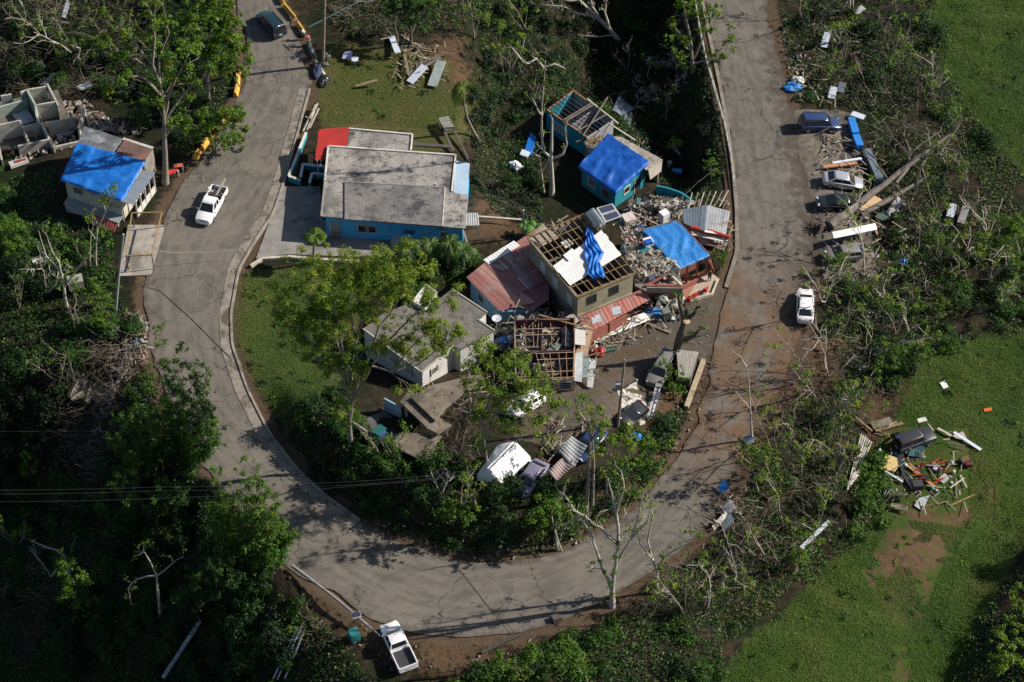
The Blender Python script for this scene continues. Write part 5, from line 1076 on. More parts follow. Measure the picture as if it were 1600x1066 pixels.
# ================================================================== loose things and debris
def board(a, b, wd, m, label, name='board', cat='board', z0=.12, z1=.12, th=.06, group=None):
    p, q = G(*a), G(*b); return one(MB().bar(p+[0, 0, z0], q+[0, 0, z1], wd, th), name, m, label, cat, p, group)
def panel(pts, m, label, name='sheet', cat='sheet', z=.2, th=.04, ribs=False, group=None):
    g = [G(*p) for p in pts]; zz = z if hasattr(z, '__len__') else [z]*len(g); q = [k+[0, 0, zz[i]] for i, k in enumerate(g)]
    if not ribs: return one(MB().slab(q, th), name, m, label, cat, g[0], group)
    a, b, c, d = q; W_ = np.linalg.norm(b-a); nu = max(4, int(W_/.14)); nn = np.cross(b-a, d-a); nn = nn/np.linalg.norm(nn); nn = nn if nn[2] > 0 else -nn
    return one(MB().grid(lambda u, v: bil(a, b, c, d, u, v)+nn*((.022 if round(u*nu) % 2 else -.022)+.12*math.sin(v*5+u*3)), nu, 6), name, m, label, cat, g[0], group)
def blob(mb, c, rad, seed, n=7):
    rr = np.random.default_rng(seed)
    def fn(u, v):
        th, ph = u*2*math.pi, v*math.pi; k = 1+.7*vnoise(np.array([math.cos(th)*1.7+seed]), np.array([math.sin(th)*1.7+v*4+seed]))[0]+.45*vnoise(np.array([math.cos(th)*4+seed]), np.array([math.sin(th)*4+v*9]))[0]
        return np.asarray(c)+np.array([math.cos(th)*math.sin(ph)*rad[0], math.sin(th)*math.sin(ph)*rad[1], -math.cos(ph)*rad[2]])*k
    mb.grid(fn, n*3, n*2); return mb
def heap(px, py, rad, m, label, name, cat, seed=1, group=None):
    g = G(px, py); return one(blob(MB(), g+[0, 0, rad[2]*.5], rad, seed), name, m, label, cat, g, group, smooth=25)
LBLUE = flat('blue_plastic', (.05,.16,.55), .4); PALE = flat('pale_plastic', (.55,.60,.68), .5); BLUEP = flat('bright_blue_plastic', (.03,.22,.65), .35); BINP = flat('grey_bin_plastic', (.16,.18,.17), .5); ORNG = flat('orange_plastic', (.65,.13,.02), .5); REDP = flat('red_plastic', (.5,.03,.025), .45)
# gully
panel([(819,240),(829,213),(838,222),(830,246)], tarpmat('blue_tarpaulin', (0,0,0), (0,0,0)), 'crumpled blue mattress cover lying in the gully', 'mattress', 'mattress', [.4,.7,.7,.4], .25)
panel([(812,246),(816,238),(829,243),(824,251)], PALE, 'light blue cushion below the crumpled blue mattress cover', 'cushion', 'cushion', .5, .25)
heap(806, 262, (.75, .6, .45), WTARP, 'white bundle lying in the gully left of the bare trunks', 'bundle', 'bundle', 3)
panel([(956,178),(968,160),(990,182),(972,186)], ZINCB, 'bent blue-grey zinc sheet behind the roofless teal house', 'zinc_sheet', 'sheet', [.5,1.2,1.0,.6], .04, True)
panel([(970,206),(977,184),(988,186),(982,210)], ZINCB, 'narrow blue-grey zinc sheet hanging below the bent one', 'zinc_sheet', 'sheet', [.3,.9,.9,.3], .04, True)
def barrel(px, py, m, label, lying=False, s=1.0, name='barrel', cat='barrel'):
    g = G(px, py); prof = [(.26*s, 0), (.29*s, .05), (.29*s, .3*s), (.31*s, .33*s), (.29*s, .36*s), (.29*s, .62*s), (.31*s, .65*s), (.29*s, .68*s), (.29*s, .88*s), (.25*s, .9*s)]
    mb = MB().lathe((g[0], g[1], g[2]) if not lying else (g[0], g[1], g[2]+.3*s), prof, 14, 'x' if lying else 'z'); return one(mb, name, m, label, cat, g, None, 40)
barrel(1050, 272, BLUEP, 'blue drum lying behind the tarped teal house', True, 1.2); barrel(1046, 262, BINP, 'dark drum standing behind the tarped teal house')
# terrace objects
def onz(px, py, z, s, m, label, name, cat, rz=0.0, group=None): k = Wz(px, py, z); return one(MB().box((k[0], k[1], z+s[2]/2), s, rz), name, m, label, cat, (k[0], k[1], z), group)
def crate(px, py, z, s, m, label, rz=.4):
    k = Wz(px, py, z); r = T('basket', label, 'basket', (k[0], k[1], z), None, rz); MB().box((0, 0, .04), (s[0], s[1], .06)).build('base', m, r, local=True)
    for i in range(6):
        for sy in (-1, 1): MB().box(((i/5-.5)*(s[0]-.1), sy*s[1]/2, s[2]/2), (.09, .05, s[2])).build('slat', m, r, local=True); MB().box((sy*s[0]/2, (i/5-.5)*(s[1]-.1), s[2]/2), (.05, .09, s[2])).build('slat', m, r, local=True)
    MB().box((0, 0, s[2]-.05), (s[0]+.04, s[1]+.04, .08)).build('rim', m, r, local=True); return r
crate(982, 350, 3.0, (1.2, 1.2, 1.1), pm('pinkish_white_slats', (.60,.52,.50)), 'pale slatted crate standing on the rubble terrace beside the solar heater')
def fridge(px, py, z, label, rz, s=(.7, .7, 1.5)):
    k = Wz(px, py, z); r = T('refrigerator', label, 'refrigerator', (k[0], k[1], z), None, rz); WM = flat('white_enamel', (.72,.74,.76), .3)
    MB().box((0, 0, s[2]/2), s).build('body', WM, r, local=True); MB().box((0, -s[1]/2-.03, s[2]*.36), (s[0]*.97, .05, s[2]*.66)).build('door', WM, r, local=True); MB().box((0, -s[1]/2-.03, s[2]*.85), (s[0]*.97, .05, s[2]*.27)).build('freezer_door', WM, r, local=True); MB().box((s[0]*.36, -s[1]/2-.08, s[2]*.45), (.04, .04, .4)).build('handle', ALU, r, local=True)
fridge(1012, 386, 2.95, 'white open-topped appliance at the left edge of the light blue tarp', .35, (.95, .8, 1.05)); fridge(1037, 346, 1.2, 'silver-white cabinet standing behind the light blue tarp roof', .6, (.9, .8, 1.4))
onz(1013, 380, 4.0, (.8, .6, .3), TARPD, 'navy cloth stuffed in the open white appliance', 'cloth', 'cloth', .35)
heap_z = 2.95
def heapz(px, py, z, rad, m, label, name, cat, seed): k = Wz(px, py, z); return one(blob(MB(), (k[0], k[1], z+rad[2]*.5), rad, seed), name, m, label, cat, (k[0], k[1], z), None, 40)
panel_z = lambda pts, z, m, label, name, cat: one(MB().slab(Q(pts, z), .05), name, m, label, cat, Q(pts, z)[0])
k = Wz(1006, 412, 2.95); one(MB().lathe((k[0], k[1], 2.95), [(.3, 0), (.42, .35), (.4, .36), (.28, .05)], 14), 'basin', PALE, 'pale round basin on the rubble terrace', 'basin', (k[0], k[1], 2.95), None, 40)
onz(998, 425, 2.95, (.6, .5, .45), pm('cardboard', (.33,.22,.13)), 'brown carton near the left end of the balcony', 'carton', 'box', .2)
heapz(1003, 432, 2.95, (.45, .4, .35), flat('lime_bag', (.35,.42,.08)), 'yellow-green bag beside the brown carton', 'bag', 'bag', 12)
panel_z([(1012,404),(1026,398),(1034,410),(1018,418)], 3.5, pm('grey_rubble', (.2,.185,.17)), 'dark grey panel tilted among the terrace rubble', 'panel', 'panel')
panel_z([(996,388),(1008,381),(1016,389),(1003,396)], 3.5, pm('teal_scrap', (.03,.16,.18)), 'small teal panel among the terrace rubble', 'panel', 'panel')
for i, (a, b, m) in enumerate((((970,370),(1000,402),WOOD),((975,396),(1010,420),WOODG),((984,378),(1024,440),WOODG),((958,352),(975,338),pm('pale_beam',(.5,.46,.38))),((985,330),(1030,352),pm('pink_batten',(.45,.3,.26))))):
    p, q = Wz(*a, 3.4), Wz(*b, 3.3); one(MB().bar(p, q, .12, .08), 'timber', m, ['brown timber lying across the upper terrace', 'grey timber lying low on the terrace by the rafters', 'long grey timber pointing down to the balcony', 'pale beam lying beside the solar heater', 'pinkish batten reaching from the slatted crate to the tarp'][i], 'timber', p)
# patio chairs
def chair(px, py, m, label, rz, z=None, group=None):
    g = G(px, py); r = T('chair', label, 'chair', g if z is None else (g[0], g[1], z), group, rz)
    MB().box((0, 0, .42), (.5, .5, .06)).build('seat', m, r, local=True); MB().box((-.24, 0, .75), (.06, .5, .6)).build('backrest', m, r, local=True)
    for x in (-.2, .2):
        for y in (-.2, .2): MB().bar((x, y, 0), (x, y, .4), .05, .05).build('leg', m, r, local=True)
    for y in (-.25, .25): MB().box((0, y, .62), (.45, .05, .05)).build('armrest', m, r, local=True)
    return r
chair(1101, 458, REDP, 'red plastic chair at the right end of the patio', 2.6); chair(1085, 466, REDP, 'red plastic chair in the middle of the three at the patio edge', 2.2); chair(1075, 474, REDP, 'red plastic chair nearest the tree stump', 2.9)
# under the lean-to: ladders, bin, bags, fallen awning
ladder(G(938, 511)+[0, 0, .5], G(1001, 490)+[0, 0, .9], .7, WOOD, 'ladder', 'long wooden ladder lying along the pink lean-to', 14)
def bin_():
    g = G(1040, 498); r = T('wheeled_bin', 'grey wheeled bin standing under the balcony', 'bin', g, None, .3); MB().loft([[(x*.28, y*.25, .08) for x, y in ((-1,-1),(1,-1),(1,1),(-1,1))], [(x*.36, y*.34, 1.15) for x, y in ((-1,-1),(1,-1),(1,1),(-1,1))]]).build('body', BINP, r, local=True); MB().box((0, .03, 1.18), (.8, .78, .08)).build('lid', BINP, r, local=True)
    for x in (-.25, .25): MB().lathe((x, .3, .13), [(.06, -.04), (.13, -.04), (.13, .04), (.06, .04)], 10, 'x').build('wheel', BLACKR, r, local=True)
bin_()
for i, (px, py, rd) in enumerate(((1035,470,(.7,.6,.6)),(1056,478,(.6,.5,.6)),(1064,473,(.4,.4,.5)))): heap(px, py, rd, pm('white_bag', (.55,.54,.52), (.36,.35,.34), 3), ['white sacks heaped on the wheeled bin side below the balcony', 'pale laundry bag under the middle of the balcony', 'small white bag under the right balcony corner'][i], 'sack', 'sack', 20+i)
panel([(930,520),(1005,495),(1018,502),(935,535)], WHITEM, 'long white fallen awning lying along the foot of the pink lean-to', 'fallen_awning', 'awning', [.5,.6,.3,.25], .05)
panel([(1004,497),(1010,487),(1030,487),(1034,500)], TARPL, 'light blue folded panel at the end of the white awning', 'panel', 'panel', [.3,.7,.6,.2], .06); panel([(1004,500),(1016,494),(1030,501),(1018,505)], ZINC, 'silver sheet lying in front of the light blue panel', 'zinc_sheet', 'sheet', .15, .04)
board((1013,507),(1048,521), .35, WOODG, 'short grey plank lying on the lot near the stump')
panel([(927,524),(943,521),(945,537),(929,540)], WHITE, 'white door leaf lying at the corner of the wrecked timber house', 'door_leaf', 'door', .4, .06)
panel([(942,546),(960,541),(961,549),(944,553)], pm('dark_green_panel', (.06,.10,.09)), 'dark green panel lying right of the wrecked timber house', 'panel', 'panel', .3, .3)
heap(935, 554, (.7, .55, .6), flat('red_white_cloth', (.45,.04,.05)), 'red cloth bundle beside the dark green panel', 'cloth_bundle', 'cloth', 31); heap(928, 550, (.4, .4, .6), pm('white_bag', (.55,.54,.52)), 'white cloth hanging beside the red bundle', 'cloth_bundle', 'cloth', 32)
onz(924, 552, 1.2, (.8, .7, .9), pm('red_brown_frame', (.25,.08,.06)), 'reddish wooden cabinet against the wrecked timber house', 'cabinet', 'cabinet')
# tanks and drums left of the timber house
for i, (px, py, m, s) in enumerate(((787,541,BLUEP,1.3),(797,538,PALE,1.2),(790,524,pm('white_bag',(.55,.54,.52)),1.1),(780,532,TRIM,1.1))): barrel(px, py, m, ['bright blue drum left of the wrecked timber house', 'pale blue drum left of the wrecked timber house', 'whitish drum at the back of the drum row by the timber house', 'black drum at the left of the drum row by the timber house'][i], s=s)
k = Wz(776, 499, 2.8); r = T('satellite_dish', 'small grey satellite dish beside the faded blue wall', 'satellite dish', (k[0], k[1], 1.5)); MB().lathe((k[0], k[1], 2.8), [(.02, 0), (.35, .06), (.5, .16), (.47, .16), (.3, .09)], 16).build('dish', PALE, r, smooth=50); MB().tube([(k[0], k[1], -.2), (k[0], k[1], 2.8)], .04, 6).build('mast', ALU, r); MB().bar((k[0], k[1], 2.85), (k[0]+.3, k[1]-.3, 3.2), .03, .03).build('feed_arm', ALU, r)
panel([(802,502),(809,486),(810,503),(803,515)], WHITE, 'white door standing at the back left of the timber house', 'door_leaf', 'door', [1.2,2.2,2.2,1.2], .06)
# lower yard
panel([(872,716),(893,698),(918,712),(897,738)], ZINC, 'collapsed silver zinc roof propped among the yard trees', 'collapsed_roof', 'roof', [1.0,1.6,1.4,.8], .04, True)
panel([(856,742),(882,722),(898,736),(870,755)], pm('pinkish_zinc', (.36,.27,.25), (.28,.22,.21), .8, rough=.6), 'rust-pink zinc sheet below the collapsed silver roof', 'zinc_sheet', 'sheet', [.5,.9,.8,.4], .04, True)
a_, b_, c_, d_ = G(966,612), G(992,598), G(1024,655), G(978,668)
one(MB().grid(lambda u, v: (lambda q: np.array([q[0]+.5*vnoise(q[:1]*1.3, q[1:2]*1.3)[0], q[1]+.5*vnoise(q[:1]*1.3+9, q[1:2]*1.3)[0], Hz(q)+.035]))(bil(a_, b_, c_, d_, u, v)), 16, 16), 'gravel_patch', pm('white_gravel', (.50,.47,.43), (.36,.335,.30), 3, bump=.6, dirt=(.14,.12,.10), dscale=.8, damt=.45), 'patch of white crushed gravel beside the black sedan', 'gravel', a_)
board((1012,655),(1040,560), .25, ALU, 'bent silver rail leaning against the dusty wrecked SUV', 'metal_rail', 'rail', .2, .9, .1); board((1017,656),(1034,600), .16, PALE, 'narrow pale pipe beside the bent silver rail', 'pipe', 'pipe', .15, .5, .1)
heap(993, 684, (.5, .4, .35), TARPL, 'light blue bag at the end of the gravel patch', 'bag', 'bag', 41)
# top yard behind the blue house
panel([(535,97),(538,88),(551,87),(550,97)], flat('lavender_plastic', (.36,.36,.55), .5), 'lavender plastic panel on the grass behind the utility pole', 'panel', 'panel', [.5,.7,.7,.5], .1)
g = G(555, 99); r = T('round_table', 'small round white plastic table on the grass behind the utility pole', 'table', g); MB().lathe(g+[0, 0, .6], [(.40, 0), (.42, .02), (.42, .05), (.05, .06)], 16).build('tabletop', PALE, r)
for a in range(4): MB().bar(g+[.25*math.cos(a*1.57), .25*math.sin(a*1.57), .6], g+[.34*math.cos(a*1.57), .34*math.sin(a*1.57), 0], .06, .06).build('leg', PALE, r)
chair(512, 92, flat('white_plastic', (.7,.7,.7), .4), 'white plastic chair at the foot of the wooden utility pole', 1.0); panel([(500,100),(512,99),(514,104),(501,104)], WHITE, 'white board lying at the foot of the wooden utility pole', 'board', 'board', .25, .06)
heap(497, 112, (.5, 1.1, .45), flat('navy_cloth', (.02,.03,.08), .8), 'dark blue bag slumped on the verge below the utility pole', 'bag', 'bag', 43); heap(508, 128, (.6, .9, .35), flat('black_bag', (.012,.014,.02), .4), 'black rubbish bag on the verge below the dark blue bag', 'bag', 'bag', 44); board((501,108),(512,126), .25, WHITE, 'white plank lying along the black rubbish bag', z1=.4)
for i, (a, b, w_, m) in enumerate((((640,132),(664,112),.9,PALE),((675,138),(690,105),1.1,pm('grey_green_panel',(.30,.35,.34))),((632,88),(640,128),.3,WOODG),((640,118),(690,100),.35,WOODG),((650,105),(688,97),.4,WOODG),((556,138),(590,135),.35,pm('log_tan',(.36,.27,.16))),((612,60),(622,92),.7,PALE))):
    board(a, b, w_, m, ['pale blue wall panel lying in the rear wreckage', 'grey-green frame panel at the right of the rear wreckage', 'upright grey post left of the rear wreckage', 'long grey beam across the middle of the rear wreckage', 'grey plank at the back of the rear wreckage', 'short tan log lying on the grass behind the red porch', 'pale sheet lying farthest back behind the rear wreckage'][i], ['wall_panel', 'frame_panel', 'post', 'beam', 'plank', 'log', 'sheet'][i], ['panel', 'panel', 'post', 'beam', 'plank', 'log', 'sheet'][i], .3, .9, .12)
def ramp_():
    g = G(710, 222); r = T('wooden_steps', 'dark weathered wooden ramp leading down behind the blue house', 'ramp', g)
    for a, b, w_ in (((690,203),(709,240),.5),((704,200),(732,252),.45)): MB().bar(G(*a)+[0, 0, .8], G(*b)+[0, 0, .3], w_*.6, .12).build('beam', pm('dark_timber', (.10,.09,.08), (.07,.06,.055), 1.5), r)
    for i in range(6): t = i/6*.42; MB().bar(lerp(G(686,196), G(709,240), t)+[0, 0, .95], lerp(G(702,193), G(732,252), t*.85)+[0, 0, .95], .3, .06).build('tread', pm('pale_tread', (.26,.25,.23), (.18,.17,.16), 2), r)
ramp_()
board((647,238),(704,242), .45, pm('dark_timber', (.10,.09,.08)), 'dark beam lying behind the blue house roof', 'beam', 'beam', 1.2, 1.2, .2)
board((747,347),(815,352), .2, pm('pale_beam', (.5,.46,.38)), 'long pale beam spanning the dirt path right of the blue house', 'beam', 'beam', .8, .8, .2); g = G(818, 372); one(MB().bar(g, g+[0, 0, 4.2], .16, .16), 'post', WHITE, 'white post standing beside the banana plant', 'post', g)
panel([(611,388),(614,374),(648,376),(646,390)], pm('grey_white_lid', (.42,.42,.42)), 'pale lidded box in front of the blue house wall', 'storage_box', 'box', .9, .9)
# left roadside
def stall():
    g = G(272, 277); r = T('roadside_stall', 'broken red-topped roadside stand with white posts beside the big trunk', 'stand', g)
    MB().slab([g+[-.7, .1, .9], g+[.3, .7, .75], g+[.6, .2, .8], g+[-.4, -.5, .9]], .08).build('top', REDP, r); MB().slab([g+[0, .9, 1.1], g+[.9, 1.2, 1.0], g+[1.0, .7, 1.0], g+[.1, .4, 1.1]], .08).build('top', pm('rusty_red', (.45,.10,.07)), r)
    for x, y in ((-.6, -.3), (.5, .1), (.9, .9), (0, .6)): MB().bar(g+[x, y, -.2], g+[x, y, .9], .14, .14).build('post', WHITE, r)
stall()
panel([(14,258),(42,250),(46,256),(18,266)], pm('white_red_boat', (.5,.48,.46)), 'white and red board lying below the concrete ruin', 'board', 'board', .5, .3); panel([(23,257),(41,252),(42,255),(25,260)], pm('dull_red', (.3,.06,.06)), 'dull red panel lying on the white board below the ruin', 'panel', 'panel', .55, .04)
panel([(63,140),(85,122),(95,125),(72,142)], ZINC, 'grey sheet of metal above the concrete ruin', 'zinc_sheet', 'sheet', .8, .04); panel([(120,140),(140,132),(147,138),(128,146)], PALE, 'pale board on the rubble right of the ruin', 'board', 'board', .5, .05)
panel([(98,36),(106,10),(112,12),(104,38)], PALE, 'pale blue sheet hanging in the trees at the top left', 'zinc_sheet', 'sheet', 1.0, .04)
def dog_house():
    g = G(65, 420); r = T('small_hut', 'small white pitched hut half buried in the left thicket', 'hut', g, None, .5); MB().box((0, 0, .5), (1.3, 1.1, 1.4)).build('wall', WHITE, r, local=True)
    for s in (-1, 1): MB().slab([(-.8, 0, 1.7), (.8, 0, 1.7), (.8, s*.8, 1.15), (-.8, s*.8, 1.15)], .05).build('roof_panel', WHITE, r, local=True)
dog_house()
onz(119, 446, .6, (1.6, 1.2, 1.0), pm('grey_block', (.3,.29,.27)), 'grey concrete block standing in the left thicket', 'concrete_block', 'block', .3)
for i, (a, b) in enumerate((((215,495),(232,515)),((208,500),(222,505)),((212,520),(224,528)))): board(a, b, .14, WOOD if i else pm('pale_beam', (.5,.46,.38)), ['pale beam at the edge of the splintered wood pile on the left verge', 'brown plank on top of the splintered wood pile on the left verge', 'broken plank at the foot of the splintered wood pile on the left verge'][i], 'plank', 'plank')
# right roadside parking
panel([(1336,331),(1362,314),(1378,322),(1352,342)], pm('tan_plywood', (.48,.32,.19), (.40,.26,.15), 1), 'tan plywood sheet beside the fallen trunk', 'plywood_sheet', 'sheet', [.8,1.0,.9,.7], .04)
panel([(1382,340),(1402,318),(1413,324),(1392,346)], ZINC, 'silver corrugated sheet right of the tan plywood', 'zinc_sheet', 'sheet', [.7,1.1,1.0,.6], .04, True); panel([(1366,344),(1380,334),(1392,346),(1376,350)], pm('dark_green_panel', (.06,.10,.09)), 'dark green curved panel under the silver sheet', 'curved_panel', 'panel', .6, .2)
panel([(1298,378),(1365,366),(1368,376),(1301,388)], WHITEM, 'long white board laid over the dust-covered hatchback', 'white_board', 'board', [1.5,1.7,1.7,1.5], .06)
board((1286,266),(1338,262), .45, pm('orange_brown_plank', (.40,.20,.10), (.28,.14,.07), 1), 'orange-brown plank pile above the silver sedan', 'plank', 'plank', .5, .7, .12); board((1300,260),(1345,256), .3, PALE, 'pale pipe lying behind the orange-brown planks', 'pipe', 'pipe', .5, .8, .12)
for i, (a, b, m) in enumerate((((1329,194),(1336,218),BLUEP),((1336,220),(1343,238),BLUEP),((1353,243),(1374,290),ZINCB),((1330,183),(1350,190),PALE))): board(a, b, .8, m, ['bright blue hoarding sheet beside the navy SUV', 'bright blue hoarding sheet farther from the navy SUV', 'long blue-grey sheet leaning under the fallen trunk', 'curved pale sheet above the blue hoarding'][i], 'hoarding_sheet', 'sheet', .6, .6, .9 if i < 3 else .08)
heap(1237, 137, (1.0, .7, .35), TARPL, 'crumpled bright blue tarp on the verge above the navy SUV', 'tarp', 'tarp', 51); heap(1244, 128, (.8, .6, .35), pm('white_bag', (.55,.54,.52)), 'white rubbish heap above the crumpled blue tarp', 'rubbish_heap', 'rubbish', 52)
def tyre(px, py, label, s=1.0): g = G(px, py); return one(MB().lathe(g, [(.2*s, .02), (.34*s, 0), (.38*s, .1*s), (.34*s, .2*s), (.2*s, .18*s)], 16), 'tyre', BLACKR, label, 'tyre', g, None, 50)
tyre(1226, 45, 'old tyre lying on the verge at the top right', 1.3)
for i, (a, b, m) in enumerate((((1286,80),(1292,60),PALE),((1298,160),(1302,145),PALE),((1312,150),(1316,138),ZINCB),((1483,345),(1488,328),PALE),((1500,355),(1508,332),ZINC))): board(a, b, .8, m, ['pale torn cloth hanging in the top right thicket', 'pale panel standing left of the bluish one above the navy SUV', 'bluish panel above the navy SUV', 'narrow pale sheet caught in the right thicket', 'wide grey sheet caught in the right thicket'][i], 'scrap_sheet', 'sheet', .6, .9, .06)
panel([(1332,24),(1345,16),(1352,22),(1338,32)], ZINC, 'grey sheet in the brush near the top right field', 'zinc_sheet', 'sheet', .8, .04)
ladder(G(1346, 486)+[0, 0, .4], G(1364, 500)+[0, 0, .5], .8, ALU, 'ladder', 'small metal ladder frame lying in the right thicket', 4)
def wm(px, py): g = G(px, py); return one(blob(MB(), g+[0, 0, .4], (.45, .45, .45), 61), 'bucket', BLUEP, 'blue bucket half hidden in the right thicket', 'bucket', g, None, 40)
wm(1410, 415)
# field: white sheet, orange sheet, scrap pile round the jeep
panel([(1468,600),(1476,596),(1482,606),(1474,609)], WHITEM, 'white sheet lying alone in the grass field', 'sheet', 'sheet', .15, .04); panel([(1537,640),(1550,638),(1549,643),(1538,645)], ORNG, 'orange sheet lying alone in the grass field', 'sheet', 'sheet', .15, .04)
def pile():
    PB2 = pm('pale_beam', (.5,.46,.38)); L_ = [((1362,668),(1392,660),.9,WOODG,'weathered boards behind the jeep'),((1368,676),(1410,664),.35,WOOD,'brown board behind the jeep'),((1336,654),(1362,676),.2,WOOD,'thin brown stick at the left of the scrap'),((1490,678),(1532,706),.35,PALE,'long pale strip pointing right from the jeep'),((1465,672),(1486,684),.25,PB2,'pale stick at the nose of the jeep'),
      ((1404,700),(1462,690),.3,WOOD,'brown plank along the side of the jeep'),((1415,728),(1462,765),.25,pm('orange_plank',(.50,.27,.10)),'orange plank in the scrap pile'),((1420,726),(1455,762),.2,WOOD,'brown plank beside the orange plank'),((1382,738),(1410,756),.2,PALE,'pale strip at the left of the scrap pile'),((1486,792),(1522,776),.14,WOOD,'thin brown stick at the right end of the scrap'),((1500,745),(1510,765),.14,PB2,'short pale stick in the stick bundle'),((1484,765),(1506,750),.14,PB2,'pale stick crossing the stick bundle'),((1494,750),(1494,782),.14,WOODG,'grey stick in the stick bundle'),((1437,745),(1452,752),.5,BLACKR,'dark rubber strip in the scrap pile')]
    for a, b, w_, m, lab in L_: board(a, b, w_, m, lab, 'scrap_board', 'board', .25, .3, .06)
    panel([(1374,735),(1384,712),(1410,722),(1398,740)], pm('yellow_plywood', (.58,.44,.20), (.48,.35,.15), 1), 'yellow plywood sheet left of the scrap pile', 'plywood_sheet', 'sheet', .3, .05); panel([(1487,684),(1504,677),(1512,692),(1494,688)], pm('pinkish_board', (.45,.36,.31)), 'pinkish triangular board at the right of the jeep', 'board', 'board', .3, .05)
    panel([(1418,716),(1424,702),(1444,704),(1440,718)], flat('dark_teal_tarp', (.01,.07,.09), .4), 'dark teal tarp heaped beside the jeep', 'tarp', 'tarp', [.4,.7,.6,.3], .3); panel([(1400,712),(1412,712),(1412,740),(1425,752),(1438,768),(1424,768),(1410,748)], flat('black_tarp', (.015,.017,.02), .35), 'black sheet crumpled in the middle of the scrap', 'tarp', 'tarp', .35, .2)
    tyre(1461, 734, 'tyre with pale hub in the red scrap', 1.3); g = G(1461, 734); one(MB().lathe(g+[0, 0, .2], [(.24, 0), (.24, .1), (.1, .12)], 12), 'wheel_hub', PALE, 'pale wheel hub on the tyre in the red scrap', 'wheel hub', g)
    for i in range(16):
        a = i/16*2*math.pi; g = G(1455+22*math.cos(a)+R.uniform(-3, 3), 738+16*math.sin(a)+R.uniform(-2, 2)); one(MB().bar(g+[-R.uniform(.2, .6), -.2, .15], g+[R.uniform(.2, .6), R.uniform(-.3, .3), .35], .12, .1), 'machine_part', pm('red_machine', (.45,.07,.03), (.35,.05,.03), 2), 'red machine part strewn round the pale-hubbed tyre', 'machine part', g, 'red machine parts around the tyre')
    for px, py, m, lab in ((1374,707,PALE,'grey-white bucket left of the jeep'),(1399,712,BLUEP,'blue bucket between jeep and plywood'),(1415,730,PALE,'white bucket in the scrap pile'),(1490,740,pm('white_bag',(.55,.54,.52)),'white bucket right of the red scrap'),(1486,726,PALE,'small white can right of the red scrap')): barrel(px, py, m, lab, s=.5, name='bucket', cat='bucket')
    g = G(1507, 724); r = T('engine_block', 'dark rusted engine lying in the grass right of the scrap', 'engine', g); MB().box(g+[0, 0, .4], (.9, .6, .6), .4).build('block', RUST, r); MB().box(g+[.3, -.4, .3], (.6, .4, .4), .1).build('gearbox', flat('dark_red_metal', (.12,.02,.02)), r); MB().lathe(g+[-.5, 0, .5], [(.1, -.1), (.28, -.1), (.28, .1), (.1, .1)], 10, 'x').build('flywheel', TRIM, r)
    g = G(1404, 797); r = T('wooden_bench', 'small slatted wooden bench frame in the grass below the scrap', 'bench', g, None, -.25); BW = pm('pale_bench_wood', (.45,.36,.20), (.35,.27,.15), 2)
    for i in range(5): MB().box((0, -.25+i*.12, .5), (1.5, .09, .04)).build('seat_slat', WOODG, r, local=True)
    for x in (-.75, .75):
        for y in (-.3, .3): MB().bar((x, y, 0), (x, y, .95 if y > 0 else .55), .07, .07).build('leg', BW, r, local=True)
        MB().bar((x, -.3, .52), (x, .3, .52), .06, .06).build('side_rail', BW, r, local=True)
    g = G(1389, 778); r = T('tipped_chair', 'pale metal chair frame tipped over above the wooden bench', 'chair', g)
    for a, b in (((-.5, -.2, .2), (.1, .5, .7)), ((.1, .5, .7), (.6, .1, .6)), ((.6, .1, .6), (.3, -.6, .1)), ((.1, .5, .7), (0, .1, 0)), ((-.5, -.2, .2), (-.1, -.7, .1))): MB().tube([g+np.array(a), g+np.array(b)], .04, 6).build('tube', ALU, r)
    panel([(1428,792),(1436,780),(1452,776),(1446,790),(1440,800)], pm('grey_sheet_plastic', (.33,.35,.36), (.25,.27,.28), 2), 'grey plastic sheet lying below the scrap pile', 'sheet', 'sheet', .2, .08); onz(1433, 762, .2, (1.0, .8, .7), pm('dark_box', (.05,.05,.05)), 'dark open box at the bottom of the scrap', 'box', 'box', .1)
    for i in range(6): a, b = (1346+3*i, 680+3*i), (1324+3*i, 768-4*i); board(a, b, .14, [WHITE, pm('pale_beam', (.5,.46,.38))][i % 2], ['leftmost', 'second from left', 'third from left', 'third from right', 'second from right', 'rightmost'][i]+' pale pipe of the bundle lying left of the jeep', 'pipe', 'pipe', .2+.05*i, .25, .12, group='white pipes bundled left of the jeep')
    board((1251,860),(1294,821), .35, PALE, 'long pale blue pipe lying at the edge of the lower thicket', 'pipe', 'pipe', .3, .6, .25)
    board((1400,682),(1398,706), .3, flat('blue_cloth', (.02,.05,.2)), 'blue upright umbrella-like post left of the jeep', 'post', 'post', .3, 2.2, .08); k = G(1437, 675); one(MB().box(k+[0, 0, 1.86], (.9, .5, .06), .3), 'window_rack', WHITE, 'small white rack lying on the jeep roof', 'rack', k)
pile()
# scrap sheets at the lower right verge
for i, (pts, m) in enumerate(((((1120,766),(1130,758),(1140,768),(1128,775)), TARPL), (((1126,800),(1140,788),(1150,800),(1134,812)), ZINC), (((1112,826),(1132,808),(1137,812),(1116,832)), WHITE), (((1124,820),(1140,808),(1146,822),(1130,834)), ZINCB), (((1160,690),(1172,682),(1180,692),(1168,702)), ZINCB))): panel(pts, m, ['light blue sheet on the verge of the lower right road', 'silver crumpled sheet on the lower right verge', 'long white board on the lower right verge', 'blue-grey sheet at the bottom of the lower right verge scrap', 'blue-grey sheet at the foot of the thin forked tree'][i], 'scrap_sheet', 'sheet', [.4,.9,.7,.3], .05)
panel([(1338,576),(1350,572),(1354,584),(1342,586)], ZINCB, 'grey sheet lying under the right hand saplings', 'scrap_sheet', 'sheet', .5, .05)
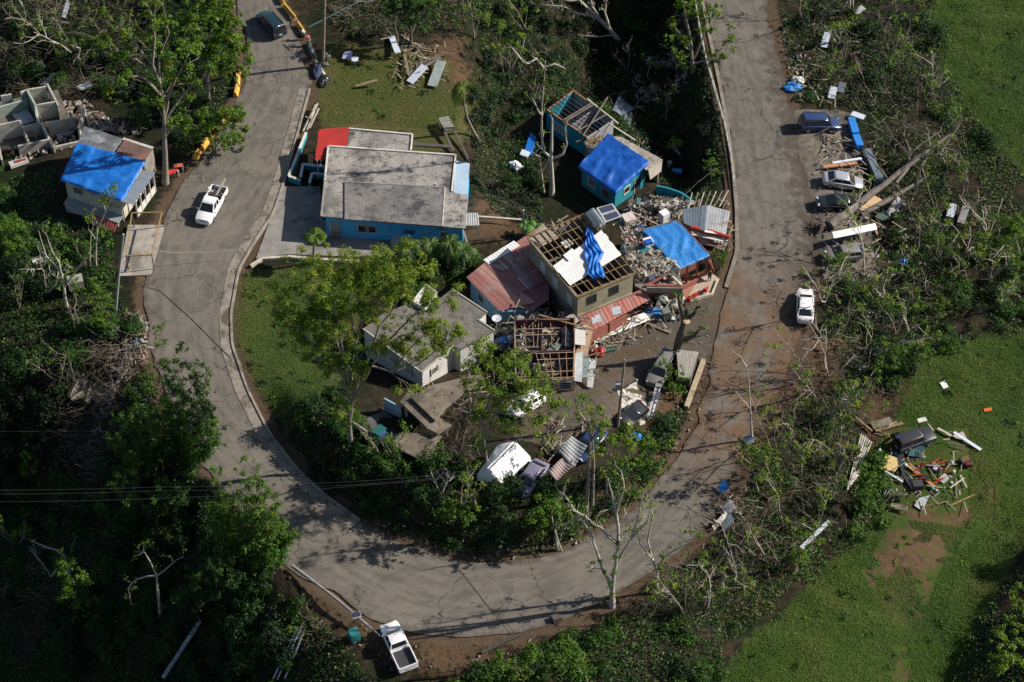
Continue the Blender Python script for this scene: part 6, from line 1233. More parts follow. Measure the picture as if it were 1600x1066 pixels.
# bottom edge: picket fence, teal cabinet, rails
def fence():
    w_ = [G(640, 1062), G(668, 1060), G(712, 1056)]; r = T('picket_fence', 'rusty low picket fence behind the parked white pickup', 'fence', w_[0])
    for a, b in zip(w_[:-1], w_[1:]):
        for i in range(14): k = lerp(a, b, i/14); MB().bar(k-[0, 0, .2], k+[0, 0, .9], .06, .04).build('picket', RUST, r)
        for zz in (.25, .75): MB().bar(a+[0, 0, zz], b+[0, 0, zz], .05, .06).build('rail', RUST, r)
    for k in (w_[1], w_[2]): MB().bar(k-[0, 0, .3], k+[0, 0, 1.5], .14, .14).build('post', RUST, r)
fence()
onz(554, 998, 0.0, (.9, .8, 1.1), flat('teal_cabinet', (.02,.20,.20), .5), 'teal metal cabinet beside the fallen street-light pole', 'cabinet', 'cabinet', .5)
for i, (a, b) in enumerate((((428,1066),(466,990)),((434,1068),(472,988)),((446,1066),(474,1000)))): board(a, b, .12, ALU, ['leftmost of three silver pipes at the bottom left', 'middle of three silver pipes at the bottom left', 'rightmost of three silver pipes at the bottom left'][i], 'pipe', 'pipe', .6, .9, .1)
def stairs():
    a, b = G(262, 1066)+[0, 0, 1.5], G(310, 992)+[0, 0, 1.5]; r = T('concrete_steps', 'grey stepped railing descending in the dark lower left valley', 'steps', a)
    for i in range(14): k = lerp(a, b, i/13); MB().box(k, (1.0, .35, .25), heading(48, -74)).build('step', pm('grey_step', (.42,.44,.46)), r)
stairs()
onz(870, 968, 0.02, (.9, .6, .5), pm('dark_rock', (.10,.09,.085)), 'dark rock at the outer edge of the lower bend', 'rock', 'rock', .4)

# ================================================================== people
def person(label, loc, rz, shirt, pants, pose, hair=(.02,.015,.012), skin=(.28,.16,.10)):
    r = T('person', label, 'person', loc, None, rz)
    def sk(name, pts, edges, m, sub=2):
        me = bpy.data.meshes.new(name); me.from_pydata([p[0] for p in pts], edges, []); o = bpy.data.objects.new(name, me); col.objects.link(o); o.parent = r
        md = o.modifiers.new('skin', 'SKIN'); md.use_smooth_shade = True
        for i, p in enumerate(pts): sv = me.skin_vertices[0].data[i]; sv.radius = (p[1], p[1]*(p[2] if len(p) > 2 else 1)); sv.use_root = (i == 0)
        if sub: ss_ = o.modifiers.new('sub', 'SUBSURF'); ss_.levels = 1; ss_.render_levels = sub
        me.materials.append(m); return o
    J = {'stand': dict(hip=.95, lean=0, kneeL=(.04,.11,.50), footL=(0,.12,.06), kneeR=(.06,-.11,.50), footR=(.02,-.12,.06), elL=(.02,.27,1.12), haL=(.14,.27,.90), elR=(.0,-.27,1.12), haR=(.12,-.25,.90)),
         'walk': dict(hip=.93, lean=.05, kneeL=(.20,.10,.52), footL=(.28,.11,.06), kneeR=(-.08,-.10,.50), footR=(-.28,-.11,.08), elL=(-.10,.26,1.13), haL=(.04,.27,.93), elR=(.12,-.26,1.13), haR=(.30,-.24,1.0)),
         'reach': dict(hip=.92, lean=.18, kneeL=(.10,.11,.50), footL=(.02,.13,.06), kneeR=(.05,-.11,.48), footR=(-.12,-.12,.06), elL=(.32,.22,1.18), haL=(.52,.14,1.12), elR=(.32,-.22,1.18), haR=(.52,-.14,1.14))}[pose]
    hz, ln = J['hip'], J['lean']; ch = (ln, 0, hz+.33); nk = (ln*1.4, 0, hz+.52); hd = (ln*1.5+.03, 0, hz+.70)
    P = [((0,0,hz),.13,1.2), ((ln*.5,0,hz+.17),.125,1.15), (ch,.15,1.2), (nk,.062), ((hd[0]-.01,0,hz+.60),.075), (hd,.098), ((hd[0]-.01,0,hz+.80),.07),
         ((0,.10,hz-.04),.10), (J['kneeL'],.062), (J['footL'],.042), ((J['footL'][0]+.17,J['footL'][1],.035),.035), ((0,-.10,hz-.04),.10), (J['kneeR'],.062), (J['footR'],.042), ((J['footR'][0]+.17,J['footR'][1],.035),.035),
         ((ln,.19,hz+.42),.06), (J['elL'],.042), (J['haL'],.03), ((ln,-.19,hz+.42),.06), (J['elR'],.042), (J['haR'],.03)]
    E = [(0,1),(1,2),(2,3),(3,4),(4,5),(5,6),(0,7),(7,8),(8,9),(9,10),(0,11),(11,12),(12,13),(13,14),(2,15),(15,16),(16,17),(2,18),(18,19),(19,20)]
    for h, e in ((17, 'elL'), (20, 'elR')):
        a, b = np.array(P[h][0]), np.array(J[e]); d = (a-b)/np.linalg.norm(a-b); sd = np.cross(d, [1, .2, 0]); sd /= np.linalg.norm(sd)
        P.append((tuple(a+d*.07), .034, .5)); pi_ = len(P)-1; E.append((h, pi_))
        for k, off in enumerate((-.03, -.01, .01, .03)):
            q = a+d*.10+sd*off; P.append((tuple(q), .009)); P.append((tuple(q+d*(.06+.012*(1-abs(k-1.5)))+np.array([.015, 0, -.01])), .008)); E += [(pi_, len(P)-2), (len(P)-2, len(P)-1)]
        q = a+d*.03+sd*.045; P.append((tuple(q), .011)); P.append((tuple(q+d*.05+sd*.015), .009)); E += [(h, len(P)-2), (len(P)-2, len(P)-1)]
    sk('body', P, E, flat('skin_tone', skin, .6))
    sk('shirt', [((0,0,hz+.02),.155,1.2), ((ln*.5,0,hz+.17),.145,1.2), (ch,.17,1.22), ((ln*1.2,0,hz+.46),.10), ((ln,.19,hz+.42),.08), (tuple(lerp((ln,.19,hz+.42), J['elL'], .7)),.066), ((ln,-.19,hz+.42),.08), (tuple(lerp((ln,-.19,hz+.42), J['elR'], .7)),.066)], [(0,1),(1,2),(2,3),(2,4),(4,5),(2,6),(6,7)], shirt)
    sk('trousers', [((0,0,hz),.15,1.2), ((0,.10,hz-.06),.118), (J['kneeL'],.085), (tuple(lerp(J['kneeL'], J['footL'], .6)),.07), ((0,-.10,hz-.06),.118), (J['kneeR'],.085), (tuple(lerp(J['kneeR'], J['footR'], .6)),.07)], [(0,1),(1,2),(2,3),(0,4),(4,5),(5,6)], pants)
    MB().lathe((hd[0]-.015, 0, hz+.68), [(.106, -.02), (.115, .05), (.10, .12), (.05, .165), (.01, .175)], 12).build('hair', flat('dark_hair', hair, .7), r, smooth=60, local=True)
    for s in (-1, 1): MB().box((hd[0]+.093, s*.035, hz+.715), (.012, .022, .012)).build('eye', TRIM, r, local=True)
    MB().box((hd[0]+.108, 0, hz+.68), (.03, .025, .035)).build('nose', flat('skin_tone', skin), r, local=True)
    return r
k = G(1108, 440); person('person in a dark green shirt standing on the patio slab', (k[0], k[1], .13), 1.2, flat('dark_green_shirt', (.02,.06,.035), .8), flat('black_trousers', (.02,.02,.022), .8), 'stand')
k = G(476, 62); person('person in a pale blue shirt leaning over behind the barrier by the dark SUV', k, 2.9, flat('pale_blue_shirt', (.30,.42,.55), .8), flat('black_trousers', (.02,.02,.022), .8), 'reach')
k = G(455, 42); person('person in dark clothes standing beside the dark SUV tailgate', (k[0], k[1], k[2]+.02), -2.4, flat('navy_shirt', (.03,.04,.09), .8), flat('grey_trousers', (.10,.10,.11), .8), 'walk')
k = G(484, 72); person('person in a red and white top crouched by the kerb blocks', k, 2.4, flat('red_shirt', (.35,.08,.08), .8), flat('grey_trousers', (.10,.10,.11), .8), 'reach')

# ================================================================== vegetation
LM = leafmat('leaves_mixed', [(0, (.006,.014,.005)), (.22, (.012,.036,.006)), (.45, (.030,.084,.008)), (.62, (.062,.135,.010)), (.78, (.112,.180,.018)), (.86, (.090,.072,.036)), (1, (.115,.085,.055))])
LB = leafmat('leaves_bright', [(0, (.024,.066,.007)), (.5, (.080,.158,.011)), (1, (.200,.255,.022))], .32)
LG = leafmat('grass_blades', [(0, (.024,.066,.007)), (.40, (.055,.122,.011)), (.70, (.095,.145,.018)), (1, (.135,.120,.040))], .2)
BARK = pm('grey_bark', (.27,.235,.19), (.17,.145,.115), 2.5, bump=.4, bscale=9); BARKP = pm('pale_bare_bark', (.46,.42,.36), (.33,.295,.245), 2.5, bump=.3, bscale=9); BARKD = pm('dark_bark', (.11,.09,.07), (.07,.058,.045), 2.5, bump=.4, bscale=9); TWIG = leafmat('dry_twigs', [(0, (.04,.032,.025)), (.5, (.095,.078,.060)), (1, (.20,.168,.13))], .05)
MUR = leafmat('rubble_pieces', [(0, (.05,.045,.04)), (.3, (.15,.13,.11)), (.6, (.27,.24,.20)), (.75, (.42,.40,.37)), (.82, (.30,.12,.07)), (.88, (.10,.18,.30)), (.93, (.36,.34,.31)), (1, (.20,.155,.10))], 0)
def unit(n): v = NR.normal(size=(n, 3)); return v/np.linalg.norm(v, axis=1)[:, None]
def leaf_quads(C, N, size, asp=1.7):
    """elongated leaf sprays at centres C facing N"""
    n = len(C); a = np.cross(N, unit(n)); a /= np.linalg.norm(a, axis=1)[:, None]+1e-9; b = np.cross(N, a)
    s = size*NR.uniform(.6, 1.35, n); L, Wd = (a*(s*asp*.5)[:, None]), (b*(s*.5)[:, None])
    k = NR.uniform(-.25, .25, n)[:, None]
    return np.stack([C-L, C+Wd+L*k, C+L+N*(s*.18)[:, None], C-Wd+L*k], axis=1).reshape(-1, 3)
def leaf_tris(C, N, size, asp=1.6):
    n = len(C); a = np.cross(N, unit(n)); a /= np.linalg.norm(a, axis=1)[:, None]+1e-9; b = np.cross(N, a)
    s = size*NR.uniform(.6, 1.4, n); L, Wd = (a*(s*asp*.6)[:, None]), (b*(s*.6)[:, None])
    return np.stack([C-L, C+Wd+L*.3, C-Wd*.9+L*.8], axis=1).reshape(-1, 3)
def lobe(c, rad, dens, size, tint, up=.35, shell=.55, tri=False):
    """leaf sprays through one clump: mostly near its skin"""
    c = np.asarray(c, float); rad = np.asarray(rad if hasattr(rad, '__len__') else (rad,)*3, float)
    n = max(6, int(dens*rad[0]*(rad[1]+rad[2])*.5*6)); d = unit(n); d[:, 2] = np.where(d[:, 2] < -.35, -d[:, 2], d[:, 2])
    rr = shell+(1-shell)*NR.random(n)**.6; rr *= 1+.35*np.sin(d[:, 0]*4+c[0]*3)*np.sin(d[:, 1]*4.3+c[1]*3)
    P = c+d*rad*rr[:, None]; N = d*.7+unit(n)*.65+[0, 0, up]; N /= np.linalg.norm(N, axis=1)[:, None]
    t = np.clip(tint+NR.normal(0, .07, n), 0, 1); return (leaf_tris if tri else leaf_quads)(P, N, size), t
def merge(parts):
    return np.concatenate([p[0] for p in parts]), np.concatenate([p[1] for p in parts])
BX = np.array([[0,1,3,2],[4,6,7,5],[0,4,5,1],[2,3,7,6],[0,2,6,4],[1,5,7,3]])
def chunks(C, S, tint):
    """loose broken pieces: randomly turned boxes"""
    n = len(C); cor = np.array([(x, y, z) for x in (-1, 1) for y in (-1, 1) for z in (-1, 1)], float)*.5
    q = NR.normal(size=(n, 4)); q /= np.linalg.norm(q, axis=1)[:, None]; w_, x, y, z = q.T
    M = np.stack([np.stack([1-2*(y*y+z*z), 2*(x*y-z*w_), 2*(x*z+y*w_)], 1), np.stack([2*(x*y+z*w_), 1-2*(x*x+z*z), 2*(y*z-x*w_)], 1), np.stack([2*(x*z-y*w_), 2*(y*z+x*w_), 1-2*(x*x+y*y)], 1)], 1)
    v = np.einsum('nij,nkj->nki', M, cor[None]*S[:, None, :])+C[:, None, :]
    return v[:, BX].reshape(-1, 3), np.repeat(tint, 6)
def twigs(P0, P1, r, tint, bend=.25):
    """thin three-sided curved twigs from P0 to P1"""
    n = len(P0); d = P1-P0; L = np.linalg.norm(d, axis=1)[:, None]+1e-6; a = np.cross(d/L, unit(n)); a /= np.linalg.norm(a, axis=1)[:, None]+1e-9; b = np.cross(d/L, a)
    mid = (P0+P1)/2+a*L*NR.uniform(-bend, bend, (n, 1)); st = [(P0, 1.0), (mid, .7), (P1, .3)]; out = []
    R3 = [(math.cos(t), math.sin(t)) for t in (0, 2.094, 4.189)]; rings = [[p+(a*x+b*y)*(np.asarray(r).reshape(-1, 1)*k) for x, y in R3] for p, k in st]
    for i in range(2):
        for k in range(3): out.append(np.stack([rings[i][k], rings[i][(k+1) % 3], rings[i+1][(k+1) % 3], rings[i+1][k]], axis=1))
    v = np.stack(out, axis=1).reshape(-1, 3); return v, np.repeat(tint, 6)
def scatter(poly_px, dens, margin=.8, flatmap=True):
    pw = [F2(p) for p in poly_px]; a = np.array(pw); lo, hi = a.min(0), a.max(0); n = int(dens*(hi-lo).prod())
    P = lo+NR.random((n, 2))*(hi-lo); P = P[inside(P, pw)]; d = seg_dist(P, ROADP); P = P[(d > margin) & ~inside(P, ROADP)]
    return P
# footprints kept free of growth
FOOT = [[(495,190),(740,205),(740,395),(440,405),(425,290)], [(84,190),(245,195),(262,350),(225,430),(180,430),(178,370),(85,330)], [(-10,150),(140,150),(140,240),(0,262)],
        [(848,178),(900,148),(1040,250),(1010,330),(960,340),(845,215)], [(725,420),(850,360),(915,345),(980,330),(1145,320),(1150,480),(1110,480),(1080,560),(940,660),(800,640),(780,540)],
        [(570,520),(700,460),(775,525),(765,600),(690,690),(600,715),(552,670)], [(1236,165),(1335,165),(1375,330),(1375,400),(1290,440)], [(1385,655),(1520,655),(1520,800),(1385,800)], [(745,690),(830,690),(860,760),(770,790)],
        [(800,690),(1000,590),(1060,540),(1090,550),(1060,600),(1020,670),(960,720),(880,770),(810,770)], [(560,960),(680,980),(690,1075),(600,1080),(440,890)], [(95,575),(190,525),(222,560),(200,640),(140,690),(90,655)]]
FOOTW = [[F2(p) for p in q] for q in FOOT]
def free(P):
    k = np.ones(len(P), bool)
    for f in FOOTW: k &= ~inside(P, f)
    return P[k]
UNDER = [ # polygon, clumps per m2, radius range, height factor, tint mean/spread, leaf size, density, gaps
    ([(-200,400),(60,380),(185,450),(205,500),(225,600),(300,740),(430,885),(450,940),(440,1250),(-300,1250)], .40, (.5,1.8), 1.1, (.20,.11), .18, 36, -.12),  # low tint: shade of the valley side put into the leaf colour
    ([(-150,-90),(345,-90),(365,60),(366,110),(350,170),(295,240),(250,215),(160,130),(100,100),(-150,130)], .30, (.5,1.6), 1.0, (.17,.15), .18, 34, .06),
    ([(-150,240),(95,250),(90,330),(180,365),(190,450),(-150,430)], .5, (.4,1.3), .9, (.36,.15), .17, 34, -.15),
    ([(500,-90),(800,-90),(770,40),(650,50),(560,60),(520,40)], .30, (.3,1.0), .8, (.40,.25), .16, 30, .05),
    ([(760,-80),(1080,-80),(1118,150),(1138,265),(1105,320),(1020,290),(1040,240),(900,140),(845,180),(850,330),(770,330),(730,250),(740,120)], .36, (.4,1.3), .8, (.13,.10), .17, 32, -.05),  # lowest tint: gully shadow painted into the leaf colour
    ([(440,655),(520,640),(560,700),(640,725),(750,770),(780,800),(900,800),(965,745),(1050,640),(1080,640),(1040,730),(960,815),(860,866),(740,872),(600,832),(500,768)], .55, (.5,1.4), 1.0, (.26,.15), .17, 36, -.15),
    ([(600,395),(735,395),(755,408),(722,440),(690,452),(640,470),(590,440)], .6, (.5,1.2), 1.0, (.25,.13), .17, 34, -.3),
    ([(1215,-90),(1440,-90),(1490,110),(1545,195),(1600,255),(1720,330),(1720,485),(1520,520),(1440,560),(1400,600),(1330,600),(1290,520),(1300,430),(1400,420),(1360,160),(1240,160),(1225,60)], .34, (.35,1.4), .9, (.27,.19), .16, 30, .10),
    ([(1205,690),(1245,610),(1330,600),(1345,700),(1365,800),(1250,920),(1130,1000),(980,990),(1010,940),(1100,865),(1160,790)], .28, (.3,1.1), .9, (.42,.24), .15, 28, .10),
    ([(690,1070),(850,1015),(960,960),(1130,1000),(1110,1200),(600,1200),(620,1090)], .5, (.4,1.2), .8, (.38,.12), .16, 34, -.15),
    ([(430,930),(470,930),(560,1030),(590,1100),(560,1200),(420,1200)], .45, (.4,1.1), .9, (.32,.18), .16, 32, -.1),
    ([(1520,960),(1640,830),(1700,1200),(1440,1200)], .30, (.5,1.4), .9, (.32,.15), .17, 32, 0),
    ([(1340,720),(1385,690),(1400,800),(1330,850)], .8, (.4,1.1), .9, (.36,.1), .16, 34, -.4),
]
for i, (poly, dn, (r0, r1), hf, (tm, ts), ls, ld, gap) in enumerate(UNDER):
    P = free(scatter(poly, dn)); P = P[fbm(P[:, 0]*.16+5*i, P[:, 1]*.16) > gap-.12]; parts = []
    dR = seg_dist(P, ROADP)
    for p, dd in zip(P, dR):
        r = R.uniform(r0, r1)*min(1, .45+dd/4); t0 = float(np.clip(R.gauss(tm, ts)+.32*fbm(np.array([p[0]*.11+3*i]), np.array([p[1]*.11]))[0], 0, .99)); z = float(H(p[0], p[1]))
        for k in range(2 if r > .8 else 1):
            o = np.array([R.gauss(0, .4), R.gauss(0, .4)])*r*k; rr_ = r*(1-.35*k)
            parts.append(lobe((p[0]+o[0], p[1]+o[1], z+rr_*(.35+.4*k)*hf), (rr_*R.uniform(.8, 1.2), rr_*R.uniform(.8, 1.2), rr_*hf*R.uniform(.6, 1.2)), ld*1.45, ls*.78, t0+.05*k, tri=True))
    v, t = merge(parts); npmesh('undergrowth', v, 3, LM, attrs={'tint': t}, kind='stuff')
# low creepers and weeds over the soil between the clumps
for i, (poly, dn, _, _, (tm, ts), ls, _, gap) in enumerate(UNDER):
    P = free(scatter(poly, 34, .4)); P = P[fbm(P[:, 0]*.3+9*i, P[:, 1]*.3) > -.25]; n = len(P); Z = H(P[:, 0], P[:, 1]); C = np.column_stack([P, Z+NR.uniform(.03, .40, n)]); N = unit(n)*.6+[0, 0, 1]; N /= np.linalg.norm(N, axis=1)[:, None]
    tn = np.clip(tm*.9+.30*(fbm(P[:, 0]*.25, P[:, 1]*.25))+NR.normal(0, .1, n)+np.where(NR.random(n) < .22, .5, 0), 0, 1)
    npmesh('ground_cover', leaf_tris(C, N, .14), 3, LM, attrs={'tint': tn}, kind='stuff')
# grass: small tilted blades and low weed tufts
def grass(polys, dens, hgt_, wd, tm, name):
    for q in polys:
        c = np.mean(np.array(q), axis=0); P = free(scatter([tuple(c+(np.array(k)-c)*1.03) for k in q], dens, .3)); pn = fbm(P[:, 0]*.35, P[:, 1]*.35)+.5*fbm(P[:, 0]*1.1, P[:, 1]*1.1)
        bare = np.zeros(len(P), bool)
        for dq in DIRT: bare |= inside(P, [F2(k) for k in dq]) & (pn > -.02)
        ed = seg_dist(P, [F2(k) for k in q]); P = P[~bare & (pn < .75) & (NR.random(len(P)) < .35+ed/2.5)]; n = len(P); Z = H(P[:, 0], P[:, 1])
        pt = np.clip(fbm(P[:, 0]*.5+7, P[:, 1]*.5), -.5, 1); C = np.column_stack([P, Z+hgt_*NR.random(n)*(1+pt)]); N = unit(n)*.75+[.25, 0, 1]; N /= np.linalg.norm(N, axis=1)[:, None]
        t = np.clip(tm+.55*fbm(P[:, 0]*.13+3, P[:, 1]*.13)+.25*pt+NR.normal(0, .12, n), 0, 1)
        npmesh(name, leaf_tris(C, N, wd, 6.5), 3, LG, attrs={'tint': t}, kind='stuff')
grass(FIELD, 320, .16, .030, .42, 'field_grass'); grass(LAWN, 260, .10, .028, .50, 'lawn_grass'); grass(YARD, 180, .07, .028, .78, 'yard_grass')
for q, dn in ((FIELD[0], .10), (FIELD[1], .12), (LAWN[0], .25), (YARD[0], .08)):
    P = free(scatter(q, dn)); parts = [lobe((p[0], p[1], float(H(p[0], p[1]))+.05), (R.uniform(.2, .6),)*2+(R.uniform(.12, .35),), 26, .14, float(np.clip(R.gauss(.42, .12), 0, 1)), tri=True) for p in P]
    v, t = merge(parts); npmesh('weeds', v, 3, LM, attrs={'tint': t}, kind='stuff')
# fallen leaves and twigs blown onto the road edges
P = np.vstack([OL+(IL-OL)*k+NR.normal(0, .25, OL.shape)*1.0 for k in NR.beta(.25, .25, 240)]); P = P[fbm(P[:, 0]*.3, P[:, 1]*.3)+.5*fbm(P[:, 0]*1.3, P[:, 1]*1.3) > .42]; n = len(P)
npmesh('leaf_litter', leaf_tris(np.column_stack([P, np.full(n, .085)+NR.uniform(0, .03, n)]), unit(n)*.25+[0, 0, 1], .055), 3, TWIG, attrs={'tint': NR.uniform(0, .6, n)}, kind='stuff')

# ---- dead brushwood tangles
BRUSH = [([(1215,600),(1340,520),(1400,560),(1340,700),(1320,820),(1230,900),(1100,960),(1000,985),(960,960),(1080,870),(1150,790),(1190,700)], 1.6, 1.7), ([(1250,0),(1400,-40),(1480,120),(1520,260),(1560,420),(1420,520),(1300,520),(1310,430),(1390,400),(1370,180),(1280,150)], 1.0, 1.8),
         ([(70,560),(190,500),(215,540),(205,640),(120,720),(60,680)], 4.5, 1.5), ([(500,-40),(700,-60),(740,20),(600,70),(520,50)], 2.2, 1.3), ([(780,40),(960,20),(1000,150),(880,130),(800,120)], .7, 1.6), ([(-60,-60),(250,-60),(240,130),(0,130)], 1.2, 2.0),
         ([(640,690),(740,640),(770,700),(740,780),(660,740)], 2.4, 1.3), ([(500,560),(600,590),(590,660),(540,680)], 2.0, 1.4), ([(740,280),(830,270),(850,330),(790,330)], 2.0, 1.3), ([(460,940),(520,950),(540,1010),(470,1000)], 2.5, .9), ([(-50,650),(100,700),(90,820),(-50,800)], 1.0, 1.8), ([(890,800),(1000,740),(1010,770),(930,830)], 2.2, 1.2)]
for bi, (poly, dn, ln) in enumerate(BRUSH):
    P = scatter(poly, dn*2.4, .5); P = P if bi == 2 else free(P); n = len(P); Z = H(P[:, 0], P[:, 1]); A0 = np.column_stack([P, Z+NR.uniform(0, 1.3, n)])
    cl = np.floor(P*.35); an = (np.sin(cl[:, 0]*12.9+cl[:, 1]*78.2)*43758.5) % (2*math.pi)+NR.normal(0, .7, n)
    d = np.column_stack([np.cos(an), np.sin(an), NR.uniform(-.1, .9, n)])*(ln*NR.uniform(.4, 1.5, n))[:, None]
    v, t = twigs(A0, A0+d, NR.uniform(.014, .045, n), np.clip(NR.normal(.55, .28, n), 0, 1)); npmesh('brushwood', v, 4, TWIG, attrs={'tint': t}, kind='stuff')

# ---- rubble and litter
def rubble(name, pts, n, smin, smax, z=None, tm=(.45, .25), spread=1.0, hump=.5):
    if z is None:
        P = scatter(pts, n, .05)
        Z = H(P[:, 0], P[:, 1])
    else:
        w_ = [Wz(p[0], p[1], z)[:2] for p in pts]; a = np.array(w_); lo, hi = a.min(0), a.max(0); P = lo+NR.random((int(n*(hi-lo).prod()), 2))*(hi-lo); P = P[inside(P, w_)]; Z = np.full(len(P), z)
    k = len(P); S = NR.uniform(smin, smax, (k, 3))*np.array([1.3, 1, .6]); S *= NR.uniform(.5, 1.4, (k, 1)); C = np.column_stack([P, Z+S[:, 2]*.4+hump*NR.random(k)*np.clip(.4+fbm(P[:, 0]*.5, P[:, 1]*.5), 0, 1)])
    v, t = chunks(C, S, np.clip(NR.normal(*tm, k), 0, 1)); return npmesh(name, v, 4, MUR, attrs={'tint': t}, kind='stuff')
rubble('terrace_rubble', [(970,345),(1004,360),(1058,424),(1050,440),(1000,438),(975,400)], 26, .12, .5, 2.92, (.5, .28), hump=.55)
rubble('ruin_rubble', [(78,128),(125,132),(175,180),(225,205),(195,200),(135,190),(95,165)], 14, .1, .45, None, (.45, .28), hump=.7)
rubble('ruin_litter', [(0,160),(90,140),(122,218),(10,235)], 4, .1, .4, None, (.5, .25), hump=.3)
rubble('courtyard_litter', [(985,300),(1030,296),(1075,320),(1060,350),(1005,355),(975,335)], 14, .12, .6, None, (.35, .3), hump=1.2)
rubble('verge_litter', [(1215,60),(1260,60),(1290,150),(1250,165),(1235,120)], 2.2, .08, .35, None, (.55, .3))
rubble('lot_litter', [(930,540),(1040,480),(1120,470),(1100,560),(1000,560),(940,600)], 1.0, .05, .18, None, (.4, .25), hump=.02)
rubble('bank_litter', [(1060,560),(1110,560),(1090,700),(1000,790),(980,790),(1050,680)], 1.6, .06, .25, None, (.5, .25), hump=.05)
rubble('house_litter', [(808,500),(895,498),(894,586),(810,588)], 9, .15, .7, Hz(Wz(870,610,.5))+.2, (.5, .3), hump=1.1)
rubble('scrap_litter', [(1385,715),(1440,700),(1490,720),(1500,770),(1440,780),(1390,750)], 2.5, .06, .3, None, (.5, .3), hump=.2)
rubble('wood_splinters', [(200,490),(228,500),(232,560),(205,560),(160,620),(140,600),(190,560)], 16, .08, .35, None, (.8, .2), hump=.3)
rubble('parking_litter', [(1275,205),(1345,200),(1370,330),(1380,430),(1300,440),(1290,330)], 1.6, .06, .3, None, (.4, .3), hump=.1)
rubble('kerb_litter', [(520,790),(640,850),(760,880),(870,866),(930,838),(920,822),(860,850),(760,862),(650,838),(540,790)], 3.0, .06, .3, None, (.45, .25), hump=.05)
rubble('thicket_litter', [(1300,300),(1440,300),(1460,440),(1320,450)], .8, .1, .5, None, (.5, .35), hump=.4)
rubble('gully_litter', [(990,30),(1070,10),(1080,100),(1000,90)], 3, .1, .6, None, (.5, .35), hump=.6)
rubble('bin_litter', [(930,505),(1060,470),(1070,490),(940,535)], 3, .06, .35, None, (.5, .3), hump=.2)
rubble('shoulder_litter', [(450,900),(540,960),(640,1005),(800,1010),(960,950),(940,970),(800,1040),(600,1050)], 1.2, .05, .25, None, (.3, .2), hump=.02)

def planks(name, pts, n, z=None, L=(.5, 1.8), hump=.5, tm=(.75, .25)):
    if z is None: P = scatter(pts, n, .05); Z = H(P[:, 0], P[:, 1])
    else:
        w_ = [Wz(p[0], p[1], z)[:2] for p in pts]; a = np.array(w_); lo, hi = a.min(0), a.max(0); P = lo+NR.random((int(n*(hi-lo).prod()), 2))*(hi-lo); P = P[inside(P, w_)]; Z = np.full(len(P), z)
    k = len(P); a = NR.uniform(0, math.pi, k); tl = NR.normal(0, .22, k); D = np.column_stack([np.cos(a)*np.cos(tl), np.sin(a)*np.cos(tl), np.sin(tl)]); l = NR.uniform(L[0], L[1], k)/2; C = np.column_stack([P, Z+.1+hump*NR.random(k)+np.abs(np.sin(tl))*l])
    S = np.cross(D, [0, 0, 1.]); S /= np.linalg.norm(S, axis=1)[:, None]; U = np.cross(S, D); wd = NR.uniform(.03, .14, k)/2; th = .02; cor = []
    for x in (-1, 1):
        for y in (-1, 1):
            for zz in (-1, 1): cor.append(C+D*(l*x)[:, None]+S*(wd*y)[:, None]+U*th*zz)
    v = np.stack(cor, axis=1)[:, BX].reshape(-1, 3); return npmesh(name, v, 4, MPL, attrs={'tint': np.repeat(np.clip(NR.normal(*tm, k), 0, 1), 6)}, kind='stuff')
MPL = leafmat('timber_scraps', [(0, (.05,.04,.03)), (.35, (.13,.10,.07)), (.65, (.24,.175,.10)), (.85, (.30,.26,.21)), (.93, (.36,.33,.29)), (1, (.30,.27,.23))], 0)
planks('timber_scraps', [(970,345),(1004,360),(1058,424),(1050,440),(1000,438),(975,400)], 2.2, 2.95, hump=.7)
planks('timber_scraps', [(790,480),(930,505),(935,590),(800,600)], 2.5, 2.2, hump=.8)
planks('timber_scraps', [(825,370),(912,335),(992,427),(902,464)], 1.2, 2.8, hump=.6)
for q, n in (([(985,300),(1040,296),(1080,320),(1060,350),(1005,355),(975,335)], 5), ([(925,505),(1060,465),(1075,490),(940,560)], 2.5), ([(1370,650),(1500,660),(1520,790),(1380,790)], .8), ([(1275,200),(1370,200),(1420,360),(1380,430),(1290,440)], 1.0), ([(600,50),(700,70),(700,140),(620,140)], 1.6), ([(80,125),(230,200),(140,200)], 1.5), ([(1215,20),(1290,20),(1330,160),(1245,165)], .4), ([(1100,740),(1180,690),(1160,830),(1100,840)], 1.5), ([(640,640),(760,590),(770,680),(690,700)], 1.2), ([(780,480),(820,490),(815,560),(770,550)], 3), ([(900,145),(1030,180),(1040,240),(960,210)], 1.5), ([(190,490),(235,500),(235,570),(140,640)], 3), ([(990,20),(1080,0),(1085,110),(1000,100)], 1.5), ([(850,690),(930,690),(900,760),(850,770)], 2), ([(1060,310),(1145,310),(1150,400),(1080,390)], 1.6)): planks('timber_scraps', q, n)

MUH = leafmat('household_litter', [(0, (.05,.05,.05)), (.2, (.16,.15,.14)), (.4, (.40,.39,.37)), (.55, (.30,.26,.20)), (.65, (.03,.14,.16)), (.72, (.62,.62,.62)), (.82, (.22,.24,.09)), (.88, (.05,.09,.28)), (.93, (.30,.07,.05)), (.95, (.36,.30,.22)), (1, (.40,.38,.35))], 0)
def litter(name, pts, n, z, smax=.7, hump=.6):
    o = rubble(name, pts, n, .15, smax, z, (.5, .35), hump=hump); o.data.materials[0] = MUH; return o
litter('household_litter', [(970,345),(1004,360),(1058,424),(1050,440),(1000,438),(975,400)], 7, 2.95, .75)
litter('household_litter', [(985,300),(1040,296),(1080,320),(1060,350),(1005,355),(975,335)], 3, None, .9)
litter('household_litter', [(808,500),(895,498),(894,586),(810,588)], 4, Hz(Wz(870,610,.5))+.4, .9, 1.2)
litter('household_litter', [(775,500),(805,495),(805,560),(775,560)], 5, None, .8, 1.0)
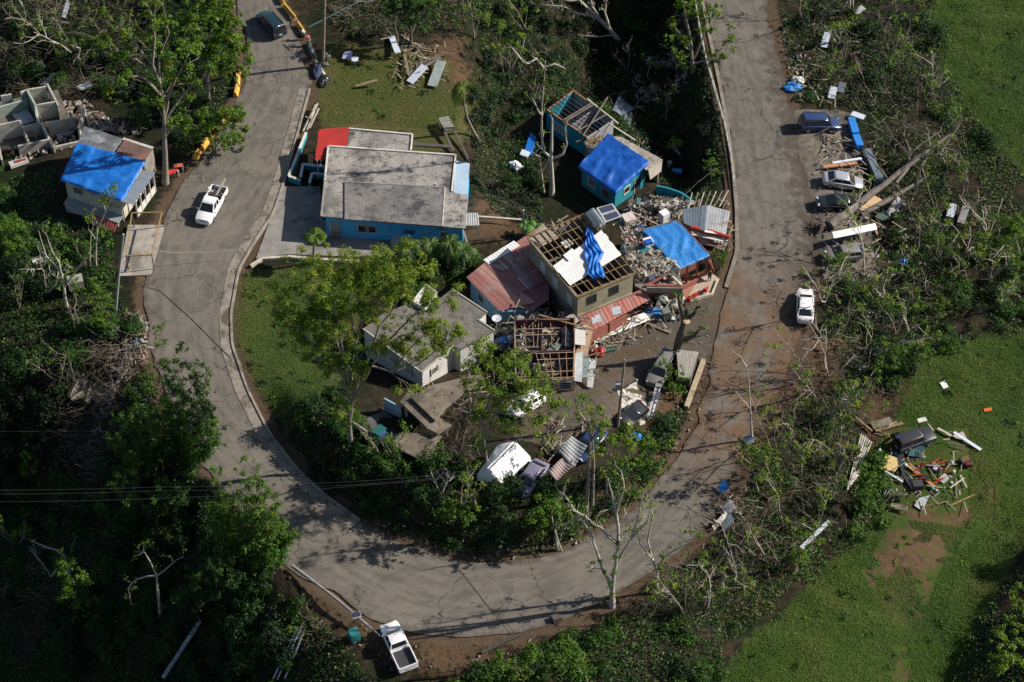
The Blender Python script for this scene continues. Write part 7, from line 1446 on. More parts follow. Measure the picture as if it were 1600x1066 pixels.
litter('household_litter', [(1010,470),(1070,468),(1070,500),(1010,500)], 3, None, .6, .4)
litter('household_litter', [(1390,700),(1500,700),(1500,770),(1400,770)], .35, None, .5, .2)
litter('household_litter', [(840,460),(895,470),(890,500),(800,495)], 3, None, .8, 1.0)
# ---- trees
def branch(mb, p, d, L, r, lev, tips, rr, up=.25, kink=.3, segs=4, kids=(3, 4), ratio=.62):
    pts = [p]; rad = [r]; d = d/np.linalg.norm(d)
    for i in range(segs):
        d = d+np.array([rr.gauss(0, kink), rr.gauss(0, kink), rr.gauss(0, kink)+up*.25]); d /= np.linalg.norm(d); p = p+d*L/segs; pts.append(p); rad.append(r*(1-(i+1)/segs*.75))
    mb.tube(pts, rad, 5 if r > .05 else 3)
    if lev <= 0: tips.append(pts[-1]); tips.append(pts[-2]); return
    for k in range(rr.randint(*kids)):
        t = rr.uniform(.35, 1); i = min(int(t*segs), segs-1); q = lerp(pts[i], pts[i+1], t*segs-i); nd = d+np.array([rr.gauss(0, .7), rr.gauss(0, .7), rr.gauss(.1, .5)])
        branch(mb, q, nd, L*ratio*rr.uniform(.7, 1.2), max(.012, r*.5), lev-1, tips, rr, up, kink, segs, kids, ratio)
def tree(label, base, limbs, r0=.25, lev=1, blen=1.8, leaf=(8, .5, .24, .5), bark=None, lm=None, blobs=(), vines=(), name='tree', group=None, cat='tree', seed=1, kids=(2, 3), thin=1.0, trunkn='trunk', dens=15, every=1):
    """limbs: picture polylines with depth offsets (px, py, dy); the first is the trunk. Leaves grow on the branch tips and in the listed clumps."""
    rr = random.Random(seed); b = G(*base); r = T(name, label, cat, b, group); mb = MB(); tips = []; bark = bark or BARK
    for li, lb in enumerate(limbs):
        w_ = [Wy(q[0], q[1], b[1]+(q[2] if len(q) > 2 else 0)) for q in lb]
        if li == 0: w_[0] = b-[0, 0, .4]
        pts = [w_[0]]
        for a, c in zip(w_[:-1], w_[1:]):
            for t in (.5, 1): pts.append(lerp(a, c, t)+(np.array([rr.gauss(0, .05), rr.gauss(0, .12), 0]) if t < 1 else 0))
        f = 1.0 if li == 0 else .62 if li < 4 else .45
        rad = [max(.02, r0*f*(1-.72*i/(len(pts)-1)))*(1.35 if (li == 0 and i == 0) else 1) for i in range(len(pts))]; mb.tube(pts, rad, 8 if li == 0 else 6)
        for i in range(2 if li else 4, len(pts), every):
            if rr.random() > thin: continue
            d = (pts[i]-pts[i-1]); d = d/(np.linalg.norm(d)+1e-9)+np.array([rr.gauss(0, .6), rr.gauss(0, .6), rr.gauss(.15, .4)])
            branch(mb, pts[i], d, blen*rr.uniform(.6, 1.3), rad[i]*.5, lev, tips, rr, kids=kids)
    mb.build(trunkn, bark, r, smooth=60)
    parts = []; n, cr, sz, tn = leaf
    if n:
        for p in tips:
            if rr.random() < .8: parts.append(lobe(p, cr*rr.uniform(.6, 1.4), n*3.2, sz*.58, min(1, max(0, rr.gauss(tn, .17))), shell=.1))
    for q in blobs:
        c = Wy(q[0], q[1], b[1]+(q[3] if len(q) > 3 else rr.uniform(-1, 1))); tt = q[4] if len(q) > 4 else tn
        for k in range(14):
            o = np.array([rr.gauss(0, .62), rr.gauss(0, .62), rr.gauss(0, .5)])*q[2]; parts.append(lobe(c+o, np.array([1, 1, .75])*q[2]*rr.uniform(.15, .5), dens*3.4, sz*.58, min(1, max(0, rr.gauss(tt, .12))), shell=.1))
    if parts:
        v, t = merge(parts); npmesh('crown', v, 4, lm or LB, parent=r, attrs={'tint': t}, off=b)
    parts = []
    for q in vines:
        c = Wy(q[0], q[1], b[1]-.2); parts.append(lobe(c, (q[2], q[2], q[2]*1.3), 50, .12, .5, shell=.3))
    if parts: v, t = merge(parts); npmesh('creeper', v, 4, LB, parent=r, attrs={'tint': t}, off=b)
    return r
tree('tall half-bare tree with pale branches beside the tarp-roofed house at left', (258, 287), [[(258,287),(258,240),(257,200),(255,165),(250,130)], [(256,185,0),(263,150,.5),(278,118,1),(292,92,1.5),(287,60,2)], [(250,130),(238,100,-1),(242,60,-.5),(235,15,0)], [(252,150),(226,122,-1),(198,118,-1),(172,126,-.5)], [(240,112,-.6),(214,94,1),(190,80,1),(162,82,1)], [(250,130),(248,92,1),(264,52,2),(254,8,2)], [(257,190),(284,150,1),(304,132,1),(326,122,1)], [(257,215),(272,190,1),(290,178,1)], [(238,100,-1),(205,60,0),(180,45,0)]],
     .34, 1, 2.0, (9, .5, .26, .55), BARK, blobs=[(200,55,.7),(175,90,.6),(230,20,.9),(265,40,.9),(225,60,.6),(190,130,.4),(285,75,.8)], seed=3)
tree('leafy bright green tree overhanging the left road at the top', (325, 165), [[(325,165),(325,130),(322,95),(318,60)], [(323,110),(345,85,0),(365,60,0)], [(320,90),(300,60,1),(285,30,1)], [(322,100),(352,100,-1),(375,92,-1)], [(320,70),(335,35,1),(345,5,1)]], .25, 1, 1.6, (9, .55, .28, .5),
     blobs=[(300,40,1.5),(330,20,1.6),(350,55,1.5),(372,75,1.3),(362,105,1.3),(340,95,1.3),(375,110,1.0),(318,75,1.3),(305,10,1.5),(345,0,1.4),(355,30,1.2),(290,70,1.0)], seed=4)
tree('round leafy bush overhanging the yellow barrier', (338, 240), [[(338,240),(338,222),(336,205)], [(336,215),(355,200),(372,190)], [(336,210),(318,200),(300,195)], [(336,205),(345,190),(352,180)]], .16, 1, 1.2, (9, .5, .26, .5), blobs=[(365,185,1.2),(378,205,1.0),(372,225,.9),(345,200,1.2),(320,192,1.3),(300,200,1.0),(330,215,1.1),(355,215,1.0),(285,190,.8,0,.3),(305,215,.9,0,.3)], seed=5, name='bush', cat='bush')
tree('big spreading half-bare tree in front of the grey-roofed house', (548, 690), [[(548,690),(547,668),(548,650)], [(547,660),(545,620),(535,585),(520,556),(502,560),(490,540),(488,510)], [(548,652),(552,612),(548,580),(530,545),(518,510),(505,470)], [(550,645),(561,592),(556,540,1),(566,490,1.5),(560,445,2)], [(552,625),(582,570,.5),(602,540,1),(642,520,1),(692,500,1)], [(580,572,.5),(612,582,0),(652,570,0),(694,540,0)], [(575,562,.5),(592,510,1.5),(622,470,2),(652,436,2)], [(545,600),(530,520,-1),(520,465,-1),(498,440,-1)], [(520,556),(482,530,-1),(452,498,-1)], [(556,540,1),(545,470,1),(552,415,1)], [(558,520,1),(600,452,1),(624,415,1)], [(600,540,1),(650,490,1),(700,470,1)], [(610,580),(640,545,0),(670,515,0)]],
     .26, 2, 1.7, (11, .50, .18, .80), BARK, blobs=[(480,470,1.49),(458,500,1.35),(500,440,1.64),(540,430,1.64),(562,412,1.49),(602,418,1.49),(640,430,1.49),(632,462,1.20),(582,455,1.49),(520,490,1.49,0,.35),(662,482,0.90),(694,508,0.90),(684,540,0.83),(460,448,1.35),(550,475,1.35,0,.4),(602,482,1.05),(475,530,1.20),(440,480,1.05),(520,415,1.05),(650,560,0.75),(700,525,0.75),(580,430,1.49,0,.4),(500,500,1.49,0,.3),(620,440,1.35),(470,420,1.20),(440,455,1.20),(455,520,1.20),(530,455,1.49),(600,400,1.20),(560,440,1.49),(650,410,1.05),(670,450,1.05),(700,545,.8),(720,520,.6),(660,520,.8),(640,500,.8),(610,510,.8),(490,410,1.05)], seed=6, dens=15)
tree('lime-green leaning tree over the white hatchback', (762, 735), [[(762,735),(758,700),(752,665)], [(752,665),(735,630),(728,595,0),(740,560)], [(754,680),(775,645),(800,620),(835,610)], [(752,668),(765,625),(772,590),(765,555)], [(775,645),(800,650),(835,655),(860,640)], [(770,610),(800,590),(830,590)], [(758,700),(790,690),(830,685)]], .20, 1, 1.5, (10, .48, .19, .72), BARK,
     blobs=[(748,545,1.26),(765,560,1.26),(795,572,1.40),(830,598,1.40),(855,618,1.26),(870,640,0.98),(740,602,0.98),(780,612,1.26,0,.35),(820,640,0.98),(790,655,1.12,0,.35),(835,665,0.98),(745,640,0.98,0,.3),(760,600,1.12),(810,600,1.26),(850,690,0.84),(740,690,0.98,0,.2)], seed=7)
tree('bare multi-stemmed tree with creeper-wrapped trunks on the lower bend', (957, 948), [[(957,948),(957,920),(960,890)], [(958,905),(966,850),(963,800),(956,770),(950,748)], [(957,925),(942,890),(932,860),(926,838),(912,806)], [(965,850),(940,826),(914,806),(900,798)], [(960,890),(986,842),(1000,792),(1006,765)], [(926,838),(900,800),(880,770)], [(912,806),(885,818),(868,825)], [(963,800),(975,765),(970,735)], [(986,842),(1012,815),(1020,790)]], .30, 1, 1.8, (3, .3, .2, .7), BARKP,
     vines=[(957,930,.35),(954,915,.35),(960,895,.4),(962,872,.4),(965,850,.35),(945,895,.3),(938,878,.3),(925,880,.25)], blobs=[(985,830,.35),(1000,770,.35),(940,740,.4)], seed=8, thin=.7, kids=(1, 3))
tree('pale hanging dead branch over the lower road', (872, 860), [[(872,860),(866,825),(862,800)], [(866,825),(880,868),(896,885),(912,908)], [(862,800),(875,775),(885,760)]], .12, 1, .9, (0, .3, .2, .7), BARKP, seed=21, name='dead_branch', cat='branch', trunkn='limb', kids=(1, 2))
tree('bright leafy shrub on the bank above the lower road', (868, 850), [[(868,850),(868,820),(866,800)], [(867,815),(885,800)], [(867,815),(850,805)]], .12, 1, .8, (10, .5, .26, .45), blobs=[(868,800,1.2),(885,812,1.0),(850,812,1.0),(895,795,.8),(860,790,.9)], seed=22, name='shrub', cat='shrub')
tree('crooked bare tree on the outer verge right of the creeper-wrapped tree', (1027, 925), [[(1027,925),(1027,900),(1024,880)], [(1025,890),(1012,845),(1020,805),(1010,770)], [(1026,895),(1050,862),(1082,846)], [(1024,880),(1000,850),(995,830)], [(1030,890),(1062,880),(1100,885)]], .20, 1, 1.5, (3, .3, .2, .7), BARKP, vines=[(1026,908,.3),(1030,888,.35),(1036,872,.3)], blobs=[(1078,830,.45),(1095,836,.4),(1116,846,.35),(1035,868,.4)], seed=9, thin=.8, kids=(2, 3))
tree('two-stemmed bare tree standing right of the collapsed zinc roof', (915, 800), [[(915,800),(920,750),(922,700),(920,660)], [(926,790,-.3),(928,730),(925,680),(930,645)], [(920,665),(905,645),(900,630)], [(922,690),(940,665),(945,640)]], .24, 1, 1.3, (6, .4, .22, .65), BARK, blobs=[(905,650,.5),(930,640,.5),(918,625,.5),(945,655,.4),(930,690,.4)], seed=10, thin=.5)
tree('thin twin-stemmed tree with leafy tops beside the black sedan', (948, 770), [[(948,770),(948,720),(946,690)], [(947,720),(965,690),(980,685)], [(946,690),(935,680)]], .12, 1, 1.0, (9, .5, .24, .55), BARK, blobs=[(960,690,.8),(985,700,.8),(1000,690,.9),(940,700,.7),(975,720,.8,0,.35),(1020,700,.7),(1045,690,.6),(1000,730,.9,0,.35),(960,740,.9,0,.3),(1025,725,.8,0,.4)], seed=11)
tree('broken trunk stump with pale cut top on the dirt lot', (1058, 560), [[(1058,560),(1063,525),(1070,500),(1074,482)], [(1067,505),(1085,490),(1095,478)], [(1070,500),(1062,475),(1060,462)], [(1062,530),(1085,525),(1092,515)]], .55, 0, .8, (6, .35, .2, .45), BARKD, vines=[(1060,545,.4),(1072,535,.35),(1080,520,.35),(1066,555,.4)], seed=12, kids=(1, 2), name='tree_stump', cat='stump')
k = Wy(1073, 503, G(1058,560)[1]-.55); one(MB().lathe(k, [(.05, 0), (.34, .01), (.36, .06), (.05, .07)], 12), 'cut_limb_end', pm('fresh_cut_wood', (.55,.40,.24)), 'pale sawn limb end on the broken trunk stump', 'limb', k)
tree('thin forked dead tree at the edge of the lower right road', (1176, 690), [[(1176,690),(1173,650),(1171,610),(1168,575)], [(1168,575),(1158,558),(1143,546)], [(1168,575),(1180,568),(1196,552)], [(1172,640),(1160,625),(1150,612)]], .12, 0, .8, (0, .3, .2, .7), BARKP, seed=13, kids=(1, 2), thin=.4)
tree('tall dead twin trunk standing before the teal houses', (862, 305), [[(862,305),(862,270),(862,225),(863,185)], [(862,250),(850,238),(846,205),(847,160),(852,95)], [(863,248),(880,240),(886,225),(884,205)], [(852,110),(838,92),(818,98),(800,75)], [(852,105),(866,100),(884,108)], [(847,180),(838,165),(832,158)], [(848,225),(836,240),(825,250)]], .30, 1, 1.1, (3, .35, .2, .6), BARKP, vines=[(845,110,.4),(832,130,.4),(850,130,.35),(845,95,.35),(880,115,.3)], seed=14, thin=.5, kids=(1, 2))
tree('thin dead sapling leaning left of the tall dead twin trunk', (850, 300), [[(850,300),(846,270),(843,245)], [(843,245),(830,235)], [(846,270),(858,250)]], .14, 1, .8, (3, .3, .2, .6), BARKP, seed=15, vines=[(848,285,.35),(846,295,.35)], kids=(1, 2))
tree('grey windthrown bare tree at the top centre', (968, 62), [[(968,62),(952,45),(930,25),(905,0),(885,-25)], [(952,45),(945,20),(950,-10)], [(930,25),(905,22),(880,10),(850,8)], [(940,35),(925,10),(920,-15)], [(905,0),(880,0),(860,-10)], [(960,55),(935,58),(900,58)]], .32, 2, 1.8, (0, .3, .2, .6), BARKP, seed=16, kids=(2, 3))
tree('leafy tree with several stems beside the guardrail at the top', (1085, 110), [[(1085,110),(1080,70),(1072,30),(1065,-10)], [(1083,95),(1098,60),(1105,30)], [(1080,75),(1060,50),(1045,30)], [(1085,100),(1110,90),(1130,75)]], .22, 1, 1.4, (8, .5, .24, .6), BARK, blobs=[(1100,30,.9),(1070,60,.9),(1112,85,.7),(1062,85,.9),(1085,10,.9),(1115,15,.8),(1050,60,.7),(1140,40,.5),(1070,100,.8),(1095,-5,.8)], seed=17)
tree('dense dark green tree at the back of the yard, top centre', (642, 70), [[(642,70),(642,45),(640,20)], [(641,40),(655,20),(662,5)], [(641,45),(622,25),(615,10)]], .20, 1, 1.3, (8, .5, .26, .2), BARKD, lm=LM, blobs=[(640,15,1.6,0,.42),(662,20,1.3,0,.45),(618,20,1.3,0,.36),(640,-5,1.5,0,.45),(665,0,1.2,0,.42),(610,0,1.2,0,.36)], seed=18)
# windthrown trunk across the parked cars
def fallen():
    b = G(1296, 356); r = T('fallen_tree', 'huge grey fallen trunk lying across the parked cars on the right', 'fallen tree', b); rr = random.Random(5); mb = MB(); tips = []
    P = lambda x, y, z: Wz(x, y, Hz(G(x, y))+z)
    main = [P(1296,352,.6), P(1318,336,1.0), P(1350,313,1.4), P(1392,280,2.3), P(1436,247,2.9), P(1470,222,3.3), P(1495,203,3.6)]; mp = []; mr = []
    for i in range(len(main)-1):
        for t in (0, .33, .66): mp.append(lerp(main[i], main[i+1], t)+np.array([0, rr.gauss(0, .06), rr.gauss(0, .05)])); mr.append(max(.1, .56-.46*(i+t)/6)*rr.uniform(.9, 1.12))
    mb.tube(mp, mr, 12)
    mb.tube([P(1345,336,.5), P(1400,306,.9), P(1450,276,1.0)], [.34, .28, .15], 8)
    for pl, r0 in (([(1400,286,1.9),(1420,262,2.4),(1422,235,2.6),(1412,212,2.6)], .2), ([(1395,290,1.9),(1378,268,2.4),(1362,250,2.5),(1350,243,2.4)], .13), ([(1440,260,2.2),(1454,232,3.0),(1450,212,3.4),(1425,200,3.6),(1410,192,3.6)], .18), ([(1425,245,2.5),(1400,220,3.0),(1390,205,3.2)], .1), ([(1478,232,2.4),(1500,240,2.6),(1510,262,2.4)], .12), ([(1470,238,2.4),(1485,215,3.2),(1500,195,3.6)], .14), ([(1440,262,2),(1452,300,1.6),(1462,330,1.2)], .12), ([(1400,290,1.8),(1420,320,1.2)], .12), ([(1422,240,2.6),(1440,225,3.2),(1470,205,3.6)], .12)):
        w_ = [P(*q) for q in pl]; mb.tube(w_, [r0*(1-.7*i/(len(w_)-1)) for i in range(len(w_))], 6)
        for i in range(1, len(w_)): branch(mb, w_[i], w_[i]-w_[i-1]+np.array([rr.gauss(0, .4), rr.gauss(0, .4), .3]), rr.uniform(1, 2.2), r0*.4, 1, tips, rr, kids=(1, 3))
    mb.build('trunk', pm('grey_fallen_bark', (.175,.155,.132), (.095,.083,.071), 1.4, bump=.9, bscale=5), r, smooth=60)
    rt = MB()
    for i in range(22): a = rr.uniform(0, 6.28); k = main[0]+np.array([-.2, 0, 0]); rt.tube([k, k+np.array([-.5-rr.random()*.6, math.cos(a)*.7, math.sin(a)*.5]), k+np.array([-.7-rr.random()*.9, math.cos(a)*1.3, math.sin(a)*.7-.2])], [.12, .07, .02], 4)
    rt.build('roots', BARKD, r)
fallen()
# bare saplings and broken trees of the thickets
SAP = [(1290,470,9,''),(1305,560,9,''),(1275,620,9,''),(1350,560,8,''),(1240,600,8,''),(1400,520,8,''),(1350,430,8,''),(1480,260,7,''),(1380,90,8,''),(1330,20,8,''),(1250,30,7,''),(1420,20,7,''),(1530,410,7,''),(1310,720,7,''),(1180,830,6,''),(1130,920,6,''),(1070,960,5,''),(1300,780,6,''),(1225,820,6,''),(1228,668,7,'leaning'),(1262,660,8,''),(1292,650,7,''),(1212,712,6,''),(1252,742,6,''),(1296,590,7,''),(1322,660,6,''),(1185,770,5,''),(1275,830,5,''),(1200,880,5,''),(1150,900,5,''),(1105,950,4,''),(1240,900,4,''),(1330,470,5,''),(1385,470,5,''),(1440,455,6,''),(1500,430,6,''),(1545,440,5,''),(1470,400,7,''),(1440,370,6,''),(1545,370,7,''),(1420,330,5,''),(1510,300,6,''),(1455,150,6,''),(1400,110,6,''),(1350,130,5,''),(1310,70,6,''),(1290,120,5,''),(1380,40,6,''),(1560,480,5,''),
       (20,60,7,''),(70,60,8,''),(120,90,7,''),(160,60,7,''),(195,95,6,''),(40,20,7,''),(740,60,5,''),(820,50,5,''),(1010,130,5,''),(1040,190,4,''),(980,110,5,''),(1070,250,4,''),(790,120,5,''),(30,480,7,''),(70,460,7,''),(120,520,6,''),(30,850,7,''),(80,900,6,''),(140,420,6,''),(90,600,6,''),(690,770,4,''),(720,790,4,''),(600,720,4,'')]
LBL = {'r': ('bare sapling in the thicket between the right road and the field', 'bare saplings in the right thicket'), 'l': ('bare broken tree in the left woods', 'bare broken trees in the left woods'), 'g': ('bare sapling in the gully behind the teal houses', 'bare saplings in the gully'), 'b': ('bare sapling on the bank inside the bend', 'bare saplings on the inner bank')}
LAND = [(1257,478,'the white sedan'),(1278,190,'the navy SUV'),(1315,281,'the silver sedan'),(1310,398,'the dust-covered hatchback'),(1395,333,'the silver corrugated sheet'),(1565,370,'the round field bush'),(1400,270,'the fallen trunk'),(1430,685,'the jeep in the scrap'),(1410,415,'the blue bucket'),(1170,620,'the thin forked tree'),(1135,810,'the lower right verge scrap'),(1028,880,'the crooked bare tree'),(1270,840,'the long pale blue pipe'),(1340,720,'the white pipe bundle'),(1237,133,'the crumpled blue tarp'),(1475,602,'the lone white sheet'),(1500,60,'the top right field'),(1226,45,'the old tyre'),(1355,488,'the metal ladder frame'),(1340,22,'the grey sheet in the top right brush'),
        (60,190,'the concrete ruin'),(104,24,'the hanging pale blue sheet'),(255,120,'the tall half-bare tree'),(65,415,'the small white hut'),(119,446,'the grey concrete block'),(240,890,'the white forked branch'),(75,856,'the white dead limb'),(150,610,'the dry palm fronds'),(180,430,'the leaning pole'),(900,190,'the roofless teal house'),(960,260,'the tarped teal house'),(940,30,'the windthrown tree'),(725,140,'the broken palm'),(1085,60,'the guardrail tree'),(790,725,'the white canopy'),(600,690,'the teal cart'),(862,250,'the dead twin trunk')]
USED = set()
def sap_label(px, py, k, h):
    d = sorted(LAND, key=lambda q: math.hypot(q[0]-px, q[1]-py)); kind = {'r': 'bare sapling in the right thicket', 'l': 'bare broken tree in the left woods', 'g': 'bare sapling in the gully', 'b': 'bare sapling on the inner bank'}[k]
    for a in d:
        dx, dy = px-a[0], py-a[1]; w_ = ('right of' if dx > 0 else 'left of') if abs(dx) > abs(dy) else ('just below' if dy > 0 else 'just above'); l = f'{kind}, {w_} {a[2]}'
        if l not in USED: USED.add(l); return l
    return kind
for i, (px, py, h, _) in enumerate(SAP):
    rr = random.Random(100+i); b = G(px, py); k = 'l' if px < 250 else 'r' if px > 1085 else 'g' if py < 400 else 'b'
    r = T('bare_sapling', sap_label(px, py, k, h), 'tree', b, LBL[k][1]); mb = MB(); tips = []; h = h*rr.uniform(.8, 1.15)
    for s in range(rr.randint(1, 3)): branch(mb, b-[0, 0, .2], np.array([rr.gauss(0, .35), rr.gauss(0, .35), 1.0]), h*rr.uniform(.6, 1.1), rr.uniform(.05, .13), 2, tips, rr, up=.15, kink=.16, segs=5, kids=(3, 5), ratio=.42)
    mb.build('trunk', [BARKP, BARK, BARK][i % 3], r, smooth=60)
    if i % 5 != 4:
        parts = [lobe(p, rr.uniform(.2, .5), 22, .13, min(1, max(0, rr.gauss(.62, .2))), shell=.2) for p in tips if rr.random() < .35]
        if parts: v, t = merge(parts); npmesh('crown', v, 4, LB if k != 'l' or i % 2 else LM, parent=r, attrs={'tint': t}, off=b)
# dead limbs catching light in the lower left valley
tree('white dead forked branch in the dark lower left valley', (250, 960), [[(250,960),(246,925),(245,900)], [(245,900),(225,862),(224,858)], [(245,900),(215,905),(200,920),(205,945)], [(225,862),(210,868)], [(245,905),(250,940),(254,952)], [(245,900),(270,880),(285,872)]], .16, 1, .8, (3, .3, .2, .5), BARKP, seed=31, kids=(1, 2), name='dead_branch', cat='branch', trunkn='limb')
tree('white dead limb above a leafy bush at the far lower left', (110, 900), [[(110,900),(100,868),(75,856),(50,845)]], .16, 0, .6, (0, .3, .2, .5), BARKP, seed=32, kids=(1, 1), thin=.3, name='dead_branch', cat='branch', trunkn='limb')
tree('forked dead trunk in front of the left thicket hut', (105, 480), [[(105,480),(100,450),(92,410),(75,375)], [(98,430),(72,400),(60,360)], [(100,450),(125,415),(140,395)]], .20, 1, 1.2, (4, .35, .22, .55), BARKP, seed=33, kids=(1, 2))
tree('small bare tree with lime tufts in front of the tarp-roofed house', (150, 420), [[(150,420),(150,385),(152,350)], [(152,360),(165,330),(175,300)], [(150,375),(138,358)], [(165,330),(160,310)], [(150,390),(165,380)]], .13, 1, .9, (5, .35, .2, .65), BARKP, blobs=[(163,305,.5),(178,295,.45),(160,315,.4),(158,362,.5)], seed=34, kids=(1, 2))
# leafy bushes that stand out from the undergrowth
BUSHES = [((112,905),[(100,880,1.2),(120,900,1.2),(130,930,1.3),(105,920,1.0),(140,955,1.2)],.35,'mid-green bush spilling down the dark lower left slope'),((1565,400),[(1560,370,1.8),(1585,360,1.6),(1575,390,1.5),(1545,385,1.4),(1595,385,1.5)],.35,'round fresh green bush at the edge of the right field'),((835,370),[],0,''),((1310,420),[(1298,408,.7),(1310,402,.8),(1318,412,.6)],.5,'small bright bush beside the dust-covered hatchback'),((1055,610),[(1048,575,.7),(1060,590,.7),(1052,605,.7),(1062,612,.6),(1042,600,.5)],.4,'green shrub growing between the wrecked SUV and the board shed'),((1128,400),[(1122,396,.6),(1130,402,.7),(1125,410,.5)],.4,'dark shrub at the corner of the zinc shack'),
          ((1200,760),[(1165,700,.9),(1180,715,.9),(1195,700,.8),(1205,720,.9),(1190,735,.8)],.45,'leafy bush on the outer verge of the lower right road'),((1350,740),[(1345,735,.9),(1358,745,1.1),(1350,760,1.1),(1365,770,1.1),(1340,770,1.0)],.3,'dense green bush left of the scrap pile'),((1420,590),[(1390,560,1.2),(1420,550,1.3),(1450,545,1.2),(1410,575,1.1),(1480,540,1.2)],.3,'wide green bush bordering the field above the jeep'),((60,740),[(45,715,.9),(55,725,.9),(40,735,.8)],.4,'pale green shrub on the far left slope'),((140,430),[(120,440,.9),(150,445,1.0),(135,460,1.0),(160,470,.9)],.5,'bright weedy bush left of the leaning pole'),((190,480),[(170,470,.7),(165,490,.9),(150,500,1.0),(185,510,.6)],.45,'low green bush at the foot of the leaning pole'),
          ((30,400),[(10,370,1.2),(30,385,1.2),(15,400,1.1)],.5,'sunlit yellow-green bush at the far left edge'),((1590,1040),[(1570,1010,1.3),(1590,980,1.2),(1600,1020,1.4),(1560,1040,1.1),(1595,940,1.0)],.65,'yellowish tree at the bottom right corner'),((710,800),[(700,790,1.0),(715,800,1.1),(690,800,.9),(730,810,1.0)],.3,'dark leafy shrub on the bank below the white canopy'),((800,1040),[(780,1030,1.0),(800,1045,1.0),(830,1035,1.1),(860,1045,1.1),(890,1030,1.0)],.35,'bright green bushy hedge at the bottom edge'),((1130,130),[(1110,250,.7),(1118,270,.6),(1105,260,.6)],.4,'small green bush against the guardrail')]
for i, (base, bl, tn, lab) in enumerate(BUSHES):
    if bl:
        b0 = bl[0]; tree(lab, (np.mean([q[0] for q in bl]), max(q[1] for q in bl)+12), [[(np.mean([q[0] for q in bl]), max(q[1] for q in bl)+12), (np.mean([q[0] for q in bl]), np.mean([q[1] for q in bl]))]]+[[(np.mean([q[0] for q in bl]), max(q[1] for q in bl)), (q[0], q[1])] for q in bl[:4]], .08, 0, .6, (4, .3, .22, tn), BARKD, lm=LB, blobs=[(q[0], q[1], q[2]) for q in bl], seed=200+i, name='shrub', cat='shrub', thin=.3, trunkn='stem', dens=16)
# bamboo on the outer edge of the left bend
def bamboo(label, base, culms, seed, tn):
    rr = random.Random(seed); b = G(*base); r = T('bamboo_clump', label, 'bamboo', b); mb = MB(); parts = []
    for (px, py, dy) in culms:
        top = Wy(px, py, b[1]+dy); s = b+np.array([rr.gauss(0, .9), rr.gauss(0, .9), -.5]); s[0] = s[0]*.5+top[0]*.5; m = lerp(s, top, .55)+np.array([0, 0, 1.0]); pts = [lerp(lerp(s, m, t), lerp(m, top, t), t) for t in np.linspace(0, 1, 9)]
        mb.tube(pts, [.045-.004*i for i in range(9)], 5)
        for i in range(2, 9):
            for k in range(5): parts.append(lobe(pts[i]+np.array([rr.gauss(0, .45), rr.gauss(0, .45), rr.gauss(0, .3)]), rr.uniform(.35, .8)*(1.15-.07*i), 44, .115, min(1, max(0, rr.gauss(tn-.12+.035*i, .1))), shell=.1))  # tint climbs with height: sunlit culm tops put into the leaf colour
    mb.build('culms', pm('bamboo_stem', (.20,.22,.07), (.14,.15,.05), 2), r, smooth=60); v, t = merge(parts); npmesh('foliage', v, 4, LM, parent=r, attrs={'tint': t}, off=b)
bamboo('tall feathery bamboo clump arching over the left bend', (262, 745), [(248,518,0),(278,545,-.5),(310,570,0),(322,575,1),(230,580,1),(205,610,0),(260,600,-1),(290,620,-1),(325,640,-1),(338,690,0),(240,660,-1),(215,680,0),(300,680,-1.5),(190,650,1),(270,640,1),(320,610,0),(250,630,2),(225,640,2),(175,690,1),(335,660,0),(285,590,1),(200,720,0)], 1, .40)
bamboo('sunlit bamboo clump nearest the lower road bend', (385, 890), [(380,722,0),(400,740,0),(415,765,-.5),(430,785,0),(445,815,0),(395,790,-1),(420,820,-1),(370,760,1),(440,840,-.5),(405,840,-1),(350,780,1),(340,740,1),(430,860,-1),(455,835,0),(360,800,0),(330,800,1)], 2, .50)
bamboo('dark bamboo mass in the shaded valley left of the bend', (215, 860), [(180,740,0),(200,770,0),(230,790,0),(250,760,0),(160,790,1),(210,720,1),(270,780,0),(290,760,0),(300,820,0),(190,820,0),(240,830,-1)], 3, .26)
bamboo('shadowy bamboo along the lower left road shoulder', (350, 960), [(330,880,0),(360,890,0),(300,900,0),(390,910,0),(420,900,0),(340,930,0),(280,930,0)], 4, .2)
# palms and bananas
def frond(mb, parts, c, d, L, rr, droop=.9, wid=.5):
    pts = []; d = np.asarray(d, float)/np.linalg.norm(d); p = np.asarray(c, float)
    for i in range(9): pts.append(p.copy()); p = p+d*L/8; d = d+np.array([0, 0, -droop*.16*(1+i*.12)]); d /= np.linalg.norm(d)
    mb.tube(pts, [.035-.0035*i for i in range(9)], 4); C = []; N = []
    for i in range(1, 9):
        dd = pts[i]-pts[i-1]; dd /= np.linalg.norm(dd); sd = np.cross(dd, [0, 0, 1.]); sd /= np.linalg.norm(sd)+1e-9
        for s in (-1, 1):
            for k in (0, .5): q = lerp(pts[i-1], pts[i], k); w_ = wid*math.sin(math.pi*min(.95, (i+.4)/9.5))+.08; e = q+sd*s*w_+dd*w_*.5-[0, 0, w_*.45]; n = dd*.07; parts.append(np.array([q-n, q+n, e+n*.3, e-n*.3]))
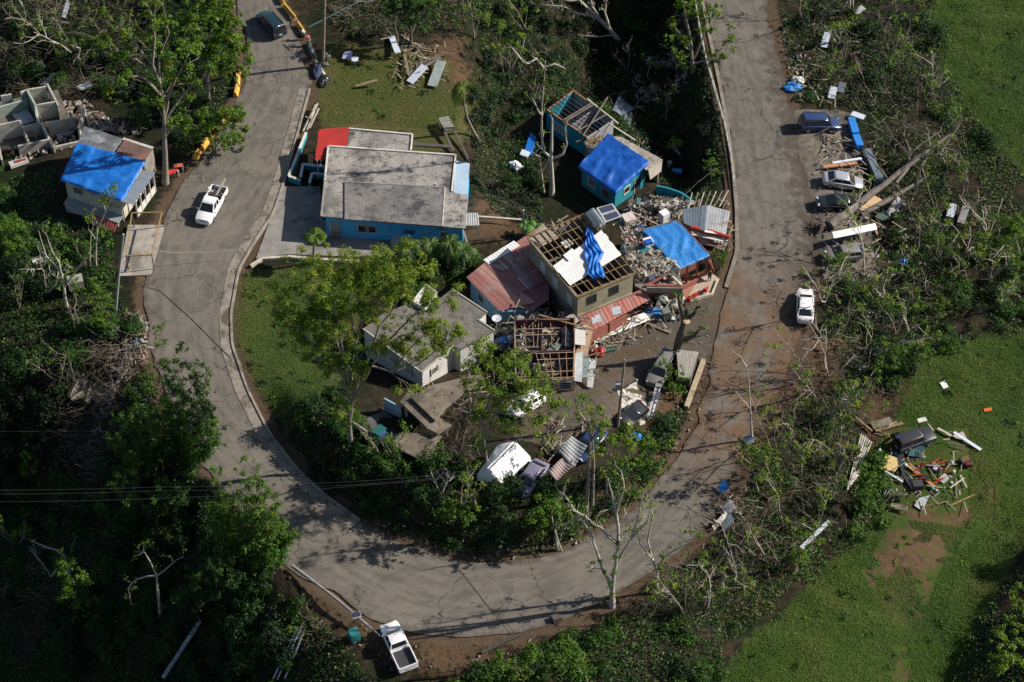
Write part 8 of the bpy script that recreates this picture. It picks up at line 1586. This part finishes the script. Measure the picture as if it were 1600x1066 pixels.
def palm(label, base, top, nf, L, seed, m=None, droop=1.0, bend=None, name='palm_tree', group=None, rng=None):
    rr = random.Random(seed); b = G(*base); t = Wy(top[0], top[1], b[1]); r = T(name, label, 'palm', b, group); mb = MB()
    mid = lerp(b, t, .5)+(np.array(bend) if bend else 0); mb.tube([b-[0, 0, .3]]+[lerp(lerp(b, mid, k), lerp(mid, t, k), k) for k in (.25, .5, .75, 1)], [.2, .15, .14, .13, .12], 8); mb.build('trunk', BARK, r, smooth=50)
    fm = MB(); parts = []
    for i in range(nf):
        a = (rng[0]+(rng[1]-rng[0])*i/nf) if rng else 2*math.pi*i/nf+rr.uniform(-.2, .2); frond(fm, parts, t, (math.cos(a), math.sin(a), rr.uniform(.1, .8)), L*rr.uniform(.8, 1.15), rr, droop)
    fm.build('midribs', pm('frond_rib', (.16,.18,.05)), r); npmesh('fronds', np.concatenate(parts), 4, m or LB, parent=r, attrs={'tint': np.clip(np.random.default_rng(seed).normal(.35, .2, len(parts)), 0, 1)}, off=b)
palm('small slender palm by the driveway of the blue house', (489, 412), (492, 368), 11, 1.3, 1, droop=.8); palm('storm-broken palm with drooping fronds behind the blue house', (752, 222), (724, 138), 9, 2.6, 2, droop=2.6, bend=(-1.2, 0, -.6), rng=(1.2, 5.0))
for i, (bx, tx, n, lab) in enumerate((((640,425),(637,385),9,'leftmost palm of the row below the blue house'),((672,418),(672,382),10,'second palm in the row below the blue house'),((700,420),(702,380),10,'third palm in the row below the blue house'),((725,418),(722,388),9,'rightmost palm of the row below the blue house'))): palm(lab, bx, tx, n, 2.0, 10+i, LM, 1.3)
def banana(label, base, n, L, seed):
    rr = random.Random(seed); b = G(*base); r = T('banana_plant', label, 'banana plant', b); mb = MB(); mb.tube([b, b+[0, 0, 1.4]], [.16, .11], 8); mb.build('stem', pm('banana_stem', (.16,.17,.06)), r, smooth=50)
    for i in range(n):
        a = 2*math.pi*i/n+rr.uniform(-.3, .3); d = np.array([math.cos(a), math.sin(a), 1.0]); d /= np.linalg.norm(d); sd = np.array([-math.sin(a), math.cos(a), 0]); l = L*rr.uniform(.7, 1.1)
        def fn(u, v, d=d, sd=sd, l=l): p = b+np.array([0, 0, 1.3])+d*l*v-np.array([0, 0, 1.0])*l*.62*v*v; return p+sd*(u-.5)*.62*math.sin(math.pi*(v*.9+.06))+np.array([0, 0, -abs(u-.5)*.25])
        MB().grid(fn, 4, 8).build('leaf', pm('banana_leaf', (.07,.17,.025), (.05,.12,.02), 1.5, rough=.4, bump=.05), r, smooth=80)
banana('broad-leaved banana plant between the blue house and the two-storey house', (835, 372), 9, 2.0, 3); banana('young banana plant at the left side of the white post', (822, 366), 6, 1.4, 4)
# pale palm fronds in the debris of the left slope
def fronds_dead():
    b = G(150, 610); r = T('dead_palm', 'fallen dry grey palm fronds on the left slope', 'dead palm', b); fm = MB(); parts = []; rr = random.Random(9)
    for i in range(16): a = rr.uniform(0, 6.28); frond(fm, parts, b+[rr.gauss(0, 1.2), rr.gauss(0, 1.6), .5], (math.cos(a), math.sin(a), .25), 2.2, rr, .5)
    fm.build('midribs', BARKP, r); npmesh('fronds', np.concatenate(parts), 4, TWIG, parent=r, attrs={'tint': np.random.default_rng(3).uniform(.4, 1, len(parts))}, off=b)
fronds_dead()
